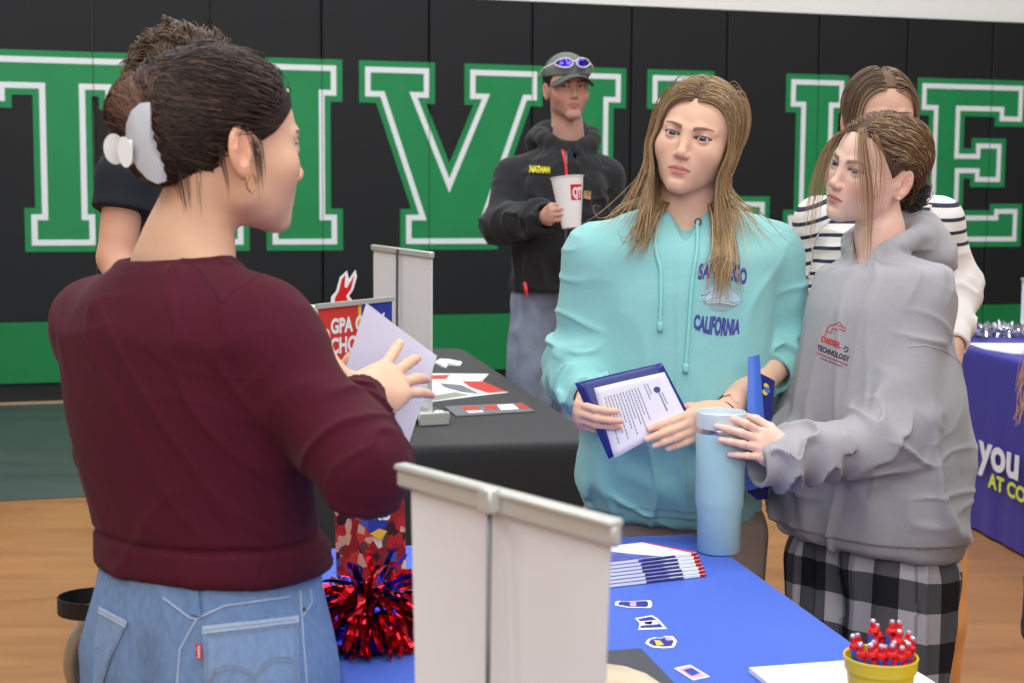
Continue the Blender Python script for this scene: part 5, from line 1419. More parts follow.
def refine(V2, F2, maxe):
    """splits triangles so the print can follow the cloth"""
    V = [tuple(v) for v in V2]; F = []
    for f in F2:
        for i in range(1, len(f) - 1): F.append((f[0], f[i], f[i+1]))
    cache = {}
    def mid(a, b):
        k = (min(a, b), max(a, b))
        if k not in cache: V.append(((V[a][0]+V[b][0])/2, (V[a][1]+V[b][1])/2)); cache[k] = len(V) - 1
        return cache[k]
    for _ in range(6):
        G = []; ch = False
        for (a, b, c) in F:
            L_ = [math.dist(V[a], V[b]), math.dist(V[b], V[c]), math.dist(V[c], V[a])]; m = max(L_)
            if m < maxe: G.append((a, b, c)); continue
            ch = True; i = L_.index(m)
            if i == 0: q = mid(a, b); G += [(a, q, c), (q, b, c)]
            elif i == 1: q = mid(b, c); G += [(a, b, q), (a, q, c)]
            else: q = mid(c, a); G += [(a, b, q), (q, b, c)]
        F = G
        if not ch: break
    return np.array(V), F

def surf_path(pts, f, lift):
    """pull a polyline onto a garment surface"""
    Q = np.array(pts, f32)
    for _ in range(12):
        d = f(Q) - lift; g = grad(f, Q, 0.001); g /= np.linalg.norm(g, axis=1, keepdims=True) + 1e-9; Q = Q - np.clip(d, -0.02, 0.02)[:, None] * g
    return Q

def knit(name, col, scale=900, **kw):
    return mat(name, col, rough=0.85, sheen=0.15, spec=0.15, bump=[(scale, 0.35), (90, 0.15)], bdist=0.0012, **kw)
# ================================================================== GIRL IN THE MINT HOODIE
def build_mint():
    rs = np.random.default_rng(21)
    D0 = 3.00
    R = frame2(-12)
    hc = P(696, 138, 2.92)
    hd = Head(hc, head_frame(-19, 1, 12), k=0.98, gaze=nrm(P(560, 118, 1.5) - hc), jaw=0.90, blink=0.42, smile=-0.05)
    nb = P(690, 205, 2.97); hip = P(672, 525, 3.06)
    shL, shR = P(768, 250, 2.99), P(598, 252, 2.97)          # subject's left is on the right of the picture
    elL, wrL = P(788, 350, 3.03), P(722, 416, 2.79)
    elR, wrR = P(579, 372, 3.00), P(592, 402, 2.83)
    kn = [P(712, 700, 3.03), P(640, 700, 3.02)]; an = [np.array([kn[0][0] + 0.02, kn[0][1] + 0.05, 0.09]), np.array([kn[1][0] - 0.01, kn[1][1] + 0.04, 0.09])]
    root = empty('person', [hip[0], hip[1], 0], 'girl with long blond hair in a mint hoodie holding a blue folder', 'person')
    # hands on the folder
    wrR2 = P(590, 401, 2.825)
    hL = hand_sdf(wrL, nrm(P(680, 432, 2.715) - wrL), (0.15, -1, 0.25), size=0.93, curls=[(0.25, 0.28, 0.15), (0.22, 0.30, 0.15), (0.24, 0.30, 0.15), (0.28, 0.32, 0.2)], spread=0.0, thumb=(0.5, 0.95), side=1, forearm=elL, fr=(0.0225, 0.037))
    hR = hand_sdf(wrR2, nrm(P(577, 418, 2.745) - wrR2), (-1, -0.35, -0.1), size=0.90, curls=[(1.10, 0.35, 0.2), (1.12, 0.35, 0.2), (1.12, 0.4, 0.2), (1.15, 0.4, 0.2)], spread=0.03, thumb=(1.2, 3.0), side=-1, forearm=elR, fr=(0.0225, 0.034))
    SK = (228, 184, 158)
    make_body(root, hd, nb, R, hip, (shL, shR), (elL, elR), (wrL, wrR2), (hL, hR), kn, an, SK, cargs=dict(lip=(202, 124, 118), brow=(112, 82, 60), blush=0.15), neck_r=0.049, collar_z=nb[2] - 0.05)
    for s_ in (1, -1): eyeball(hd, s_, root, iris=(58, 64, 72))
    # hoodie ---------------------------------------------------------
    O = P(675, 400, D0)
    up = nrm(P(688, 230, D0) - P(672, 520, D0 + 0.02)); Rt = np.stack([R[:, 0], R[:, 1], R[:, 2]], 1)
    zl = lambda y: (P(675, y, D0) - O)[2]
    xo = lambda x, y: ((P(x, y, D0) - O) @ Rt[:, 0])
    rows = [(zl(524), xo(670, 524), 0.01, 0.174, 0.122), (zl(508), xo(670, 508), 0.008, 0.178, 0.130), (zl(480), xo(671, 480), 0.0, 0.186, 0.142), (zl(430), xo(672, 430), -0.005, 0.184, 0.140),
            (zl(350), xo(678, 350), 0.0, 0.182, 0.132), (zl(290), xo(682, 290), 0.0, 0.186, 0.122), (zl(250), xo(685, 250), 0.005, 0.182, 0.105), (zl(230), xo(687, 230), 0.015, 0.130, 0.080), (zl(222), xo(689, 222), 0.020, 0.100, 0.070)]
    wrS = P(772, 374, 2.955)
    n0 = hd.W((0, 0.030, -0.045))
    def base(Q):
        d = levels(Q, O, Rt, rows, p=2.4, k=0.02)
        for s_, off in ((shL, 0), (shR, 0)):
            d = smin(d, cone(Q, nb + [0, 0.01, -0.055], np.asarray(s_) + [0, 0, -0.012], 0.062, 0.066), 0.05)
        return d
    def body_folds(Q, d):
        near = d < 0.03
        if near.any():
            q = Q[near]; A = np.eye(3)
            loc = (q - O.astype(f32)) @ Rt.astype(f32)
            z = loc[:, 2]; x = loc[:, 0]
            n1 = noise(np.stack([loc[:, 0] / 0.055 + 0.9 * noise(loc / 0.16), loc[:, 1] / 0.2, z / 0.34], 1) + 3.1)     # hanging folds
            n2 = noise(np.stack([(x * 0.5 + z) / 0.05, loc[:, 1] / 0.2, x / 0.18], 1) + 9.2)      # bunching over the hem
            wl = ss(-z, -0.02, 0.16)
            n3 = noise(loc / 0.02)
            disp = 0.011 * (0.3 + 0.7 * wl) * FO(n1) + 0.010 * wl * FO(n2) + 0.0004 * n3
            fr = ss(-loc[:, 1], 0.0, 0.05)
            # kangaroo pocket: raised panel on the belly
            pk = np.maximum(np.abs(x - 0.005) - (0.105 + 0.35 * np.clip(zl(452) - z, -0.12, 0.0) * 0), np.maximum(z - zl(425), zl(500) - z))
            disp += 0.003 * ss(-pk, -0.0005, 0.002) * fr
            # ribbed hem
            hem = ss(zl(508) - z, -0.002, 0.002); an_ = np.arctan2(loc[:, 1], loc[:, 0])
            disp = disp * (1 - 0.6 * hem) + hem * (0.0008 * np.sin(an_ * 130) - 0.006)
            # side/arm seams
            d = d.copy(); d[near] -= (disp * ss(-d[near], -0.03, -0.01)).astype(f32)
        return d
    def slv(Q):
        a = sleeve(Q, shL + np.array([0.0, 0, -0.012]), elL, wrS, (0.066, 0.062, 0.050), amp=0.020, lam=0.026, cuff=0.035, cuffr=0.043, seed=2.3)
        b = sleeve(Q, shR + np.array([0, 0, -0.012]), elR, wrR2 + nrm(elR - wrR2) * 0.012, (0.066, 0.064, 0.046), amp=0.020, lam=0.028, cuff=0.045, cuffr=0.036, seed=5.1)
        return a, b
    nbk = nb + np.array([0, 0.012, 0.0])
    vtip = P(683, 236, 2.86)
    def hood(Q):
        # soft rolled hood around the neck, thick behind, lapping in a V at the throat
        d = None; pts = []
        for t in np.linspace(0, 1, 13):
            a = math.pi * (0.5 + 2 * t)      # from front middle around the back
            ca, sa = math.cos(a), math.sin(a)
            back = 0.5 * (1 - sa) if False else 0
        ring = []
        for i in range(17):
            a = -math.pi / 2 + 2 * math.pi * i / 16; x = math.cos(a); y = math.sin(a)     # y<0 front
            rad = 0.066 if y > 0 else 0.066
            fr = max(0, -y)
            w = nb + R @ np.array([x * (0.072 + 0.010 * max(0, y)), y * (0.060 + 0.018 * max(0, y)) + 0.012, 0.028 * y - 0.032 + 0.030 * (y > 0) * y - 0.030 * fr ** 3])
            ring.append((w, 0.0165 + 0.016 * max(0, y)))
        for i in range(16):
            c = cone(Q, ring[i][0], ring[i+1][0], ring[i][1], ring[i+1][1]); d = c if d is None else smin(d, c, 0.008)
        # bag of the hood hanging on the back
        d = smin(d, ell(Q, nb + R @ np.array([0, 0.105, -0.055]), (0.115, 0.055, 0.085), R), 0.03)
        near = d < 0.02
        if near.any():
            q = Q[near]; d = d.copy(); d[near] -= (0.003 * (0.5 - 1.6 * np.abs(noise(q / np.array([0.06, 0.03, 0.03], f32))))).astype(f32)
        return d
    def neckhole(Q): return smin(cone(Q, n0, nb + [0, 0, -0.02], 0.055, 0.056), cone(Q, nb + R @ np.array([0.0, -0.055, 0.012]), nb + R @ np.array([0.0, -0.088, -0.066]), 0.046, 0.005), 0.006)
    def hoodie(Q):
        d = body_folds(Q, base(Q)); a, b = slv(Q)
        d = smin(d, a, 0.028); d = smin(d, b, 0.028)
        d = smin(d, hood(Q), 0.012)
        return smax(d, -neckhole(Q), 0.006)
    lo = np.minimum.reduce([shL, shR, elL, elR, wrR2, rows and P(600, 535, 2.8)]) - 0.12; hi = np.maximum.reduce([shL, shR, elL, elR]) + 0.14
    lo[2] = P(675, 536, 2.97)[2]; hi[2] = nb[2] + 0.08; hi[1] = D0 + 0.28
    V, F = mesh_sdf(hoodie, lo, hi, 0.0038, proj=2)
    M['mint'] = knit('mint_fleece', (140, 198, 197), var=(260, 0.035))
    hood_o = obj('hoodie', np_mesh('hoodie', V, F), M['mint'], root)
    # drawstrings
    M['mint_cord'] = mat('mint_cord', (140, 208, 206), rough=0.8)
    M['eyelet'] = mat('dark_eyelet', (70, 74, 84), rough=0.3, metal=0.8)
    for pl in ([(652, 207), (654, 225), (657, 260), (658, 295), (657, 325)], [(701, 218), (696, 240), (691, 285), (688, 330), (685, 367)]):
        pts = [P(x, y, 2.82) for x, y in pl]; pts = np.array([np.array([np.interp(t, np.linspace(0, 1, len(pts)), [p[i] for p in pts]) for i in range(3)]) for t in np.linspace(0, 1, 26)])
        q = surf_path(pts, hoodie, 0.0035); st = MB().tube(list(q), 0.0034, 8).build('drawstring', M['mint_cord'], hood_o, smooth=True)
        e_ = q[-1]; MB().tube([e_ + [0, 0, 0.006], e_, e_ - [0, 0, 0.006], e_ - [0, 0, 0.012]], [0.004, 0.0058, 0.0052, 0.006], 8).build('cord_knot', M['mint_cord'], hood_o, smooth=True)
        c = q[0]; gn_ = grad(hoodie, np.array([c], f32), 0.002)[0]; gn_ = nrm(gn_); a_ = nrm(np.cross(gn_, (0, 0, 1))); b_ = np.cross(a_, gn_)
        MB().tube([c + gn_ * 0.001 + 0.006 * (math.cos(t) * a_ + math.sin(t) * b_) for t in np.linspace(0, 2*math.pi, 17)], 0.0016, 6, cap=False).build('eyelet', M['eyelet'], hood_o, smooth=True)
    # chest print: arched words over a wave
    ux = nrm((P(745, 290, 2.85) - P(695, 284, 2.85)) * [1, 1, 1]); uy = nrm(np.cross(ux, np.cross((0, 0, 1), ux)))
    uyv = nrm(np.array([0, 0, 1.0]) - ux * ux[2])
    O1 = P(724.5, 295, 2.80); px = 2.86 / FPX
    M['print_violet'] = mat('violet_print', (70, 72, 150), rough=0.7); M['print_pale'] = mat('pale_print', (176, 206, 232), rough=0.7); M['print_grey'] = mat('grey_print_ink', (150, 160, 172), rough=0.7); M['print_w'] = mat('white_print_ink', (232, 238, 240), rough=0.7)
    def arch(s, w, base_y, h, curve, lean=0.0):
        V2, F2 = text_mesh(s, 1.0, 0.055, res=3); V2 = V2.copy(); ww = V2[:, 0].max(); hh = V2[:, 1].max()
        V2[:, 0] = (V2[:, 0] / ww - 0.5); V2[:, 1] = V2[:, 1] / hh
        V2, F2 = refine(V2, F2, 0.05)
        x = V2[:, 0]; y = V2[:, 1]
        yy = base_y + y * (h * (1 + 0.12 * np.cos(x * 6.2))) + curve * (0.25 - x * x) * 4
        return np.stack([x * w, yy], 1) * px, F2
    for s, w, by, h, cv in (('SAN DIEGO', 49, 11, 17, 4.0), ('CALIFORNIA', 47, -37, 16, -4.0)):
        V2, F2 = arch(s, w, by, h, cv)
        surface_decal('printed_word', V2, F2, O1, ux, uyv, hoodie, M['print_violet'], hood_o, dist=0.02)
    def blob(poly, m, nm):
        V2 = np.array(poly, float); V2, F2 = refine(V2 * px, [tuple(range(len(poly)))], 0.006); surface_decal(nm, V2, F2, O1, ux, uyv, hoodie, m, hood_o, dist=0.02, lift=0.0006)
    blob([(-22, -7), (-15, 1), (-7, 8), (-2, 4), (4, 9), (12, 3), (22, -5), (10, -8), (-8, -9)], M['print_pale'], 'printed_wave')
    blob([(-19, -10), (0, -11.5), (20, -9), (14, -13), (-12, -14)], M['print_grey'], 'printed_wave')
    blob([(-10, -15.5), (10, -15), (6, -18), (-5, -18)], M['print_grey'], 'printed_wave')
    for pl in ([(-18, -6), (-8, 1), (-4, 5), (0, 0), (4, -3)], [(-6, -6), (2, 0), (5, 5), (10, -1), (16, -4)], [(-16, -8.5), (0, -7), (18, -7.5)]):
        q = np.array([O1 + ux * x * px + uyv * y * px for x, y in dense(pl, 1.5)]); q = surf_path(q, hoodie, 0.0010); MB().tube(list(q), 0.0009, 6).build('printed_foam', M['print_w'], hood_o)
    # trousers -------------------------------------------------------
    lg = legs_sdf(hip, R, kn, an, 0.108, 0.082, 0.062)
    def trousers(Q):
        d = lg(Q); near = d < 0.03
        if near.any():
            q = Q[near]; d = d.copy(); d[near] -= (0.004 * (0.5 - 1.6 * np.abs(noise(q / np.array([0.05, 0.05, 0.14], f32))))).astype(f32)
        return np.maximum(np.maximum(d, Q[:, 2] - (hip[2] + 0.08)), 0.05 - Q[:, 2])
    V, F = mesh_sdf(trousers, [hip[0] - 0.3, hip[1] - 0.25, 0.02], [hip[0] + 0.3, hip[1] + 0.3, hip[2] + 0.12], 0.008, proj=1)
    M['taupe'] = mat('taupe_cotton', (150, 132, 124), rough=0.85, bump=[(500, 0.3)], var=(120, 0.06))
    obj('trousers', np_mesh('trousers', V, F), M['taupe'], root)
    M['shoe_white'] = mat('white_trainer', (225, 225, 225), rough=0.6); M['sole'] = mat('rubber_sole', (200, 198, 190), rough=0.7)
    shoes(root, an, -8, M['shoe_white'], M['sole'])
    # hair -----------------------------------------------------------
    f_cap, Vc, Fc, Kc = hair_cap(hd, 0.0035, color=(84, 64, 46), var=0.3, table=([0, .45, .8, 1.05, 1.25, 1.42, 1.55, 1.8, 2.2, math.pi], [.074, .070, .048, .020, .004, .016, .022, .004, -.020, -.030]))
    col_f = lambda Q: np.minimum(hd.fs(Q) * 1.0, hoodie_fast(Q))
    def hoodie_fast(Q): return smin(base(Q), hood(Q), 0.01) - 0.004
    sets = []
    def group(n, roots, tg, off, steps, step, r0, base_c, tip_c, streak=None, pull=0.72, latd=0.9, back=0.25, var=0.2, cf=None, stk=0.75):
        W = np.array([hd.W(q) for q in roots]); sgn = np.full(len(W), 1.0 if np.median(roots[:, 0]) >= 0 else -1.0); S = len(W)
        Rl = hd.R
        def dirf(Pp, t, i):
            q = hd.L(Pp); d = np.zeros_like(q)
            out = ss(0.066 - np.abs(q[:, 0]), 0.0, 0.05)
            d[:, 0] = sgn * latd * out; d[:, 1] = back * ss(q[:, 2], -0.02, 0.06); d[:, 2] = -0.35 - 0.9 * (1 - out)
            w = d @ Rl.T.astype(f32)
            low = ss(-q[:, 2], -0.01, 0.07)[:, None]
            v = tg - Pp; v = v / (np.linalg.norm(v, axis=1, keepdims=True) + 1e-6)
            w = w * (1 - low) + low * (v * pull + np.array([0, 0, -(1 - pull)]))
            w = w + 0.055 * np.stack([noise(Pp / 0.05 + 7.7), noise(Pp / 0.05 + 1.3), 0 * Pp[:, 0]], 1)
            return w
        path = trace(W, steps, step * rs.uniform(0.60, 1.0, S), dirf, cf or col_f, off.astype(f32), stick=lambda Q: (stk * ss(hd.L(Q)[:, 2], -0.085, -0.03)).astype(f32))
        sets.append(tubes(path, taper(S, steps, r0, 0.3, 0.3), 3, strand_cols(path, base_c, tip_c, var, rs, streak)))
    hb_, ht_ = (138, 112, 82), (180, 150, 110)
    n = 1500
    roots = scalp_roots(hd, n, rs, cond=lambda q: q[:, 0] < -0.0); roots[:220] = [[0.003 - 0.008 * rs.random(), y, 0.117 - 9 * (y - 0.01) ** 2] for y in np.linspace(-0.068, 0.06, 220)]
    tg = np.stack([P(x, y, d) for x, y, d in zip(rs.normal(632, 8, n), rs.uniform(232, 266, n), rs.normal(2.86, 0.02, n))])
    bk = roots[:, 1] > 0.055; tg[bk] = np.stack([P(x, y, d) for x, y, d in zip(rs.normal(668, 14, bk.sum()), rs.uniform(240, 290, bk.sum()), rs.normal(3.16, 0.02, bk.sum()))])
    o_ = 0.0040 + 0.0055 * rs.random(n)
    for mm, cf_ in ((~bk, None), (bk, hd.fs)): group(int(mm.sum()), roots[mm], tg[mm], o_[mm], 30, 0.0098, 0.00105, hb_, ht_, streak=((190, 160, 120), 0.12), cf=cf_)
    n = 1700
    roots = scalp_roots(hd, n, rs, cond=lambda q: q[:, 0] > -0.0); roots[:240] = [[-0.003 + 0.008 * rs.random(), y, 0.117 - 9 * (y - 0.01) ** 2] for y in np.linspace(-0.068, 0.06, 240)]
    tg = np.stack([P(x, y, d) for x, y, d in zip(rs.normal(722, 6, n), rs.uniform(250, 305, n), rs.normal(2.85, 0.008, n))])
    bk = roots[:, 1] > 0.075; tg[bk] = np.stack([P(x, y, d) for x, y, d in zip(rs.normal(722, 10, bk.sum()), rs.uniform(240, 300, bk.sum()), rs.normal(3.16, 0.02, bk.sum()))])
    o_ = 0.0040 + 0.0055 * rs.random(n)
    for mm, cf_ in ((~bk, None), (bk, hd.fs)): group(int(mm.sum()), roots[mm], tg[mm], o_[mm], 34, 0.0102, 0.00105, hb_, ht_, streak=((194, 166, 124), 0.14), back=0.75, cf=cf_)
    # loose wisps spreading on the shoulders
    for (cxm, cym, sx, sy, cond, m_) in ((600, 235, 14, 10, lambda q: q[:, 0] < -0.03, 70), (775, 240, 14, 12, lambda q: q[:, 0] > 0.03, 30), (738, 255, 14, 20, lambda q: q[:, 0] > 0.02, 80)):
        roots = scalp_roots(hd, m_, rs, cond=cond); tg = np.stack([P(x, y, 2.88) for x, y in zip(rs.normal(cxm, sx, m_), rs.normal(cym, sy, m_))])
        group(m_, roots, tg, 0.012 + 0.010 * rs.random(m_), 32, 0.0100, 0.0007, hb_, (196, 160, 112), pull=0.8)
    hair_mesh(sets, 'hair', root, caps=[(Vc, Fc, Kc)])
    # hair slides and earring
    M['gold'] = mat('gold_metal', (206, 168, 96), rough=0.25, metal=1.0)
    a = hd.W((0.060, -0.040, 0.050)); b = hd.W((0.0795, -0.006, 0.022)); q = surf_path([a + (b - a) * t for t in np.linspace(0, 1, 8)], hd.f, 0.0155 * 1.0)
    MB().tube(list(q), 0.0019, 8).build('hair_slide', M['gold'], root, smooth=True)
    a = hd.W((-0.062, -0.045, 0.030)); b = hd.W((-0.078, -0.012, 0.006)); q = surf_path([a + (b - a) * t for t in np.linspace(0, 1, 8)], hd.f, 0.0155)
    MB().tube(list(q), 0.0019, 8).build('hair_slide', M['gold'], root, smooth=True)
    e0 = hd.W((0.079, 0.006, -0.040)); 
    MB().tube([e0 + [0.003 * math.cos(t) * 1.6, -0.002, 0.006 * math.sin(t) - 0.004] for t in np.linspace(0, 2*math.pi, 15)], 0.0008, 6, cap=False).build('hoop_earring', M['gold'], root, smooth=True)
    MB().lathe([(0, -0.003), (0.0026, -0.0015), (0.003, 0), (0.0026, 0.0018), (0, 0.003)], e0 + [0, -0.003, -0.015], 12).build('pearl_drop', M['chrome'], root, smooth=True)
    # bracelet
    bp = P(713.5, 412, 2.83); ax = nrm(elL - wrL); bc = wrL + ax * 0.006; u = nrm(np.cross(ax, (0, 0, 1))); v = np.cross(ax, u)
    MB().tube([bc + 0.0265 * (math.cos(t) * u + math.sin(t) * v) for t in np.linspace(0, 2*math.pi, 25)], 0.0019, 6, cap=False).build('bracelet', mat('black_cord', (28, 28, 30), rough=0.6), root, smooth=True)
    # folder with the letter in front ---------------------------------
    c4 = [P(575, 383, 2.735), P(662, 362.5, 2.745), P(688, 412, 2.735), P(609, 459, 2.72)]
    fc = sum(c4) / 4; fr_ = empty('folder', fc, 'navy blue folder with a printed white letter held by the girl in mint', 'folder')
    fu = nrm(c4[1] - c4[0]); fnn = nrm(np.cross(fu, c4[3] - c4[0]));
    if fnn @ (CAM - fc) < 0: fnn = -fnn
    def quad_slab(nm, cs, off, th, m, par, sub=10, curl=0.0):
        V = []; 
        for side in (0, 1):
            for j in range(sub + 1):
                for i in range(sub + 1):
                    s, t = i / sub, j / sub
                    p = cs[0] * (1-s)*(1-t) + cs[1] * s*(1-t) + cs[2] * s*t + cs[3] * (1-s)*t
                    V.append(p + fnn * (off + th * side + curl * (4*s*(1-s))))
        n_ = (sub+1)**2; Fq = []
        for j in range(sub):
            for i in range(sub):
                q = (j*(sub+1)+i, j*(sub+1)+i+1, (j+1)*(sub+1)+i+1, (j+1)*(sub+1)+i); Fq.append(q); Fq.append(tuple(n_+x for x in q[::-1]))
        for i in range(sub):
            Fq += [(i, n_+i, n_+i+1, i+1), (sub*(sub+1)+i, sub*(sub+1)+i+1, n_+sub*(sub+1)+i+1, n_+sub*(sub+1)+i), (i*(sub+1), (i+1)*(sub+1), n_+(i+1)*(sub+1), n_+i*(sub+1)), (i*(sub+1)+sub, n_+i*(sub+1)+sub, n_+(i+1)*(sub+1)+sub, (i+1)*(sub+1)+sub)]
        return obj(nm, np_mesh(nm, np.array(V), Fq), m, par)
    quad_slab('folder_cover', c4, -0.004, 0.0012, M['navy'], fr_, curl=0.004)
    p4 = [P(594, 388, 2.734), P(664.5, 372, 2.744), P(687.5, 418, 2.733), P(614.5, 458.5, 2.719)]
    M['letter_paper'] = mat('lilac_white_paper', (222, 219, 232), rough=0.7)
    pp = quad_slab('letter_sheet', p4, -0.0015, 0.0005, M['letter_paper'], fr_, curl=0.004)
    def on_paper(u, v):   # u along the long reading direction, v across
        p = p4[0] * (1-u)*(1-v) + p4[1] * u*(1-v) + p4[2] * u*v + p4[3] * (1-u)*v
        return p + fnn * (0.0004 - 0.0015 + 0.004 * 4*u*(1-u)), fnn
    ml = MB()
    for i in range(12):     # lines of the letter run down the sheet
        u = 0.10 + i * 0.042; v0, v1 = 0.16, 0.86 - 0.12 * ((i * 5) % 3)
        nseg = 12
        for s_ in range(nseg):
            va = v0 + (v1 - v0) * s_ / nseg; vb = v0 + (v1 - v0) * (s_ + 0.8) / nseg
            a, b, c, d = (on_paper(u, va)[0], on_paper(u + 0.011, va)[0], on_paper(u + 0.011, vb)[0], on_paper(u, vb)[0])
            ml.add([x + fnn * 0.0004 for x in (a, b, c, d)], [(0, 1, 2, 3)])
    for (u, v0, v1, w_) in ((0.66, 0.14, 0.42, 0.012), (0.70, 0.14, 0.34, 0.012), (0.80, 0.36, 0.72, 0.018), (0.84, 0.36, 0.60, 0.012)):
        for s_ in range(9):
            va = v0 + (v1 - v0) * s_ / 9; vb = v0 + (v1 - v0) * (s_ + 0.75) / 9
            ml.add([on_paper(x, y)[0] + fnn * 0.0004 for x, y in ((u, va), (u + w_, va), (u + w_, vb), (u, vb))], [(0, 1, 2, 3)])
    ml.build('printed_lines', M['ink'], fr_)
    cx_, cy_ = 0.80, 0.28
    MB().add([on_paper(cx_ + 0.045 * math.cos(t), cy_ + 0.05 * math.sin(t) * (1 + 0.4 * (math.sin(t) > 0)))[0] + fnn * 0.0005 for t in np.linspace(0, 2*math.pi, 13)[:-1]], [tuple(range(12))]).build('crest', M['navy'], fr_)
    return dict(hd=hd, hoodie=hoodie)
def march(f, px, py, d0=None, n=70):
    """where the sight line through a pixel first meets the surface f"""
    v = FW + RT * (px - 512) / FPX + DN * (py - 341.5) / FPX; ln_ = np.linalg.norm(v); v = v / ln_
    t = (d0 or 1.0) * ln_; p = CAM + v * t
    for _ in range(n):
        d = float(f(np.array([p], f32))[0]); t += d * 0.7; p = CAM + v * t
        if abs(d) < 0.0003: break
    return p

def march_many(f, pix, d0):
    pix = np.asarray(pix, float); v = FW + RT * ((pix[:, 0] - 512) / FPX)[:, None] + DN * ((pix[:, 1] - 341.5) / FPX)[:, None]
    L_ = np.linalg.norm(v, axis=1, keepdims=True); v = v / L_; t = d0 * L_[:, 0]
    best = t.copy(); bd = np.full(len(t), 9.0)
    for _ in range(60):
        d = f((CAM + v * t[:, None]).astype(f32)); m = np.abs(d) < bd; bd[m] = np.abs(d)[m]; best[m] = t[m]; t = np.minimum(t + d * 0.7, d0 * L_[:, 0] + 1.0)
    return CAM + v * best[:, None]

def dense(pl, step=4.0):
    out = []
    for a, b in zip(pl[:-1], pl[1:]):
        n = max(1, int(math.dist(a, b) / step)); out += [(a[0] + (b[0]-a[0])*i/n, a[1] + (b[1]-a[1])*i/n) for i in range(n)]
    return out + [pl[-1]]

def stitch(f, pl, d0, r, m, name, parent, dashed=True, lift=0.0004, step=3.0):
    q = march_many(f, dense(pl, step), d0); q = surf_path(q, f, lift)
    mb = MB()
    if dashed:
        seg = 0.0032; dd = np.r_[0, np.cumsum(np.linalg.norm(np.diff(q, axis=0), axis=1))]; L_ = dd[-1]; s = 0
        while s < L_ - seg:
            a = np.array([np.interp(s, dd, q[:, i]) for i in range(3)]); b = np.array([np.interp(s + seg * 0.68, dd, q[:, i]) for i in range(3)]); mb.tube([a, b], r, 5); s += seg
    else: mb.tube(list(q), r, 6)
    o = mb.build(name, m, parent, smooth=True); return o

def pix_panel(f, poly, d0, lift, m, name, parent, maxe=5.0):
    V2, F2 = refine(np.array(poly, float), [tuple(range(len(poly)))] if len(poly) <= 4 else fan(poly), maxe)
    q = march_many(f, V2, d0); q = surf_path(q, f, lift)
    me = np_mesh(name, q, [tuple(t) for t in F2]); return obj(name, me, m, parent)

def fan(poly):
    c = len(poly); 
    return [(0, i, i + 1) for i in range(1, c - 1)]

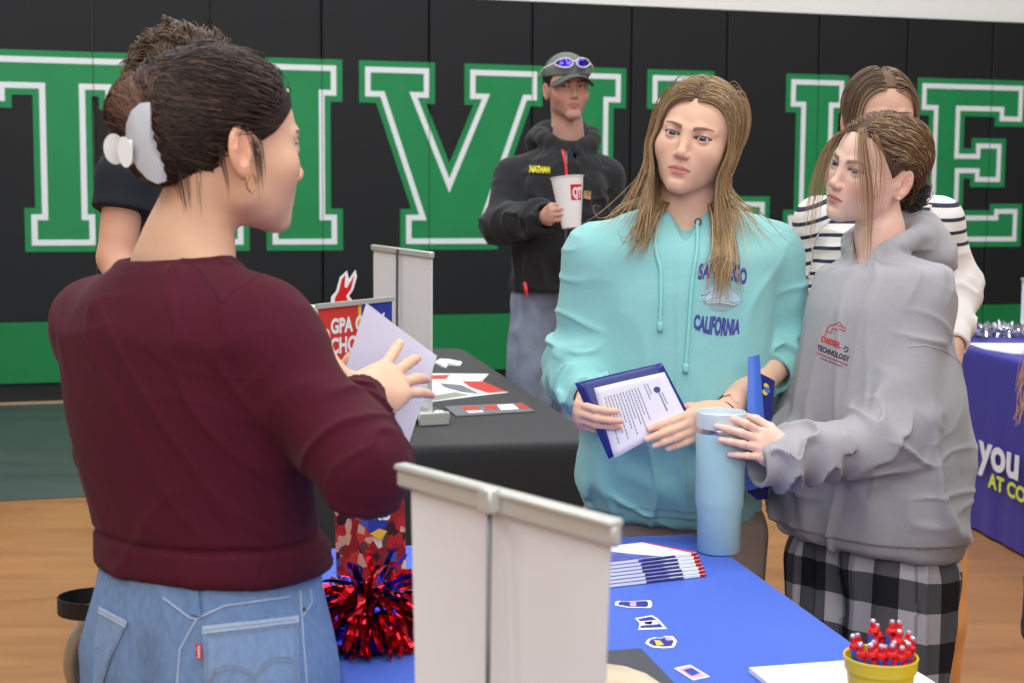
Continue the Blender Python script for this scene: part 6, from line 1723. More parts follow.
# ================================================================== WOMAN IN THE MAROON SWEATER
def build_presenter():
    rs = np.random.default_rng(5)
    D = 1.86; R = frame2(150); Rt = R
    hd = Head(P(227, 145, 1.865), head_frame(125, -1, 0), k=0.965, gaze=nrm(P(686, 135, 2.9) - P(290, 140, 1.85)), blink=0.15)
    nb = P(182, 262, 1.87); hip = P(208, 650, 1.88)
    shR, elR, wrR = P(256, 328, 1.79), P(361, 466, 1.715), P(360, 402, 1.875)
    shL, elL, wrL = P(104, 325, 1.95), P(122, 450, 2.10), P(294, 446, 2.11)
    kn = [P(170, 1010, 1.92), P(250, 1010, 1.86)]; an = [np.array([kn[0][0], kn[0][1] - 0.03, 0.09]), np.array([kn[1][0] + 0.01, kn[1][1] - 0.04, 0.09])]
    root = empty('person', [hip[0], hip[1], 0], 'dark haired woman in a maroon sweater and blue jeans, seen from behind', 'person')
    hR = hand_sdf(wrR, nrm(P(424, 362, 1.985) - wrR), (0.15, -0.9, 0.45), size=0.90, curls=[(0.10, 0.15, 0.1), (0.15, 0.2, 0.1), (0.2, 0.25, 0.1), (0.15, 0.2, 0.15)], spread=0.20, thumb=(1.65, -0.05), side=-1, forearm=elR, fr=(0.0225, 0.036))
    hL = hand_sdf(wrL, nrm(P(352, 385, 2.10) - wrL), (0.0, 1, 0.0), size=0.93, curls=[(-0.1, 0.05, 0.05)] * 4, spread=0.05, thumb=(0.95, 0.95), side=1, forearm=elL, fr=(0.0225, 0.036))
    SK = (228, 182, 152)
    make_body(root, hd, nb, R, hip, (shL, shR), (elL, elR), (wrL, wrR), (hL, hR), kn, an, SK, cargs=dict(lip=(190, 110, 104), brow=(60, 44, 36), blush=0.35), neck_r=0.045, collar_z=nb[2] - 0.07)
    for s_ in (1, -1): eyeball(hd, s_, root, iris=(84, 62, 46))
    O = P(200, 420, D)
    zl = lambda y: (P(200, y, D) - O)[2]
    vx = nrm(RT * [1, 1, 0])
    def cxy(x, y):       # local offsets that move the section sideways in the picture
        w = (P(x, y, D) - O); w = vx * (w @ vx); return w @ Rt[:, 0], w @ Rt[:, 1]
    def row(y, xl, xr, b, extra=0.0):
        half = (xr - xl) / 2 * D / FPX; cph, sph_ = abs(math.cos(math.radians(138))), abs(math.sin(math.radians(138)))
        a = math.sqrt(max(half ** 2 - (b * sph_) ** 2, 0.05 ** 2)) / cph; c = cxy((xl + xr) / 2, y); return (zl(y), c[0], c[1], a, b)
    rows = [row(570, 96, 322, 0.115), row(560, 94, 324, 0.117), row(545, 95, 322, 0.114), row(522, 92, 312, 0.110), row(480, 82, 306, 0.106), row(400, 68, 312, 0.108), row(330, 64, 312, 0.105), row(295, 84, 286, 0.088), row(272, 112, 250, 0.066), row(262, 128, 228, 0.056)]
    def torso(Q):
        d = levels(Q, O, Rt, rows, p=2.25, k=0.012)
        d = smin(d, cone(Q, nb + [0, 0, -0.055], shR + np.array([-0.0, 0, 0.0]), 0.048, 0.054), 0.045)
        d = smin(d, cone(Q, nb + [0, 0, -0.055], shL + np.array([0, 0, 0.0]), 0.048, 0.054), 0.045)
        near = d < 0.03
        if near.any():
            q = Q[near]; loc = (q - O.astype(f32)) @ Rt.astype(f32); z = loc[:, 2]; x = loc[:, 0]
            wl = ss(-z, 0.02, 0.16)
            n1 = noise(np.stack([x / 0.13, loc[:, 1] / 0.15, z / 0.035 + 1.2 * noise(loc / 0.12)], 1) + 4.4)
            n2 = noise(np.stack([(x * 0.8 - z * 0.6) / 0.045, loc[:, 1] / 0.15, (z + x) / 0.22], 1) + 1.4)
            disp = 0.0022 * (0.3 + wl) * FO(n1) + 0.0034 * (0.4 + 0.6 * ss(z, -0.1, 0.1)) * FO(n2) + 0.0002 * noise(loc / 0.01)
            zh = zl(530); disp -= 0.0045 * np.exp(-((z - zh - 0.004 * noise(loc / 0.05)) / 0.004) ** 2)      # the fold over the hem band
            an_ = np.arctan2(loc[:, 1], loc[:, 0]); disp += 0.0005 * np.sin(an_ * 190) * ss(zh - z, -0.001, 0.002)
            d = d.copy(); d[near] -= (disp * ss(-d[near], -0.03, -0.01)).astype(f32)
        return d
    fwR = nrm(wrR - elR)
    def sweater(Q):
        d = torso(Q)
        a = sleeve(Q, shR + np.array([0, 0, -0.002]), elR, wrR + fwR * 0.012, (0.054, 0.047, 0.039), amp=0.010, lam=0.026, cuff=0.055, cuffr=0.0335, seed=3.7)
        b = sleeve(Q, shL, elL, wrL, (0.056, 0.052, 0.042), amp=0.008, lam=0.03, cuff=0.05, cuffr=0.035, seed=8.8)
        d = smin(d, a, 0.035); d = smin(d, b, 0.04)
        # ribbed neck band
        ring = []
        for i in range(25):
            t = 2 * math.pi * i / 24; x, y = math.cos(t), math.sin(t)
            ring.append(nb + R @ np.array([x * 0.076, y * 0.064 + 0.004, -0.004 * x + 0.0 * abs(x) ** 2 - 0.004 * (y > 0) * y - 0.030 * max(0, -y) - 0.002]))
        c = None
        for i in range(24):
            e = cone(Q, ring[i], ring[i+1], 0.0105); c = e if c is None else np.minimum(c, e)
        d = smin(d, c, 0.008)
        hole = smin(cone(Q, hd.W((0, 0.03, -0.045)), nb + [0, 0, -0.01], 0.060, 0.066), ell(Q, nb + [0, 0, 0.012], (0.075, 0.062, 0.034), R), 0.02)
        return smax(d, -hole, 0.005)
    lo = np.minimum.reduce([shL, shR, elL, elR, wrL]) - 0.12; hi = np.maximum.reduce([shL, shR, elL, elR, wrR]) + 0.13
    lo[2] = P(200, 585, D)[2]; hi[2] = nb[2] + 0.08
    V, F = mesh_sdf(sweater, lo, hi, 0.0034, proj=2)
    M['maroon'] = knit('maroon_knit', (74, 20, 36), scale=1400, var=(500, 0.10))
    M['maroon'].node_tree.nodes['Principled BSDF'].inputs['Sheen Weight'].default_value = 0.04
    so = obj('sweater', np_mesh('sweater', V, F), M['maroon'], root)
    # seam from the neck to the sleeve
    M['maroon_seam'] = mat('maroon_seam', (66, 20, 34), rough=0.9)
    stitch(sweater, [(182, 257), (205, 275), (222, 303)], 1.5, 0.0009, M['maroon_seam'], 'seam', so, dashed=False, lift=0.0001)
    stitch(sweater, [(222, 303), (232, 292), (255, 278), (276, 262)], 1.5, 0.0009, M['maroon_seam'], 'seam', so, dashed=False, lift=0.0001)
    # jeans ----------------------------------------------------------
    jr = [row(760, 90, 318, 0.114), row(700, 87, 320, 0.120), row(660, 91, 318, 0.118), row(620, 96, 316, 0.112), row(590, 100, 314, 0.108), row(555, 104, 312, 0.105)]
    lg = legs_sdf(hip, R, kn, an, 0.092, 0.085, 0.075)
    def jeans(Q):
        d = levels(Q, O, Rt, jr, p=2.2, k=0.01, bot=zl(740)); d = smin(d, lg(Q), 0.03)
        near = d < 0.03
        if near.any():
            q = Q[near]; loc = (q - O.astype(f32)) @ Rt.astype(f32)
            n1 = noise(np.stack([loc[:, 0] / 0.05, loc[:, 1] / 0.05, loc[:, 2] / 0.11], 1) + 2.2)
            gx = loc[:, 0] - jr[2][1]
            groove = 0.012 * np.exp(-(gx / 0.02) ** 2) * (loc[:, 1] > 0) * ss(zl(600) - loc[:, 2], 0, 0.10)
            d = d.copy(); d[near] -= ((0.0022 * FO(n1) - groove) * ss(-d[near], -0.03, -0.01)).astype(f32)
        return np.maximum(np.maximum(d, Q[:, 2] - P(200, 555, D)[2]), 0.04 - Q[:, 2])
    V, F = mesh_sdf(jeans, [hip[0] - 0.32, hip[1] - 0.28, 0.02], [hip[0] + 0.32, hip[1] + 0.28, P(200, 548, D)[2]], 0.0055, proj=1)
    M['denim'] = mat('light_blue_denim', (108, 134, 172), rough=0.85, var=(140, 0.14, 8), bump=[(1100, 0.4), (60, 0.2)], bdist=0.001, stretch=(1, 1, 0.5), spec=0.2)
    M['denim_panel'] = mat('denim_pocket', (120, 146, 182), rough=0.85, var=(140, 0.14, 8), bump=[(1100, 0.4)], stretch=(1, 1, 0.5), spec=0.2)
    M['denim_pale'] = mat('worn_denim_edge', (160, 178, 204), rough=0.85, var=(160, 0.12, 8), bump=[(900, 0.4)], spec=0.2)
    M['thread'] = mat('tan_thread', (150, 138, 126), rough=0.8); M['denim_dark'] = mat('seam_denim', (98, 128, 168), rough=0.85, var=(200, 0.15))
    jo = obj('jeans', np_mesh('jeans', V, F), M['denim'], root)
    pk = [(203, 626), (297, 616), (314, 660), (313, 700), (260, 722), (206, 705), (204, 660)]
    def slab(poly, lift, m, nm): return pix_panel(jeans, poly, 1.55, lift, m, nm, jo)
    p1 = slab([(203, 626), (297, 616), (299, 700), (207, 706)], 0.0022, M['denim_panel'], 'back_pocket')
    p2 = slab([(101, 606), (129, 621), (111, 660), (102, 690), (94, 690), (95, 650)], 0.0022, M['denim_panel'], 'back_pocket')
    slab([(203, 626), (297, 616), (297.3, 623), (203.3, 634)], 0.0034, M['denim_pale'], 'pocket_hem')
    slab([(101, 606), (129, 621), (127, 628), (100, 613)], 0.0034, M['denim_pale'], 'pocket_hem')
    for pl in ([(204, 630), (296, 620)], [(206, 637), (297, 626)], [(207, 640), (210, 700)], [(294, 628), (296, 695)], [(210, 683), (216, 668), (232, 664), (246, 668), (256, 676)], [(254, 676), (262, 664), (274, 657), (286, 657), (294, 660)],
               [(210, 687), (217, 672), (232, 668), (246, 672), (256, 680)], [(254, 680), (263, 668), (275, 661), (286, 661), (294, 664)],
               [(101, 610), (127, 624)], [(124, 628), (109, 660), (101, 690)], [(97, 648), (101, 646), (106, 651)]):
        stitch(jeans, pl, 1.55, 0.00045, M['thread'], 'stitching', jo, lift=0.0036)
    # yoke seam, centre seam, side seam, belt loop
    for pl, r_ in (([(163, 598), (190, 618), (197, 619), (225, 606), (290, 597)], 0.0014), ([(197, 619), (180, 650), (176, 700)], 0.0016), ([(300, 590), (303, 640), (308, 700)], 0.0013), ([(310, 590), (312, 602), (303, 616)], 0.0011)):
        stitch(jeans, pl, 1.55, r_, M['denim_pale'], 'seam', jo, dashed=False, lift=0.0004)
    slab([(188, 590), (200, 590), (203, 617), (191, 613)], 0.004, M['denim_dark'], 'belt_loop')
    q = march(jeans, 303, 609, 1.5); MB().lathe([(0, -0.001), (0.0036, -0.0005), (0.0036, 0.001), (0, 0.0016)], q, 12).build('rivet', mat('copper', (170, 110, 80), rough=0.35, metal=0.9), jo)
    tb = pix_panel(jeans, [(198, 643.5), (203.5, 643.5), (203.5, 658.5), (198.5, 658.5)], 1.55, 0.0052, mat('red_tab', (190, 40, 46), rough=0.7), 'red_tab', jo)
    V2, F2 = text_mesh("Levi's", 4.6, 0.12, res=2); w_ = V2[:, 0].max(); V2 = np.stack([202.2 - (V2[:, 1] * 0.8), 657.2 - V2[:, 0] * 12.0 / w_], 1)
    q = surf_path(march_many(jeans, V2, 1.55), jeans, 0.0058); obj('tab_letters', np_mesh('tab_letters', q, [tuple(t) for t in F2], smooth=False), M['print_w'], jo)
    shoes(root, an, 150, M['shoe_white'], M['sole'])
    # hair -----------------------------------------------------------
    tw = [(0.0, 0.090, -0.036), (0.0, 0.112, 0.0), (0.0, 0.122, 0.036), (0.004, 0.116, 0.056)]
    def extra(Q, d): 
        r = bend(Q, tw, [0.014, 0.025, 0.030, 0.022], 0.02); r = smin(r, ell(Q, (0, 0.088, 0.02), (0.050, 0.040, 0.070)), 0.03)
        return smin(d, r, 0.03)
    tab = ([0, .45, .8, 1.05, 1.25, 1.42, 1.55, 1.8, 2.2, math.pi], [.066, .056, .034, .014, .004, .014, .022, .0, -.040, -.046])
    f_cap, Vc, Fc, Kc = hair_cap(hd, 0.005, extra=extra, table=tab, color=(50, 38, 34), var=0.25, box=0.19)
    sets = []
    n = 4600; roots = scalp_roots(hd, n, rs, table=tab)
    W = np.array([hd.W(q) for q in roots]); zt = np.clip(roots[:, 2] * 0.75 + 0.018 + rs.normal(size=n) * 0.010, -0.040, 0.080)
    side = np.where(roots[:, 0] > 0, 1, -1)
    T = np.array([hd.W((s * 0.018, 0.112, z)) for s, z in zip(side, zt)])
    def dirf(Pp, t, i):
        v = T - Pp; v /= np.linalg.norm(v, axis=1, keepdims=True) + 1e-6
        return v + 0.07 * np.stack([noise(Pp / 0.03 + 1.7), noise(Pp / 0.03 + 5.3), noise(Pp / 0.03 + 9.9)], 1) + (0.25 * hd.R[:, 2] * max(0, 0.5 - t)).astype(f32)
    col_f = lambda Q: f_cap(Q)
    path = trace(W, 22, np.maximum(np.linalg.norm(T - W, axis=1) / 18, 0.003), dirf, col_f, (0.0012 + 0.0022 * rs.random(n)).astype(f32))
    sets.append(tubes(path, taper(n, 22, 0.00065, 0.5, 0.15), 3, strand_cols(path, (54, 40, 35), (62, 46, 38), 0.28, rs, streak=((104, 78, 62), 0.07))))
    # the rolled twist: strands climbing and curling over the top
    m = 900; t0 = rs.random(m); 
    Wt = np.array([hd.W((s * (0.034 + 0.006 * rs.random()), 0.096 + 0.018 * rs.random(), -0.036 + 0.08 * a)) for s, a in zip(rs.choice([-1, 1], m), t0)])
    tgt = np.array([hd.W((rs.normal() * 0.012, 0.122 + 0.012 * rs.normal(), 0.056 + 0.010 * rs.normal())) for _ in range(m)])
    def dirt(Pp, t, i):
        v = tgt - Pp; v /= np.linalg.norm(v, axis=1, keepdims=True) + 1e-6
        return v + 0.35 * np.stack([noise(Pp / 0.02 + 1.7), noise(Pp / 0.02 + 5.3), noise(Pp / 0.02 + 9.9)], 1)
    path = trace(Wt, 16, 0.0050, dirt, col_f, (0.001 + 0.004 * rs.random(m)).astype(f32))
    sets.append(tubes(path, taper(m, 16, 0.0008, 0.4, 0.3), 3, strand_cols(path, (66, 46, 38), (112, 76, 58), 0.28, rs, streak=((136, 98, 74), 0.15))))
    # short loose hairs at the nape and in front of the ear
    for (qf, cnt, ln_) in ((lambda: (rs.uniform(-0.055, -0.02), rs.uniform(0.055, 0.085), rs.uniform(-0.05, -0.03)), 26, 0.0035), (lambda: (-0.070, rs.uniform(-0.012, 0.0), rs.uniform(-0.01, 0.02)), 20, 0.0046), (lambda: (-0.074, rs.uniform(0.036, 0.046), rs.uniform(-0.02, 0.0)), 14, 0.0042)):
        R0 = np.array([hd.W(qf()) for _ in range(cnt)])
        dr = lambda Pp, t, i: np.array([0.05, 0, -1.0]) + 0.35 * np.stack([noise(Pp / 0.03 + 3.7), noise(Pp / 0.03 + 5.3), 0 * Pp[:, 0]], 1)
        path = trace(R0, 14, ln_ * rs.uniform(0.5, 1.1, cnt), dr, hd.fs, (0.0015 + 0.003 * rs.random(cnt)).astype(f32))
        sets.append(tubes(path, taper(cnt, 14, 0.0004, 0.3, 0.6), 3, strand_cols(path, (60, 44, 38), None, 0.2, rs)))
    hair_mesh(sets, 'hair', root, caps=[(Vc, Fc, Kc)])
    # claw clip: toothed frosted plates, hinge and round finger tabs
    M['frost'] = mat('frosted_acrylic', (196, 198, 204), rough=0.35, trans=0.15, ior=1.4, sss=0.0); M['frost_tab'] = mat('milky_acrylic', (222, 220, 216), rough=0.35, trans=0.1, ior=1.4)
    clip = empty('claw_clip', P(145, 145, 1.80)); clip.parent = root; clip.matrix_parent_inverse = mw(root).inverted()
    outer_l = [(150, 102), (140, 103), (131, 111), (126, 124), (125.5, 138), (129, 154), (137, 168), (147, 179), (157, 184), (166, 181.5)]
    inner_r = [(166, 181.5), (164, 170), (161, 160), (157, 149), (153.5, 138), (151, 127), (149, 116), (150.5, 107)]
    teeth = []
    den = dense(inner_r, 4.0)
    for i, (x, y) in enumerate(den): teeth.append((x + (1.6 if i % 2 else -0.6), y))
    def plate(dep, mir, nm):
        poly = outer_l + teeth[1:-1]
        c = np.mean(poly, axis=0); V = []; n_ = len(poly)
        for side_ in (0, 1):
            for (x, y) in poly: V.append(P(x + mir, y, dep + 0.010 * ((x - 146) / 20) ** 2 + 0.0024 * side_))
            V.append(P(c[0] + mir, c[1], dep - 0.012 + 0.0024 * side_))
        Fq = [(i, (i+1) % n_, n_) for i in range(n_)] + [(n_+1+(i+1) % n_, n_+1+i, 2*n_+1) for i in range(n_)] + [(i, n_+1+i, n_+1+(i+1) % n_, (i+1) % n_) for i in range(n_)]
        return auto_smooth(obj(nm, np_mesh(nm, np.array(V), Fq), M['frost'], clip), 50)
    dc = (march(f_cap, 148, 145, 1.5) - CAM) @ FW - 0.024
    plate(dc, 0, 'clip_plate'); plate(dc + 0.10, -6, 'clip_plate')
    def tabdisc(cx, cy, rx, ry, dep, nm, tilt=0.3):
        V = []; n_ = 28
        for side_ in (0, 1):
            V += [P(cx + rx * math.cos(t) + tilt * ry * math.sin(t) * 0.3, cy + ry * math.sin(t), dep + 0.006 * math.cos(t) + 0.003 * side_) for t in np.linspace(0, 2*math.pi, n_ + 1)[:-1]]
        Fq = [tuple(range(n_)), tuple(range(2*n_-1, n_-1, -1))] + [(i, n_+i, n_+(i+1) % n_, (i+1) % n_) for i in range(n_)]
        return obj(nm, np_mesh(nm, np.array(V), Fq, smooth=False), M['frost_tab'], clip)
    tabdisc(114.5, 149, 11.0, 15.5, dc + 0.02, 'finger_tab'); tabdisc(125, 152, 7.5, 15.5, dc - 0.012, 'finger_tab')
    MB().tube([P(130, 140, dc), P(130, 164, dc)], 0.0035, 10).build('hinge', M['frost_tab'], clip, smooth=True)
    # earring
    e0 = hd.W((-0.0800, 0.004, -0.040)); u = hd.R[:, 1]; 
    MB().tube([e0 + 0.0062 * math.cos(t) * u + np.array([0, 0, 0.0105 * math.sin(t) - 0.008]) for t in np.linspace(0, 2*math.pi, 21)], 0.0011, 6, cap=False).build('hoop_earring', M['gold'], root, smooth=True)
    # the folded sheet in her hands
    cs = [P(366.5, 303, 2.045), P(437, 356, 2.07), P(408, 446, 2.06), P(334, 405, 2.04)]
    pr = empty('paper_sheet', sum(cs) / 4, 'folded white paper sheet held up by the woman in maroon', 'paper')
    nn = nrm(np.cross(cs[1] - cs[0], cs[3] - cs[0]));
    V = []; sb = 10
    for side_ in (0, 1):
        for j in range(sb + 1):
            for i in range(sb + 1):
                s, t = i / sb, j / sb; p = cs[0]*(1-s)*(1-t) + cs[1]*s*(1-t) + cs[2]*s*t + cs[3]*(1-s)*t; V.append(p + nn * (0.0015 * side_ + 0.004 * math.sin(math.pi * s)))
    n_ = (sb+1)**2; Fq = []
    for j in range(sb):
        for i in range(sb):
            q = (j*(sb+1)+i, j*(sb+1)+i+1, (j+1)*(sb+1)+i+1, (j+1)*(sb+1)+i); Fq.append(q); Fq.append(tuple(n_+x for x in q[::-1]))
    obj('sheet', np_mesh('sheet', np.array(V), Fq), M['letter_paper'], pr)
    return dict(sweater=sweater)

# ================================================================== GIRL IN THE GREY HOODIE
def build_grey():
    rs = np.random.default_rng(77)
    D = 2.93; R = frame2(-50); Rt = R
    hd = Head(P(873.5, 170, 2.945), head_frame(-58, 3, 16), k=0.95, gaze=nrm(P(420, 150, 1.9) - P(842, 168, 2.9)), jaw=0.98, blink=0.35, smile=-0.1)
    nb = P(880, 233, 2.97); hip = P(868, 560, 2.98)
    shL, elL, wrL = P(920, 300, 2.84), P(893, 432, 2.79), P(790, 456, 2.715)
    shR, elR, wrR = P(848, 292, 3.07), P(822, 405, 3.10), P(788, 440, 2.93)
    kn = [P(890, 760, 2.93), P(842, 760, 3.02)]; an = [np.array([kn[0][0] + 0.01, kn[0][1] + 0.02, 0.09]), np.array([kn[1][0], kn[1][1] + 0.03, 0.09])]
    root = empty('person', [hip[0], hip[1], 0], 'girl in a light grey hoodie and plaid trousers touching the tumbler', 'person')
    hL = hand_sdf(wrL, nrm(P(753, 442, 2.665) - wrL), (0.25, -1, 0.35), size=0.88, curls=[(0.10, 0.35, 0.25), (0.12, 0.32, 0.2), (0.10, 0.25, 0.15), (0.15, 0.3, 0.2)], spread=0.11, thumb=(0.75, 0.45), side=1, forearm=elL, fr=(0.021, 0.034))
    hR = hand_sdf(wrR, nrm(P(768, 456, 2.87) - wrR), (0.6, 0.5, 0.2), size=0.88, curls=[(0.7, 0.8, 0.4)] * 4, spread=0.03, thumb=(0.6, 0.5), side=-1, forearm=elR, fr=(0.021, 0.034))
    SK = (238, 198, 180)
    make_body(root, hd, nb, R, hip, (shL, shR), (elL, elR), (wrL, wrR), (hL, hR), kn, an, SK, cargs=dict(lip=(206, 122, 120), brow=(146, 112, 88), blush=0.5), neck_r=0.040, collar_z=nb[2] - 0.06, trap=False)
    for s_ in (1, -1): eyeball(hd, s_, root, iris=(92, 104, 114))
    O = P(870, 400, D); zl = lambda y: (P(870, y, D) - O)[2]; vx = nrm(RT * [1, 1, 0])
    def row(y, xl, xr, b):
        half = (xr - xl) / 2 * D / FPX; rel = math.radians(-50 - 13.3); a = math.sqrt(max(half ** 2 - (b * math.sin(rel)) ** 2, 0.06 ** 2)) / abs(math.cos(rel))
        w = (P((xl + xr) / 2, y, D) - O); w = vx * (w @ vx); return (zl(y), w @ Rt[:, 0], w @ Rt[:, 1], min(a, 0.235), b)
    rows = [row(552, 796, 938, 0.120), row(540, 793, 944, 0.130), row(510, 790, 950, 0.138), row(460, 791, 952, 0.140), row(400, 796, 950, 0.138), row(340, 806, 942, 0.130), row(305, 812, 938, 0.120), row(285, 826, 925, 0.100), row(266, 846, 910, 0.075)]
    n0 = hd.W((0, 0.030, -0.045))
    def torso(Q):
        Q2 = Q.copy(); Q2[:, 2] += (0.10 * ((Q - O.astype(f32)) @ vx.astype(f32)) * ss(zl(440) - Q[:, 2] + O[2], 0.0, 0.15)).astype(f32)
        d = levels(Q2, O, Rt, rows, p=2.4, k=0.02)
        d = smin(d, cone(Q, nb + [0, 0, -0.085], shL + np.array([0, 0, -0.0]), 0.056, 0.058), 0.05)
        d = smin(d, cone(Q, nb + [0, 0, -0.085], shR + np.array([0, 0, -0.0]), 0.054, 0.052), 0.05)
        near = d < 0.03
        if near.any():
            q = Q[near]; loc = (q - O.astype(f32)) @ Rt.astype(f32); z = loc[:, 2]; x = loc[:, 0]
            wl = ss(-z, -0.08, 0.15)
            an_ = np.arctan2(loc[:, 1], loc[:, 0])
            n1 = noise(np.stack([an_ * 3.2 + 0.8 * noise(loc / 0.14), z / 0.42, 0 * z], 1) + 6.1)
            n2 = noise(np.stack([(x + loc[:, 1]) / 0.16, z / 0.04 + noise(loc / 0.1), x / 0.2], 1) + 2.2)
            hem = ss(zl(530) - z, -0.002, 0.002)
            disp = 0.013 * (0.3 + 0.7 * wl) * FO(n1) + 0.003 * wl * FO(n2) + 0.0003 * noise(loc / 0.015)
            disp = disp * (1 - 0.35 * hem) - 0.006 * hem + hem * 0.0006 * np.sin(an_ * 120)
            d = d.copy(); d[near] -= (disp * ss(-d[near], -0.03, -0.01)).astype(f32)
        return d
    def hood(Q):
        ring = []
        for i in range(17):
            a = -math.pi / 2 + 2 * math.pi * i / 16; x, y = math.cos(a), math.sin(a); fr = max(0, -y); bk = max(0, y)
            ring.append((nb + R @ np.array([x * (0.062 + 0.020 * bk), y * (0.050 + 0.050 * bk) + 0.008, -0.012 + 0.022 * bk - 0.042 * fr ** 2]), 0.019 + 0.013 * bk))
        d = None
        for i in range(16):
            c = cone(Q, ring[i][0], ring[i+1][0], ring[i][1], ring[i+1][1]); d = c if d is None else smin(d, c, 0.008)
        d = smin(d, ell(Q, nb + R @ np.array([0.0, 0.100, -0.045]), (0.108, 0.062, 0.070), R @ RX(0.35)), 0.035)
        near = d < 0.02
        if near.any():
            q = Q[near]; d = d.copy(); d[near] -= (0.005 * (0.5 - 1.6 * np.abs(noise(((q - nb.astype(f32)) @ R.astype(f32)) / np.array([0.10, 0.045, 0.035], f32) + 3.3)))).astype(f32)
        return d
    fw = nrm(wrL - elL)
    def hoodie(Q):
        d = torso(Q)
        a = sleeve(Q, shL + np.array([0, 0, -0.01]), elL + np.array([0, 0, -0.01]), wrL + fw * 0.070, (0.060, 0.060, 0.050), amp=0.022, lam=0.036, k=0.06, cuff=0.050, cuffr=0.043, seed=1.9)
        b = sleeve(Q, shR + np.array([0, 0, -0.01]), elR, wrR + nrm(wrR - elR) * 0.02, (0.054, 0.054, 0.046), amp=0.014, lam=0.034, cuff=0.05, cuffr=0.036, seed=6.6)
        d = smin(d, a, 0.022); d = smin(d, b, 0.03); d = smin(d, hood(Q), 0.012)
        hole = smin(cone(Q, n0, nb + [0, 0, -0.015], 0.045, 0.047), cone(Q, nb + [0, 0, -0.015], nb + R @ np.array([0, -0.070, -0.048]), 0.042, 0.016), 0.02)
        return smax(d, -hole, 0.006)
    allp = np.array([shL, shR, elL, elR, wrL, wrR]); lo = allp.min(0) - 0.12; hi = allp.max(0) + 0.16
    lo[2] = P(870, 585, 2.8)[2]; hi[2] = nb[2] + 0.10; hi[0] += 0.03; hi[1] += 0.05
    V, F = mesh_sdf(hoodie, lo, hi, 0.0038, proj=2)
    M['heather'] = knit('heather_grey_fleece', (164, 162, 166), scale=700, var=(620, 0.10, 6))
    ho = obj('hoodie', np_mesh('hoodie', V, F), M['heather'], root)
    M['heather_seam'] = mat('grey_seam', (186, 186, 192), rough=0.9)
    stitch(hoodie, [(908, 347), (925, 345), (943, 350), (958, 360), (967, 372)], 2.4, 0.0009, M['heather_seam'], 'seam', ho, dashed=False)
    # chest print
    c0 = march(hoodie, 833, 340, 2.4); g = nrm(grad(hoodie, np.array([c0], f32), 0.01)[0]); ux = nrm(np.cross((0, 0, 1), g)); uy = np.cross(g, ux)
    px = c0 @ FW / FPX * 0 + (c0 - CAM) @ FW / FPX
    M['print_red'] = mat('red_ink', (196, 62, 66), rough=0.7); M['print_black'] = mat('black_ink', (58, 58, 66), rough=0.7)
    # basis so that u,v follow the picture rows of the print
    def onp(V2): 
        q = march_many(hoodie, V2, 2.3); return surf_path(q, hoodie, 0.0007)
    def pixtext(s, x0, y0, x1, y1, h, m, bold=0.05, shear=0.0):
        V2, F2 = text_mesh(s, 1.0, bold); V2 = V2.copy(); V2[:, 0] /= V2[:, 0].max(); V2[:, 1] /= 0.72; V2, F2 = refine(V2, F2, 0.08)
        q = np.stack([x0 + (x1-x0) * V2[:, 0] + shear * V2[:, 1], y0 + (y1-y0) * V2[:, 0] - h * V2[:, 1]], 1); q = onp(q)
        obj('printed_word', np_mesh('w', q, [tuple(t) for t in F2]), m, ho)
    pixtext('DIESEL', 821, 341.0, 841, 348.5, 5.2, M['print_red'], 0.05, 1.0)
    pixtext('TECHNOLOGY', 817, 349.5, 849, 362.0, 5.2, M['print_black'], 0.04, 0.8)
    for pl, m, r_ in (([(817, 352.5), (848, 365.0)], M['print_red'], 0.0009), ([(821, 358), (842, 366.5)], M['print_black'], 0.0005),
                      ([(826, 333), (829, 326), (834, 324.5), (840, 322), (843, 327)], M['print_red'], 0.0007), ([(829, 326), (826, 331), (831, 333), (833, 328), (838, 330)], M['print_red'], 0.0007),
                      ([(838, 325), (846, 328)], M['print_red'], 0.0008), ([(839, 328.5), (846, 331)], M['print_red'], 0.0008), ([(826, 333), (824, 338)], M['print_red'], 0.0006),
                      ([(844, 349), (846, 346.5), (848.5, 348.5), (847.5, 351.5), (845, 351)], M['print_black'], 0.0009)):
        q = onp(np.array(dense(pl, 1.5))); MB().tube(list(q), r_, 6).build('printed_line', m, ho)
    # plaid trousers -------------------------------------------------
    lg = legs_sdf(hip, R, kn, an, 0.105, 0.098, 0.10)
    def trousers(Q):
        d = lg(Q); near = d < 0.03
        if near.any():
            q = Q[near]; n1 = noise(np.stack([q[:, 0] / 0.045, q[:, 1] / 0.045, q[:, 2] / 0.35], 1) + 1.2)
            d = d.copy(); d[near] -= (0.009 * FO(n1)).astype(f32)
        return np.maximum(np.maximum(d, Q[:, 2] - (hip[2] + 0.08)), 0.03 - Q[:, 2])
    V, F = mesh_sdf(trousers, [hip[0] - 0.32, hip[1] - 0.32, 0.01], [hip[0] + 0.32, hip[1] + 0.32, hip[2] + 0.12], 0.006, proj=1)
    me = np_mesh('trousers', V, F)
    loc = (V - hip) @ R; leg = np.where(loc[:, 0] > 0, 1, -1); ang = np.arctan2(loc[:, 1], loc[:, 0] - 0.085 * leg)
    # position around the leg, seam turned to the far side
    a0 = math.atan2((R.T @ vx)[1], (R.T @ vx)[0]); ang = (ang - a0 - math.pi * 0.5 + 3 * math.pi) % (2 * math.pi)
    at = me.attributes.new('cloth', 'FLOAT_VECTOR', 'POINT'); at.data.foreach_set('vector', np.stack([ang * 0.105, loc[:, 2] + 0.008 * np.sin(ang * 2), 0 * ang], 1).astype(f32).ravel())
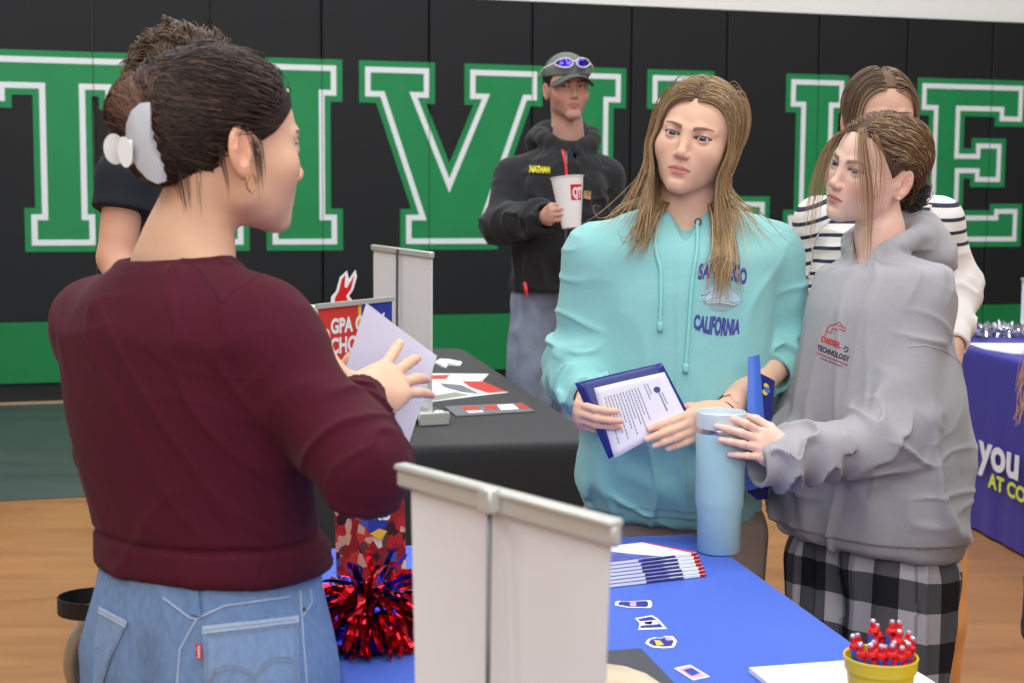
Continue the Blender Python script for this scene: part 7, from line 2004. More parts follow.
    m = mat('buffalo_plaid_cotton', (120, 120, 120), rough=0.85, bump=[(500, 0.3)]); nt = m.node_tree; L = nt.links; b = nt.nodes['Principled BSDF']
    an_ = nt.nodes.new('ShaderNodeAttribute'); an_.attribute_name = 'cloth'; sp = nt.nodes.new('ShaderNodeSeparateXYZ'); L.new(an_.outputs['Vector'], sp.inputs['Vector'])
    outs = []
    for ax, per in (('X', 0.104), ('Y', 0.116)):
        mu = nt.nodes.new('ShaderNodeMath'); mu.operation = 'MULTIPLY'; mu.inputs[1].default_value = 1 / per; L.new(sp.outputs[ax], mu.inputs[0])
        fr = nt.nodes.new('ShaderNodeMath'); fr.operation = 'FRACT'; L.new(mu.outputs[0], fr.inputs[0])
        gt = nt.nodes.new('ShaderNodeMath'); gt.operation = 'GREATER_THAN'; gt.inputs[1].default_value = 0.5; L.new(fr.outputs[0], gt.inputs[0]); outs.append(gt)
    ad = nt.nodes.new('ShaderNodeMath'); ad.operation = 'ADD'; L.new(outs[0].outputs[0], ad.inputs[0]); L.new(outs[1].outputs[0], ad.inputs[1])
    dv = nt.nodes.new('ShaderNodeMath'); dv.operation = 'MULTIPLY'; dv.inputs[1].default_value = 0.45; L.new(ad.outputs[0], dv.inputs[0])
    cr = nt.nodes.new('ShaderNodeValToRGB'); cr.color_ramp.interpolation = 'CONSTANT'; e = cr.color_ramp.elements; e[0].color = L4((178, 174, 178)); e[1].position = 0.3; e[1].color = L4((84, 84, 88)); e2 = e.new(0.7); e2.color = L4((24, 24, 28))
    L.new(dv.outputs[0], cr.inputs['Fac']); L.new(cr.outputs['Color'], b.inputs['Base Color'])
    obj('trousers', me, m, root)
    shoes(root, an, -50, M['shoe_white'], M['sole'])
    # hair pulled back into a low bun, two loose face strands
    f_cap, Vc, Fc, Kc = hair_cap(hd, 0.0040, color=(84, 66, 50), var=0.3)
    sets = []; n = 2600; roots = scalp_roots(hd, n, rs, grow=0.004, cond=lambda q: ~((q[:, 2] < 0.022) & (q[:, 1] < 0.036)))
    extra_ = np.array([[0.005 * rs.normal() + 0.002, y, 0.116 - 9 * (y + 0.0) ** 2 * 1.0] for y in np.linspace(-0.065, 0.06, 260)]); roots = np.concatenate([roots, extra_]); n = len(roots)
    W = np.array([hd.W(q) for q in roots]); bun = hd.W((0.0, 0.112, -0.040))
    T = bun + rs.normal(size=(n, 3)) * 0.008
    sgn = np.where(roots[:, 0] >= 0.002, 1.0, -1.0)
    def dirf(Pp, t, i):
        v = T - Pp; v /= np.linalg.norm(v, axis=1, keepdims=True) + 1e-6
        q = hd.L(Pp); lat = np.zeros_like(q); lat[:, 0] = sgn * 0.75 * ss(0.05 - np.abs(q[:, 0]), 0, 0.05) * (q[:, 2] > 0.04); lat[:, 1] = 0.35; lat[:, 2] = np.where((q[:, 1] < 0.040) & (q[:, 2] < 0.040), 0.55, -0.05)
        return v * (0.55 + 0.45 * min(1, t * 2)) + lat @ hd.R.T.astype(f32) * max(0, 1 - 1.6 * t) + 0.10 * np.stack([noise(Pp / 0.03 + 1.7), noise(Pp / 0.03 + 5.3), noise(Pp / 0.03 + 9.9)], 1)
    path = trace(W, 24, np.maximum(np.linalg.norm(T - W, axis=1) * 1.25 / 22, 0.002), dirf, hd.fs, (0.0040 + 0.0030 * rs.random(n)).astype(f32))
    sets.append(tubes(path, taper(n, 24, 0.00095, 0.5, 0.1), 3, strand_cols(path, (112, 86, 62), (98, 74, 54), 0.24, rs, streak=((160, 130, 98), 0.16))))
    # bun: loops around the tie
    m_ = 420; ph = rs.random(m_) * 2 * math.pi; tt = np.linspace(0, 1, 14); u1, u2, u3 = hd.R[:, 0], hd.R[:, 2], hd.R[:, 1]; PT = []
    for k in range(m_):
        r0 = rs.uniform(0.012, 0.030); a = ph[k] + tt * rs.uniform(1.5, 3.2); h = rs.uniform(-0.012, 0.022) + 0.012 * np.sin(tt * 3 + ph[k])
        PT.append(bun + (r0 * np.cos(a))[:, None] * u1 + (r0 * np.sin(a))[:, None] * u2 + (h + 0.012)[:, None] * u3)
    path = np.array(PT); sets.append(tubes(path, taper(m_, 14, 0.0010, 0.5, 0.3), 3, strand_cols(path, (96, 72, 54), (130, 100, 74), 0.28, rs)))
    def locks(local_roots, way, cnt, c0, c1, r_=0.0008):
        PTS = []
        for k in range(cnt):
            q = local_roots[rs.integers(len(local_roots))]; p0 = hd.W(np.array(q) + rs.normal(size=3) * 0.0035); sp = rs.normal() * 1.0; pts = [p0]
            for j, (x, y, d, s) in enumerate(way): pts.append(P(x + sp * s, y + rs.normal() * 0.6 * (j == len(way) - 1) * 8, d + rs.normal() * 0.003))
            pts = np.array(pts); t = np.linspace(0, 1, len(pts)); tt2 = np.linspace(0, rs.uniform(0.72, 1.0), 26)
            sm = np.stack([np.interp(tt2, t, pts[:, i]) for i in range(3)], 1)
            for _ in range(3): sm[1:-1] = (sm[:-2] + 2 * sm[1:-1] + sm[2:]) / 4
            PTS.append(sm)
        path = np.array(PTS); sets.append(tubes(path, taper(cnt, 26, r_, 0.3, 0.4), 3, strand_cols(path, c0, c1, 0.2, rs)))
    locks([(0.010, -0.068, 0.082), (0.018, -0.066, 0.080)], [(862, 128, 2.855, 2), (863, 150, 2.835, 3), (866, 175, 2.832, 4), (868, 200, 2.835, 4), (868, 230, 2.835, 3), (867, 268, 2.83, 2.5)], 40, (134, 104, 78), (170, 134, 100))
    locks([(0.030, -0.055, 0.082), (0.040, -0.045, 0.078)], [(874, 135, 2.85, 2), (881, 160, 2.842, 3), (879, 195, 2.845, 4), (876, 222, 2.85, 4)], 16, (134, 100, 72), (160, 120, 86), 0.0005)
    locks([(-0.020, -0.064, 0.080), (-0.030, -0.060, 0.078)], [(838, 134, 2.915, 2), (826, 152, 2.925, 3), (818, 180, 2.93, 4), (812, 210, 2.93, 4), (809, 244, 2.93, 4)], 36, (134, 104, 78), (172, 136, 100))
    hair_mesh(sets, 'hair', root, caps=[(Vc, Fc, Kc)])
    # black scrunchie and pearl stud
    M['velvet'] = mat('black_velvet', (14, 14, 17), rough=0.8, sheen=0.4)
    sc0 = bun - hd.R[:, 1] * 0.002 + hd.R[:, 1] * 0.004
    def scr(Q):
        q = (Q - (bun + hd.R[:, 1] * 0.014).astype(f32)) @ np.stack([u1, u2, u3], 1).astype(f32); a = np.arctan2(q[:, 1], q[:, 0]); r = np.sqrt(q[:, 0] ** 2 + q[:, 1] ** 2) - 0.030
        return np.sqrt(r ** 2 + q[:, 2] ** 2) - (0.013 + 0.003 * np.sin(a * 11 + 2 * np.sin(a * 3)) + 0.002 * noise(q / 0.008))
    V, F = mesh_sdf(scr, bun - 0.075, bun + 0.075, 0.0025, proj=1); obj('scrunchie', np_mesh('scrunchie', V, F), M['velvet'], root)
    e0 = hd.W((0.0825, 0.006, -0.036)); V = MB().lathe([(0, -0.0028), (0.002, -0.002), (0.0029, 0), (0.002, 0.002), (0, 0.0028)], e0, 14).build('pearl_stud', mat('pearl', (236, 228, 224), rough=0.15, coat=0.6), root, smooth=True)
    # blue folder under her arm
    A = [P(748, 357, 2.800), P(759, 354.5, 2.815), P(768.5, 483, 2.80), P(745.5, 491, 2.785)]
    B = [P(759, 373, 2.817), P(774.5, 381, 2.835), P(769, 437, 2.83), P(757.5, 430, 2.815)]
    fr_ = empty('folder', sum(A) / 4, 'bright blue folder held upright between the two girls', 'folder')
    def panel(nm, cs, m, th=0.0014, bow=0.0):
        n_ = nrm(np.cross(cs[1] - cs[0], cs[3] - cs[0])); V = []; sb = 12
        if n_ @ FW > 0: n_ = -n_
        for side_ in (0, 1):
            for j in range(sb + 1):
                for i in range(sb + 1):
                    s, t = i / sb, j / sb; p = cs[0]*(1-s)*(1-t) + cs[1]*s*(1-t) + cs[2]*s*t + cs[3]*(1-s)*t; V.append(p + n_ * (th * side_ + bow * math.sin(math.pi * s) + 0.012 * max(0, t - 0.85) * 5 * s))
        k = (sb+1)**2; Fq = []
        for j in range(sb):
            for i in range(sb):
                q = (j*(sb+1)+i, j*(sb+1)+i+1, (j+1)*(sb+1)+i+1, (j+1)*(sb+1)+i); Fq.append(q); Fq.append(tuple(k+x for x in q[::-1]))
        return obj(nm, np_mesh(nm, np.array(V), Fq), m, fr_), n_
    panel('front_cover', A, M['blue_card'], bow=0.006); _, nB = panel('back_cover', B, M['navy'], bow=0.002)
    C4 = [P(768.5, 480, 2.802), P(745.5, 490, 2.787), P(757, 500, 2.84), P(768.5, 499, 2.85)]
    obj('curled_underside', np_mesh('pf', np.array(C4 + [c + [0, 0.002, 0] for c in C4]), [(0, 1, 2, 3), (7, 6, 5, 4), (0, 4, 5, 1), (1, 5, 6, 2), (2, 6, 7, 3)], smooth=False), M['navy'], fr_)  # dark underside of the cover's curled bottom, drawn as a separate navy piece
    for (x, y, r_, m, k) in ((765, 385.5, 2.6, M['yellow_print'], 0), (764, 392, 2.6, M['yellow_print'], 0), (766, 389.5, 2.9, M['blue_card'], 1)):
        bc = [B[0]*(1-s)*(1-t) + B[1]*s*(1-t) + B[2]*s*t + B[3]*(1-s)*t for s, t in (((x + r_ * math.cos(a) - 759) / 14.5, (y - (x - 759) * 0.5 + r_ * math.sin(a) - 373) / 56) for a in np.linspace(0, 2*math.pi, 13)[:-1])]
        MB().add([b_ + nB * (0.0042 + 0.0004 * k) for b_ in bc], [tuple(range(12))]).build('emblem', m, fr_)
    return dict(hd=hd, hoodie=hoodie)
# ================================================================== the people further back
def simple_torso(D, cxp, rows_px, theta, ray_deg, p=2.3, amp=0.006, seed=0.0):
    """jacket or shirt trunk from picture rows (y, x_left, x_right, half depth)"""
    R = frame2(theta); ym = sum(r[0] for r in rows_px) / len(rows_px); O = P(cxp, ym, D); vx = nrm(RT * [1, 1, 0]); rel = math.radians(theta - ray_deg); rows = []
    for (y, xl, xr, b) in rows_px:
        half = (xr - xl) / 2 * D / FPX; a = math.sqrt(max(half ** 2 - (b * math.sin(rel)) ** 2, 0.05 ** 2)) / max(abs(math.cos(rel)), 0.25); a = min(a, 0.24)
        w = (P((xl + xr) / 2, y, D) - O); w = vx * (w @ vx); rows.append(((P(cxp, y, D) - O)[2], w @ R[:, 0], w @ R[:, 1], a, b))
    rows.sort(key=lambda r: r[0])
    def f(Q):
        d = levels(Q, O, R, rows, p=p, k=0.015); near = d < 0.03
        if near.any() and amp:
            q = Q[near]; loc = (q - O.astype(f32)) @ R.astype(f32); an_ = np.arctan2(loc[:, 1], loc[:, 0])
            n1 = noise(np.stack([an_ * 3 + noise(loc / 0.12 + seed), loc[:, 2] / 0.3, 0 * an_], 1) + seed); n2 = noise(loc / np.array([0.12, 0.12, 0.045], f32) + seed)
            d = d.copy(); d[near] -= (amp * (FO(n1) + 0.6 * FO(n2))).astype(f32)
        return d
    return f, O, R

def relaxed(w, d, n, side, fa, size=0.92):
    return hand_sdf(w, d, n, size=size, curls=[(0.35, 0.45, 0.3)] * 4, spread=0.04, thumb=(0.45, 0.3), side=side, forearm=fa)

def fly_away(path, col0, col1, r, rs): return tubes(path, taper(path.shape[0], path.shape[1], r, 0.4, 0.4), 3, strand_cols(path, col0, col1, 0.2, rs))

def long_hair(hd, rs, coll, n, targetf, base, tip, steps, step, r=0.0013, cap_col=None, tab=HAIRLINE):
    f_cap, Vc, Fc, Kc = hair_cap(hd, 0.004, color=cap_col or base, var=0.3, res=0.0035)
    roots = scalp_roots(hd, n, rs, table=tab); roots[:n // 8] = [[rs.uniform(-0.01, 0.01), y, 0.117 - 9 * (y - 0.01) ** 2] for y in np.linspace(-0.068, 0.06, n // 8)]
    W = np.array([hd.W(q) for q in roots]); sgn = np.where(roots[:, 0] >= 0, 1.0, -1.0); tg = targetf(roots, sgn)
    def dirf(Pp, t, i):
        q = hd.L(Pp); d = np.zeros_like(q); out = ss(0.066 - np.abs(q[:, 0]), 0.0, 0.05)
        d[:, 0] = sgn * 0.9 * out; d[:, 1] = 0.35 * ss(q[:, 2], -0.02, 0.06); d[:, 2] = -0.35 - 0.9 * (1 - out); w = d @ hd.R.T.astype(f32)
        low = ss(-q[:, 2], -0.01, 0.07)[:, None]; v = tg - Pp; v = v / (np.linalg.norm(v, axis=1, keepdims=True) + 1e-6)
        return w * (1 - low) + low * (v * 0.7 + np.array([0, 0, -0.3])) + 0.10 * np.stack([noise(Pp / 0.05 + 7.7), noise(Pp / 0.05 + 1.3), 0 * Pp[:, 0]], 1)
    path = trace(W, steps, step * rs.uniform(0.8, 1.05, n), dirf, coll, (0.004 + 0.006 * rs.random(n)).astype(f32), stick=lambda Q: (0.7 * ss(hd.L(Q)[:, 2], -0.085, -0.03)).astype(f32))
    return (Vc, Fc, Kc), tubes(path, taper(n, steps, r, 0.3, 0.3), 3, strand_cols(path, base, tip, 0.22, rs, streak=((178, 150, 116), 0.1)))

def build_striped():
    rs = np.random.default_rng(31); D = 3.42
    hd = Head(P(880, 121, 3.43), head_frame(4, -3, 0), k=0.99, gaze=nrm(P(700, 260, 1.5) - P(880, 121, 3.4)), jaw=0.88, blink=0.3)
    nb = P(879, 196, 3.45); hip = P(890, 430, 3.46); R = frame2(0)
    shL, elL, wrL = P(938, 222, 3.45), P(956, 290, 3.50), P(952, 345, 3.36)
    shR, elR, wrR = P(820, 222, 3.45), P(806, 310, 3.50), P(826, 380, 3.36)
    kn = [P(925, 620, 3.44), P(868, 620, 3.44)]; an = [np.array([kn[0][0] + 0.01, kn[0][1] + 0.05, 0.09]), np.array([kn[1][0], kn[1][1] + 0.05, 0.09])]
    root = empty('person', [hip[0], hip[1], 0], 'girl in a striped long sleeved top and orange trousers, behind the grey hoodie', 'person')
    hands = (relaxed(wrL, (0, -0.4, -1), (1, 0, 0), -1, elL), relaxed(wrR, (0, -0.4, -1), (-1, 0, 0), 1, elR))
    make_body(root, hd, nb, R, hip, (shL, shR), (elL, elR), (wrL, wrR), hands, kn, an, (206, 162, 140), cargs=dict(brow=(104, 78, 66), blush=0.2), hres=0.0022, handres=0.003)
    for s_ in (1, -1): eyeball(hd, s_, root, iris=(90, 80, 70))
    tor, O, Rt = simple_torso(D, 882, [(470, 815, 952, 0.12), (400, 808, 955, 0.118), (330, 812, 948, 0.112), (270, 814, 944, 0.108), (235, 822, 938, 0.095), (212, 840, 918, 0.075)], 0, 13.8, amp=0.006, seed=2.0)
    sA = lambda Q: sleeve(Q, shL, elL, wrL, (0.056, 0.052, 0.044), amp=0.012, lam=0.035, cuff=0.03, cuffr=0.036, seed=1.1)
    sB = lambda Q: sleeve(Q, shR, elR, wrR, (0.056, 0.052, 0.044), amp=0.012, lam=0.035, cuff=0.03, cuffr=0.036, seed=4.1)
    def top(Q):
        d = tor(Q)
        for s_ in (shL, shR): d = smin(d, cone(Q, nb + [0, 0, -0.055], s_, 0.050, 0.054), 0.04)
        d = smin(smin(d, sA(Q), 0.025), sB(Q), 0.025)
        return smax(d, -cone(Q, hd.W((0, 0.03, -0.045)), nb + [0, -0.02, -0.03], 0.056, 0.066), 0.005)
    allp = np.array([shL, shR, elL, elR, wrL, wrR]); lo = allp.min(0) - 0.1; hi = allp.max(0) + 0.1; lo[2] = P(880, 480, D)[2]; hi[2] = nb[2] + 0.06; hi[1] += 0.08; lo[1] -= 0.06
    V, F = mesh_sdf(top, lo, hi, 0.005, proj=1)
    # woven stripes: distance along trunk or sleeve
    dA, dB, dT = cone(V, shL, elL, 0.055, 0.05), cone(V, shR, elR, 0.055, 0.05), tor(V)
    dA2, dB2 = cone(V, elL, wrL, 0.05, 0.045), cone(V, elR, wrR, 0.05, 0.045)
    s = V[:, 2].astype(float) + 0.15 * (V[:, 0] - nb[0]) ** 2
    inA = np.minimum(dA, dA2) < dT - 0.004; inB = np.minimum(dB, dB2) < dT - 0.004
    axA, axB = nrm(elL - shL), nrm(elR - shR)
    s = np.where(inA, 0.5 - (V - shL) @ nrm(axA + [-0.35, 0, 0.0]), s); s = np.where(inB, 0.5 - (V - shR) @ nrm(axB + [0.5, 0, 0]), s)
    lim = P(880, 247, D)[2]; msk = ss(V[:, 2], lim - 0.002, lim + 0.002)
    msk = np.where(inB | (~inA & (V[:, 0] < P(850, 250, D)[0])), 1.0, msk)
    me = np_mesh('top', V, F); at = me.attributes.new('cloth', 'FLOAT_VECTOR', 'POINT'); at.data.foreach_set('vector', np.stack([s, msk, 0 * s], 1).astype(f32).ravel())
    m = mat('striped_cotton', (226, 220, 216), rough=0.85, bump=[(500, 0.3)]); nt = m.node_tree; L = nt.links; b = nt.nodes['Principled BSDF']
    a_ = nt.nodes.new('ShaderNodeAttribute'); a_.attribute_name = 'cloth'; sp = nt.nodes.new('ShaderNodeSeparateXYZ'); L.new(a_.outputs['Vector'], sp.inputs['Vector'])
    mu = nt.nodes.new('ShaderNodeMath'); mu.operation = 'MULTIPLY'; mu.inputs[1].default_value = 1 / 0.029; L.new(sp.outputs['X'], mu.inputs[0])
    fr = nt.nodes.new('ShaderNodeMath'); fr.operation = 'FRACT'; L.new(mu.outputs[0], fr.inputs[0]); gt = nt.nodes.new('ShaderNodeMath'); gt.operation = 'GREATER_THAN'; gt.inputs[1].default_value = 0.72; L.new(fr.outputs[0], gt.inputs[0])
    ml = nt.nodes.new('ShaderNodeMath'); ml.operation = 'MULTIPLY'; L.new(gt.outputs[0], ml.inputs[0]); L.new(sp.outputs['Y'], ml.inputs[1])
    mx = nt.nodes.new('ShaderNodeMix'); mx.data_type = 'RGBA'; mx.inputs['A'].default_value = L4((228, 222, 218)); mx.inputs['B'].default_value = L4((48, 52, 74)); L.new(ml.outputs[0], mx.inputs['Factor']); L.new(mx.outputs['Result'], b.inputs['Base Color'])
    obj('striped_top', me, m, root)
    lg = legs_sdf(hip, R, kn, an, 0.10, 0.085, 0.085)
    def tr(Q):
        d = lg(Q); d = d - (0.006 * (0.5 - 1.5 * np.abs(noise(Q / np.array([0.05, 0.05, 0.3], f32))))).astype(f32); return np.maximum(np.maximum(d, Q[:, 2] - hip[2] - 0.08), 0.04 - Q[:, 2])
    V, F = mesh_sdf(tr, [hip[0] - 0.3, hip[1] - 0.25, 0.02], [hip[0] + 0.3, hip[1] + 0.3, hip[2] + 0.12], 0.009, proj=1)
    M['orange_cotton'] = mat('orange_cotton', (226, 156, 88), rough=0.8, var=(18, 0.08), bump=[(400, 0.25)])
    obj('trousers', np_mesh('t', V, F), M['orange_cotton'], root); shoes(root, an, 0, M['shoe_white'], M['sole'])
    def tgt(roots, sgn): return np.stack([P(879 + s_ * rs.normal(30, 6), rs.uniform(250, 300), rs.normal(3.40, 0.03)) for s_ in sgn])
    cap_, st_ = long_hair(hd, rs, lambda Q: np.minimum(hd.fs(Q), tor(Q)), 1500, tgt, (104, 82, 66), (124, 98, 76), 28, 0.0105)
    hair_mesh([st_], 'hair', root, caps=[cap_])

def build_man():
    rs = np.random.default_rng(9); D = 5.28; R = frame2(8)
    hd = Head(P(567, 88, 5.26), head_frame(14, 1, -2), k=0.96, sex='m', gaze=nrm(P(300, 150, 1.8) - P(567, 88, 5.2)), jaw=0.90, blink=0.3)
    nb = P(568, 134, 5.30); hip = P(559, 300, 5.32)
    shR, elR, wrR = P(512, 176, 5.30), P(500, 224, 5.22), P(547, 217, 4.98)
    shL, elL, wrL = P(606, 176, 5.34), P(614, 232, 5.36), P(612, 285, 5.22)
    kn = [P(575, 440, 5.30), P(528, 440, 5.30)]; an = [np.array([kn[0][0], kn[0][1] + 0.05, 0.09]), np.array([kn[1][0] + 0.01, kn[1][1] + 0.05, 0.09])]
    root = empty('person', [hip[0], hip[1], 0], 'young man in a grey cap and black jacket holding a white cup', 'person')
    hR = hand_sdf(wrR, nrm(P(552, 212, 4.88) - wrR), (-1, -0.1, 0), size=0.95, curls=[(0.95, 0.5, 0.3)] * 4, spread=0.04, thumb=(1.2, 2.5), side=-1, forearm=elR)
    hL = relaxed(wrL, (0, -0.3, -1), (1, 0, 0), -1, elL)
    make_body(root, hd, nb, R, hip, (shL, shR), (elL, elR), (wrL, wrR), (hL, hR), kn, an, (204, 156, 138), cargs=dict(brow=(64, 46, 38), lip=(176, 104, 98), blush=0.3, stubble=0.30), trap=False, neck_r=0.052, hres=0.0026, handres=0.0032, collar_z=nb[2] - 0.03)
    for s_ in (1, -1): eyeball(hd, s_, root, iris=(70, 56, 48))
    tor, O, Rt = simple_torso(D, 560, [(296, 512, 616, 0.13), (284, 510, 614, 0.135), (250, 512, 614, 0.135), (210, 514, 610, 0.13), (180, 520, 604, 0.115), (160, 536, 596, 0.09), (148, 548, 588, 0.075)], 8, 3, amp=0.010, seed=7.0)
    def ring(Q):
        pts = []
        for i in range(15):
            a = -math.pi/2 + 2*math.pi*i/14; x, y = math.cos(a), math.sin(a); bk = max(0, y); fr = max(0, -y)
            pts.append(nb + R @ np.array([x * (0.085 + 0.03 * bk), y * 0.075 + 0.04 * bk, -0.01 + 0.02 * bk - 0.045 * fr]))
        d = None
        for i in range(14):
            c = cone(Q, pts[i], pts[i+1], 0.030); d = c if d is None else smin(d, c, 0.01)
        d = smin(d, ell(Q, nb + R @ np.array([0.0, 0.11, -0.03]), (0.135, 0.07, 0.09), R), 0.03)
        return d - (0.005 * noise(Q / 0.035)).astype(f32)
    def jacket(Q):
        d = tor(Q)
        for s_ in (shL, shR): d = smin(d, cone(Q, nb + [0, 0, -0.075], s_, 0.058, 0.060), 0.05)
        a = sleeve(Q, shR, elR, wrR, (0.062, 0.062, 0.055), amp=0.022, lam=0.05, cuff=0.05, cuffr=0.046, seed=3.1)
        b = sleeve(Q, shL, elL, wrL, (0.062, 0.062, 0.055), amp=0.022, lam=0.05, cuff=0.05, cuffr=0.046, seed=6.1)
        d = smin(smin(d, a, 0.03), b, 0.03); d = smin(d, ring(Q), 0.015)
        return smax(d, -smin(cone(Q, hd.W((0, 0.03, -0.05)), nb + [0, 0, -0.01], 0.064, 0.062), cone(Q, nb, nb + R @ np.array([0, -0.11, -0.09]), 0.05, 0.018), 0.02), 0.006)
    allp = np.array([shL, shR, elL, elR, wrL, wrR]); lo = allp.min(0) - 0.14; hi = allp.max(0) + 0.2; lo[2] = min(P(560, 292, D)[2], wrL[2] - 0.02); hi[2] = nb[2] + 0.1; lo[1] = D - 0.4; hi[1] = D + 0.35
    V, F = mesh_sdf(jacket, lo, hi, 0.0075, proj=1)
    M['jacket'] = mat('black_duck_canvas', (31, 32, 35), rough=0.85, bump=[(300, 0.4)], bdist=0.002, sheen=0.1, var=(40, 0.15))
    jo = obj('jacket', np_mesh('jacket', V, F), M['jacket'], root)
    # shirt at the collar and zip
    M['navy_plaid'] = mat('navy_flannel', (54, 72, 100), rough=0.85, var=(60, 0.4))
    sh = lambda Q: smax(cone(Q, nb + R @ np.array([0, -0.005, 0.012]), nb + R @ np.array([0, -0.070, -0.10]), 0.064, 0.03), -cone(Q, hd.W((0, 0.03, -0.05)), nb + R @ np.array([0, -0.035, -0.015]), 0.060, 0.052), 0.004)
    V, F = mesh_sdf(sh, nb - 0.2, nb + 0.12, 0.006, proj=1); obj('shirt', np_mesh('shirt', V, F), M['navy_plaid'], root)
    q = surf_path(march_many(jacket, dense([(566, 152), (567, 180), (566, 230), (565, 284)], 4), 4.5), jacket, 0.002); MB().tube(list(q), 0.004, 6).build('zip', M['table_leg'], jo)
    V2, F2 = text_mesh('NATHAN', 1.0, 0.05); V2 = V2.copy(); V2[:, 0] *= 20 / V2[:, 0].max(); V2[:, 1] *= 6.0 / 0.72; V2, F2 = refine(V2, F2, 2.5)
    q = surf_path(march_many(jacket, np.stack([530 + V2[:, 0], 171.5 + V2[:, 0] * 0.08 - V2[:, 1]], 1), 4.5), jacket, 0.002); obj('stitched_name', np_mesh('n', q, [tuple(t) for t in F2]), mat('yellow_thread', (214, 204, 40), rough=0.7), jo)
    pix_panel(jacket, [(583.5, 190.5), (590.5, 191.5), (590, 199.5), (583, 198.5)], 4.5, 0.003, mat('tan_patch', (160, 126, 92), rough=0.8), 'chest_patch', jo)
    lg = legs_sdf(hip, R, kn, an, 0.090, 0.080, 0.075, 0.88)
    def tr(Q):
        d = lg(Q); d = d - (0.012 * (0.5 - 1.5 * np.abs(noise(Q / np.array([0.06, 0.06, 0.12], f32))))).astype(f32); return np.maximum(np.maximum(d, Q[:, 2] - hip[2] - 0.08), 0.04 - Q[:, 2])
    V, F = mesh_sdf(tr, [hip[0] - 0.3, hip[1] - 0.25, 0.02], [hip[0] + 0.3, hip[1] + 0.3, hip[2] + 0.12], 0.010, proj=1)
    M['grey_denim'] = mat('faded_grey_denim', (124, 134, 152), rough=0.85, var=(16, 0.28, 6), bump=[(300, 0.3)]); jn = obj('jeans', np_mesh('j', V, F), M['grey_denim'], root)
    q = P(527, 288, 5.12); MB().tube([P(524.5, 283, 5.17), P(526, 290, 5.155), P(527.5, 297, 5.15)], [0.007, 0.006, 0.003], 8).build('red_lanyard', M['red'], root)
    shoes(root, an, 5, M['jacket'], M['sole'])
    # short hair, cap, sunglasses
    f_cap, Vc, Fc, Kc = hair_cap(hd, 0.004, color=(44, 34, 28), var=0.3, res=0.004)
    hair_mesh([], 'hair', root, caps=[(Vc, Fc, Kc)])
    cap_e = empty('cap', hd.W((0, 0, 0.08))); cap_e.parent = root; cap_e.matrix_parent_inverse = mw(root).inverted()
    def crown(P_):
        Q = hd.L(P_); q = Q - np.array([0, 0.012, 0.036], f32)
        d = ell(q, (0, 0, 0.0), (0.086, 0.106, 0.094)); d = smax(d, (0.004 + 0.10 * q[:, 1] * 0 - q[:, 2] - 0.0).astype(f32), 0.004)
        an_ = np.arctan2(q[:, 0], q[:, 1]); seam = np.abs(((an_ / (math.pi / 3) + 0.5) % 1) - 0.5) * (math.pi / 3) * np.hypot(q[:, 0], q[:, 1])
        return d + (0.0015 * np.exp(-(seam / 0.003) ** 2)).astype(f32)
    V, F = mesh_sdf(crown, hd.W((0, 0, 0.06)) - 0.14, hd.W((0, 0, 0.06)) + 0.14, 0.004, proj=1)
    Q = hd.L(V.astype(f32)); m_ = ss(Q[:, 1], -0.01, 0.01)[:, None]; col = lin((104, 112, 108)) * (1 - m_) + lin((44, 92, 66)) * m_
    M['cap'] = mat('cap_twill', vcol=True, rough=0.85, bump=[(400, 0.4)], bdist=0.002); obj('crown', np_mesh('crown', V, F, cols=col), M['cap'], cap_e)
    def brim(P_):
        Q = hd.L(P_); q = Q - np.array([0, -0.095, 0.040], f32)
        z = q[:, 2] + 7.5 * q[:, 0] ** 2 + 0.18 * (-q[:, 1])
        ex = np.sqrt((q[:, 0] / 0.078) ** 2 + (np.minimum(q[:, 1] - 0.03, 0) / 0.095) ** 2) - 1
        return smax(smax((np.abs(z) - 0.003).astype(f32), (ex * 0.07).astype(f32), 0.003), (q[:, 1] - 0.05).astype(f32), 0.003)
    V, F = mesh_sdf(brim, hd.W((0, -0.09, 0.04)) - 0.13, hd.W((0, -0.09, 0.04)) + 0.13, 0.0035, proj=1); obj('brim', np_mesh('brim', V, F, cols=np.tile(lin((84, 92, 90)), (len(V), 1))), M['cap'], cap_e)
    sg = empty('sunglasses', hd.W((0, -0.10, 0.07)), 'sport sunglasses with violet mirror lenses resting on the grey cap', 'sunglasses')
    M['mirror'] = mat('violet_mirror_lens', (70, 60, 215), rough=0.12, metal=0.85); M['sg_frame'] = mat('pale_frame', (206, 200, 204), rough=0.35)
    for s_ in (1, -1):
        pts = []; n_ = 22
        for t in np.linspace(0, 2*math.pi, n_ + 1)[:-1]:
            x = 0.036 * s_ + 0.029 * math.cos(t); z = 0.081 + 0.0165 * math.sin(t) * (1 - 0.2 * math.cos(t) * s_) + 0.10 * (abs(x) - 0.03) * 0.1; pts.append((x, z))
        def yy(x, z): return 0.012 - 0.118 * math.sqrt(max(0, 1 - (x / 0.100) ** 2)) * 1.0 + 0.25 * (z - 0.075)
        V = [hd.W((x, yy(x, z), z)) for x, z in pts] + [hd.W((0.036 * s_, yy(0.036, 0.081) - 0.005, 0.081))]
        MB().add(V, [(i, (i+1) % n_, n_) for i in range(n_)]).build('lens', M['mirror'], sg, smooth=True)
        MB().tube([hd.W((x, yy(x, z) - 0.001, z)) for x, z in pts + pts[:1]], 0.0030, 8, cap=False).build('rim', M['sg_frame'], sg, smooth=True)
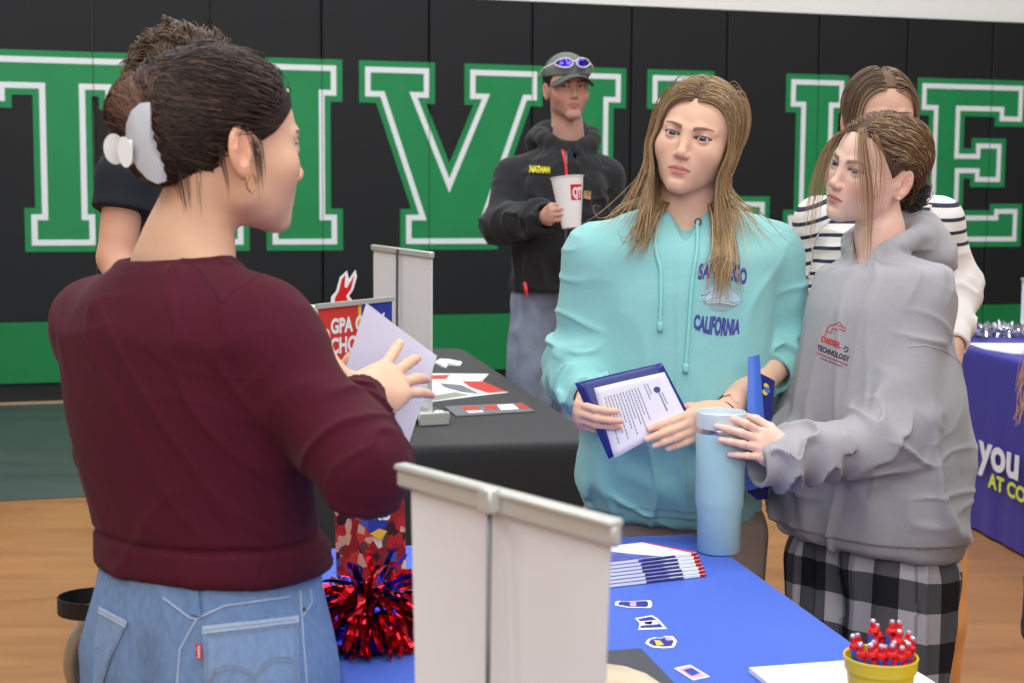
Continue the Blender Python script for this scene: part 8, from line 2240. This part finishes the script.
        MB().tube([hd.W((0.064 * s_, yy(0.064, 0.083), 0.084)), hd.W((0.092 * s_, -0.03, 0.070)), hd.W((0.097 * s_, 0.03, 0.050)), hd.W((0.090 * s_, 0.06, 0.034))], 0.0032, 8).build('temple_arm', M['sg_frame'], sg, smooth=True)
    MB().tube([hd.W((-0.008, yy(0.008, 0.084), 0.085)), hd.W((0, yy(0, 0.084) - 0.002, 0.087)), hd.W((0.008, yy(0.008, 0.084), 0.085))], 0.0035, 8).build('bridge', M['sg_frame'], sg, smooth=True)
    # cup with straw
    c0 = P(571.5, 228, 4.90); c1 = P(567, 177, 4.90); ax = nrm(c1 - c0); hh = np.linalg.norm(c1 - c0); r0, r1 = 9.5 * 4.9 / FPX, 16.3 * 4.9 / FPX
    u = nrm(np.cross(ax, FW)); v = np.cross(u, ax)
    if v @ FW > 0: v = -v
    cup = empty('drink_cup', c0, 'white paper cup with a red logo and red straw in the young man\'s hand', 'cup')
    M['cup_paper'] = mat('white_cup_paper', (236, 232, 232), rough=0.4)
    def cp(t, h): r = r0 + (r1 - r0) * h; return c0 + ax * hh * h + r * (math.cos(t) * u + math.sin(t) * v)
    V = []; n_ = 36; prof = [(0, 0.0, 0), (1, 0.0, 0), (1, 0.98, 0), (1, 0.985, 0.003), (1, 1.0, 0.003), (1, 1.0, -0.003), (0, 0.985, 0)]
    for (k_, h, e_) in prof:
        for i in range(n_):
            t = 2*math.pi*i/n_; r = (r0 + (r1 - r0) * h + e_) * k_; V.append(c0 + ax * hh * h + r * (math.cos(t) * u + math.sin(t) * v))
    auto_smooth(MB().add(V, [(i*n_+k, i*n_+(k+1) % n_, (i+1)*n_+(k+1) % n_, (i+1)*n_+k) for i in range(len(prof)-1) for k in range(n_)]).build('cup_body', M['cup_paper'], cup), 50)
    def onc(px, py, lift=0.0008):   # px: angle from the middle in radians, py: height share
        p = cp(math.pi/2 + px, py); c = c0 + ax * hh * py; return p + nrm(p - c) * lift
    sgn_ = 1 if (cp(math.pi/2 + 0.3, 0.5) - cp(math.pi/2, 0.5)) @ RT > 0 else -1
    V = [onc(sgn_ * (0.12 + 0.95 * i / 10), h) for h in (0.52, 0.82) for i in range(11)]
    MB().add(V, [(i, i+1, 12+i, 11+i) for i in range(10)]).build('red_logo', M['red'], cup)
    V2, F2 = text_mesh('QT', 1.0, 0.06); V2 = V2.copy(); V2[:, 0] /= V2[:, 0].max(); V2[:, 1] /= 0.74
    MB().add([onc(sgn_ * (0.24 + 0.75 * x), 0.575 + 0.19 * y, 0.002) for x, y in V2], F2).build('logo_letters', M['cup_paper'], cup)
    MB().tube([c0 + ax * hh * 0.5, P(565.5, 165, 4.90), P(562.5, 150, 4.91)], 0.0042, 8).build('straw', M['red'], cup, smooth=True)

def build_back_man():
    rs = np.random.default_rng(15); D = 3.22; R = frame2(118)
    hd = Head(P(190, 86, 3.22), head_frame(120, 0, 0), k=0.96, sex='m', gaze=(0.8, 0.5, 0))
    nb = P(172, 138, 3.24); hip = P(165, 400, 3.26)
    shR, elR, wrR = P(128, 178, 3.10), P(116, 258, 3.08), P(140, 330, 2.98)
    shL, elL, wrL = P(190, 178, 3.38), P(196, 260, 3.42), P(205, 320, 3.36)
    kn = [P(175, 610, 3.30), P(160, 610, 3.18)]; an = [np.array([kn[0][0], kn[0][1], 0.09]), np.array([kn[1][0], kn[1][1], 0.09])]
    root = empty('person', [hip[0], hip[1], 0], 'person with short brown hair and dark shirt hidden behind the woman in maroon', 'person')
    hands = (relaxed(wrL, (0.3, 0, -1), (0, 1, 0), 1, elL, 1.0), relaxed(wrR, (0.3, 0, -1), (0, -1, 0), -1, elR, 1.0))
    make_body(root, hd, nb, R, hip, (shL, shR), (elL, elR), (wrL, wrR), hands, kn, an, (206, 154, 130), neck_r=0.058, hres=0.003, handres=0.0035, coarse=0.008)
    for s_ in (1, -1): eyeball(hd, s_, root)
    tor, O, Rt = simple_torso(D, 165, [(400, 108, 222, 0.12), (330, 106, 224, 0.125), (260, 104, 226, 0.13), (200, 104, 222, 0.13), (170, 116, 208, 0.11), (150, 138, 196, 0.08)], 118, -13, amp=0.006, seed=1.0)
    def shirt(Q):
        d = tor(Q)
        for s_, e_ in ((shL, elL), (shR, elR)):
            a = smin(cone(Q, nb + [0, 0, -0.06], s_, 0.055, 0.062), smax(cone(Q, s_, e_, 0.062, 0.066), ((Q - (s_ + (e_ - s_) * 0.42)) @ nrm(e_ - s_)).astype(f32), 0.006), 0.02); d = smin(d, a, 0.03)
        return smax(d, -cone(Q, hd.W((0, 0.03, -0.05)), nb + [0, 0, -0.01], 0.062, 0.066), 0.005)
    V, F = mesh_sdf(shirt, [O[0] - 0.32, O[1] - 0.32, P(165, 405, D)[2]], [O[0] + 0.32, O[1] + 0.32, nb[2] + 0.05], 0.006, proj=1)
    M['dark_shirt'] = mat('dark_navy_jersey', (27, 31, 40), rough=0.85, bump=[(400, 0.3)]); obj('shirt', np_mesh('s', V, F), M['dark_shirt'], root)
    lg = legs_sdf(hip, R, kn, an, 0.10, 0.08, 0.07); tr = lambda Q: np.maximum(np.maximum(lg(Q), Q[:, 2] - hip[2] - 0.08), 0.04 - Q[:, 2])
    V, F = mesh_sdf(tr, [hip[0] - 0.3, hip[1] - 0.3, 0.02], [hip[0] + 0.3, hip[1] + 0.3, hip[2] + 0.12], 0.012, proj=1); obj('trousers', np_mesh('t', V, F), M['dark_shirt'], root)
    shoes(root, an, 118, M['jacket'], M['sole'])
    f_cap, Vc, Fc, Kc = hair_cap(hd, 0.006, color=(76, 60, 48), var=0.3, res=0.0035)
    n = 2200; roots = scalp_roots(hd, n, rs); W = np.array([hd.W(q) for q in roots])
    def dirf(Pp, t, i):
        g = (Pp - hd.W((0, 0.02, 0.03)).astype(f32)); g /= np.linalg.norm(g, axis=1, keepdims=True) + 1e-6
        return g * (0.6 - 1.0 * t) + 1.0 * np.stack([noise(Pp / 0.028 + 2.7), noise(Pp / 0.028 + 8.3), noise(Pp / 0.028 + 4.9) - 0.3], 1) + (hd.R[:, 0] * 0.25).astype(f32)
    path = trace(W, 12, 0.0042, dirf, hd.fs, (0.004 + 0.010 * rs.random(n)).astype(f32))
    hair_mesh([tubes(path, taper(n, 12, 0.0011, 0.3, 0.4), 3, strand_cols(path, (88, 70, 56), (112, 90, 72), 0.25, rs))], 'hair', root, caps=[(Vc, Fc, Kc)])

def build_edge_girl():
    rs = np.random.default_rng(44); D = 2.55; R = frame2(-35)
    hd = Head(P(1168, 190, 2.55), head_frame(-40, 0, 0), k=0.97, gaze=(-0.8, -0.5, 0))
    nb = P(1174, 268, 2.57); hip = P(1174, 590, 2.6)
    shR, elR, wrR = P(1113, 330, 2.62), P(1096, 470, 2.62), P(1088, 560, 2.45); shL, elL, wrL = P(1238, 330, 2.45), P(1253, 470, 2.42), P(1218, 570, 2.35)
    kn = [P(1193, 860, 2.55), P(1138, 860, 2.65)]; an = [np.array([kn[0][0], kn[0][1] + 0.03, 0.09]), np.array([kn[1][0], kn[1][1] + 0.03, 0.09])]
    root = empty('person', [hip[0], hip[1], 0], 'person with long fair hair and dark clothes just past the right edge', 'person')
    hands = (relaxed(wrL, (0, -0.2, -1), (1, 0, 0), -1, elL), relaxed(wrR, (0, -0.2, -1), (-1, 0, 0), 1, elR))
    make_body(root, hd, nb, R, hip, (shL, shR), (elL, elR), (wrL, wrR), hands, kn, an, (222, 180, 160), hres=0.0035, handres=0.004)
    for s_ in (1, -1): eyeball(hd, s_, root)
    tor, O, Rt = simple_torso(D, 1174, [(640, 1078, 1268, 0.13), (560, 1076, 1270, 0.13), (450, 1084, 1264, 0.125), (350, 1090, 1258, 0.115), (310, 1118, 1228, 0.09), (285, 1138, 1210, 0.07)], -35, 24, amp=0.006, seed=5.0)
    def top(Q):
        d = tor(Q)
        for s_, e_, w_ in ((shL, elL, wrL), (shR, elR, wrR)):
            d = smin(d, cone(Q, nb + [0, 0, -0.06], s_, 0.05, 0.055), 0.04); d = smin(d, sleeve(Q, s_, e_, w_, (0.058, 0.055, 0.045), amp=0.012, seed=2.2), 0.03)
        return smax(d, -cone(Q, hd.W((0, 0.03, -0.05)), nb + [0, 0, -0.02], 0.056, 0.066), 0.005)
    V, F = mesh_sdf(top, [O[0] - 0.38, O[1] - 0.35, P(1174, 640, D)[2]], [O[0] + 0.38, O[1] + 0.35, nb[2] + 0.05], 0.008, proj=1); obj('top', np_mesh('s', V, F), M['dark_shirt'], root)
    kx = P(1070, 620, 2.4)
    lg = legs_sdf(hip, R, kn, an, 0.10, 0.08, 0.07); tr = lambda Q: np.maximum(np.maximum(lg(Q), Q[:, 2] - hip[2] - 0.08), 0.04 - Q[:, 2])
    V, F = mesh_sdf(tr, [hip[0] - 0.3, hip[1] - 0.3, 0.02], [hip[0] + 0.3, hip[1] + 0.3, hip[2] + 0.12], 0.012, proj=1); obj('trousers', np_mesh('t', V, F), M['dark_shirt'], root)
    shoes(root, an, -35, M['shoe_white'], M['sole'])
    def tgt(roots, sgn): return np.stack([P(1168 + (-1 if s_ < 0 else 1) * rs.normal(52, 8), rs.uniform(360, 430), rs.normal(2.50, 0.04)) for s_ in sgn])
    cap_, st_ = long_hair(hd, rs, lambda Q: np.minimum(hd.fs(Q), tor(Q)), 1300, tgt, (150, 116, 84), (186, 144, 104), 36, 0.0115)
    # wisps blown towards the picture
    m_ = 30; PT = []
    for k in range(m_):
        p0 = hd.W((-0.075, 0.02, -0.02)); y1 = rs.uniform(372, 425); w = [p0, P(1116, 240, 2.5), P(rs.normal(1050, 6), rs.uniform(300, 330), 2.44), P(rs.normal(1028, 5.0), y1 - 30, 2.42), P(rs.normal(1019, 3), y1 + 4, 2.42)]
        w = np.array(w); tt = np.linspace(0, 1, 24); sm = np.stack([np.interp(tt, np.linspace(0, 1, 5), w[:, i]) for i in range(3)], 1)
        for _ in range(6): sm[1:-1] = (sm[:-2] + 2 * sm[1:-1] + sm[2:]) / 4
        PT.append(sm)
    hair_mesh([st_, fly_away(np.array(PT), (150, 112, 84), (176, 132, 100), 0.0011, rs)], 'hair', root, caps=[cap_])
    # bag hanging from the shoulder, its edge reaches the frame
    bg = empty('shoulder_bag', kx, 'dark grey bag just inside the right edge of the picture', 'bag')
    b0 = P(1021.5, 585, 2.45); 
    V_, F_ = mesh_sdf(lambda Q: rbox(Q, P(1070, 620, 2.40), (0.050, 0.09, 0.058), 0.012) - 0.002 * noise(Q / 0.03), P(1070, 620, 2.40) - 0.14, P(1070, 620, 2.40) + 0.14, 0.006, proj=1)
    obj('bag_body', np_mesh('b', V_, F_), mat('slate_nylon', (66, 74, 80), rough=0.6), bg)
    MB().tube([P(1070, 588, 2.40), P(1108, 440, 2.40), shR + np.array([-0.02, -0.06, 0.05]), shR + np.array([0.02, 0.02, 0.07])], 0.007, 8).build('strap', M['webbing'], bg, smooth=True)
for build in (build_mint, build_presenter, build_grey, build_striped, build_man, build_back_man, build_edge_girl):
    build()
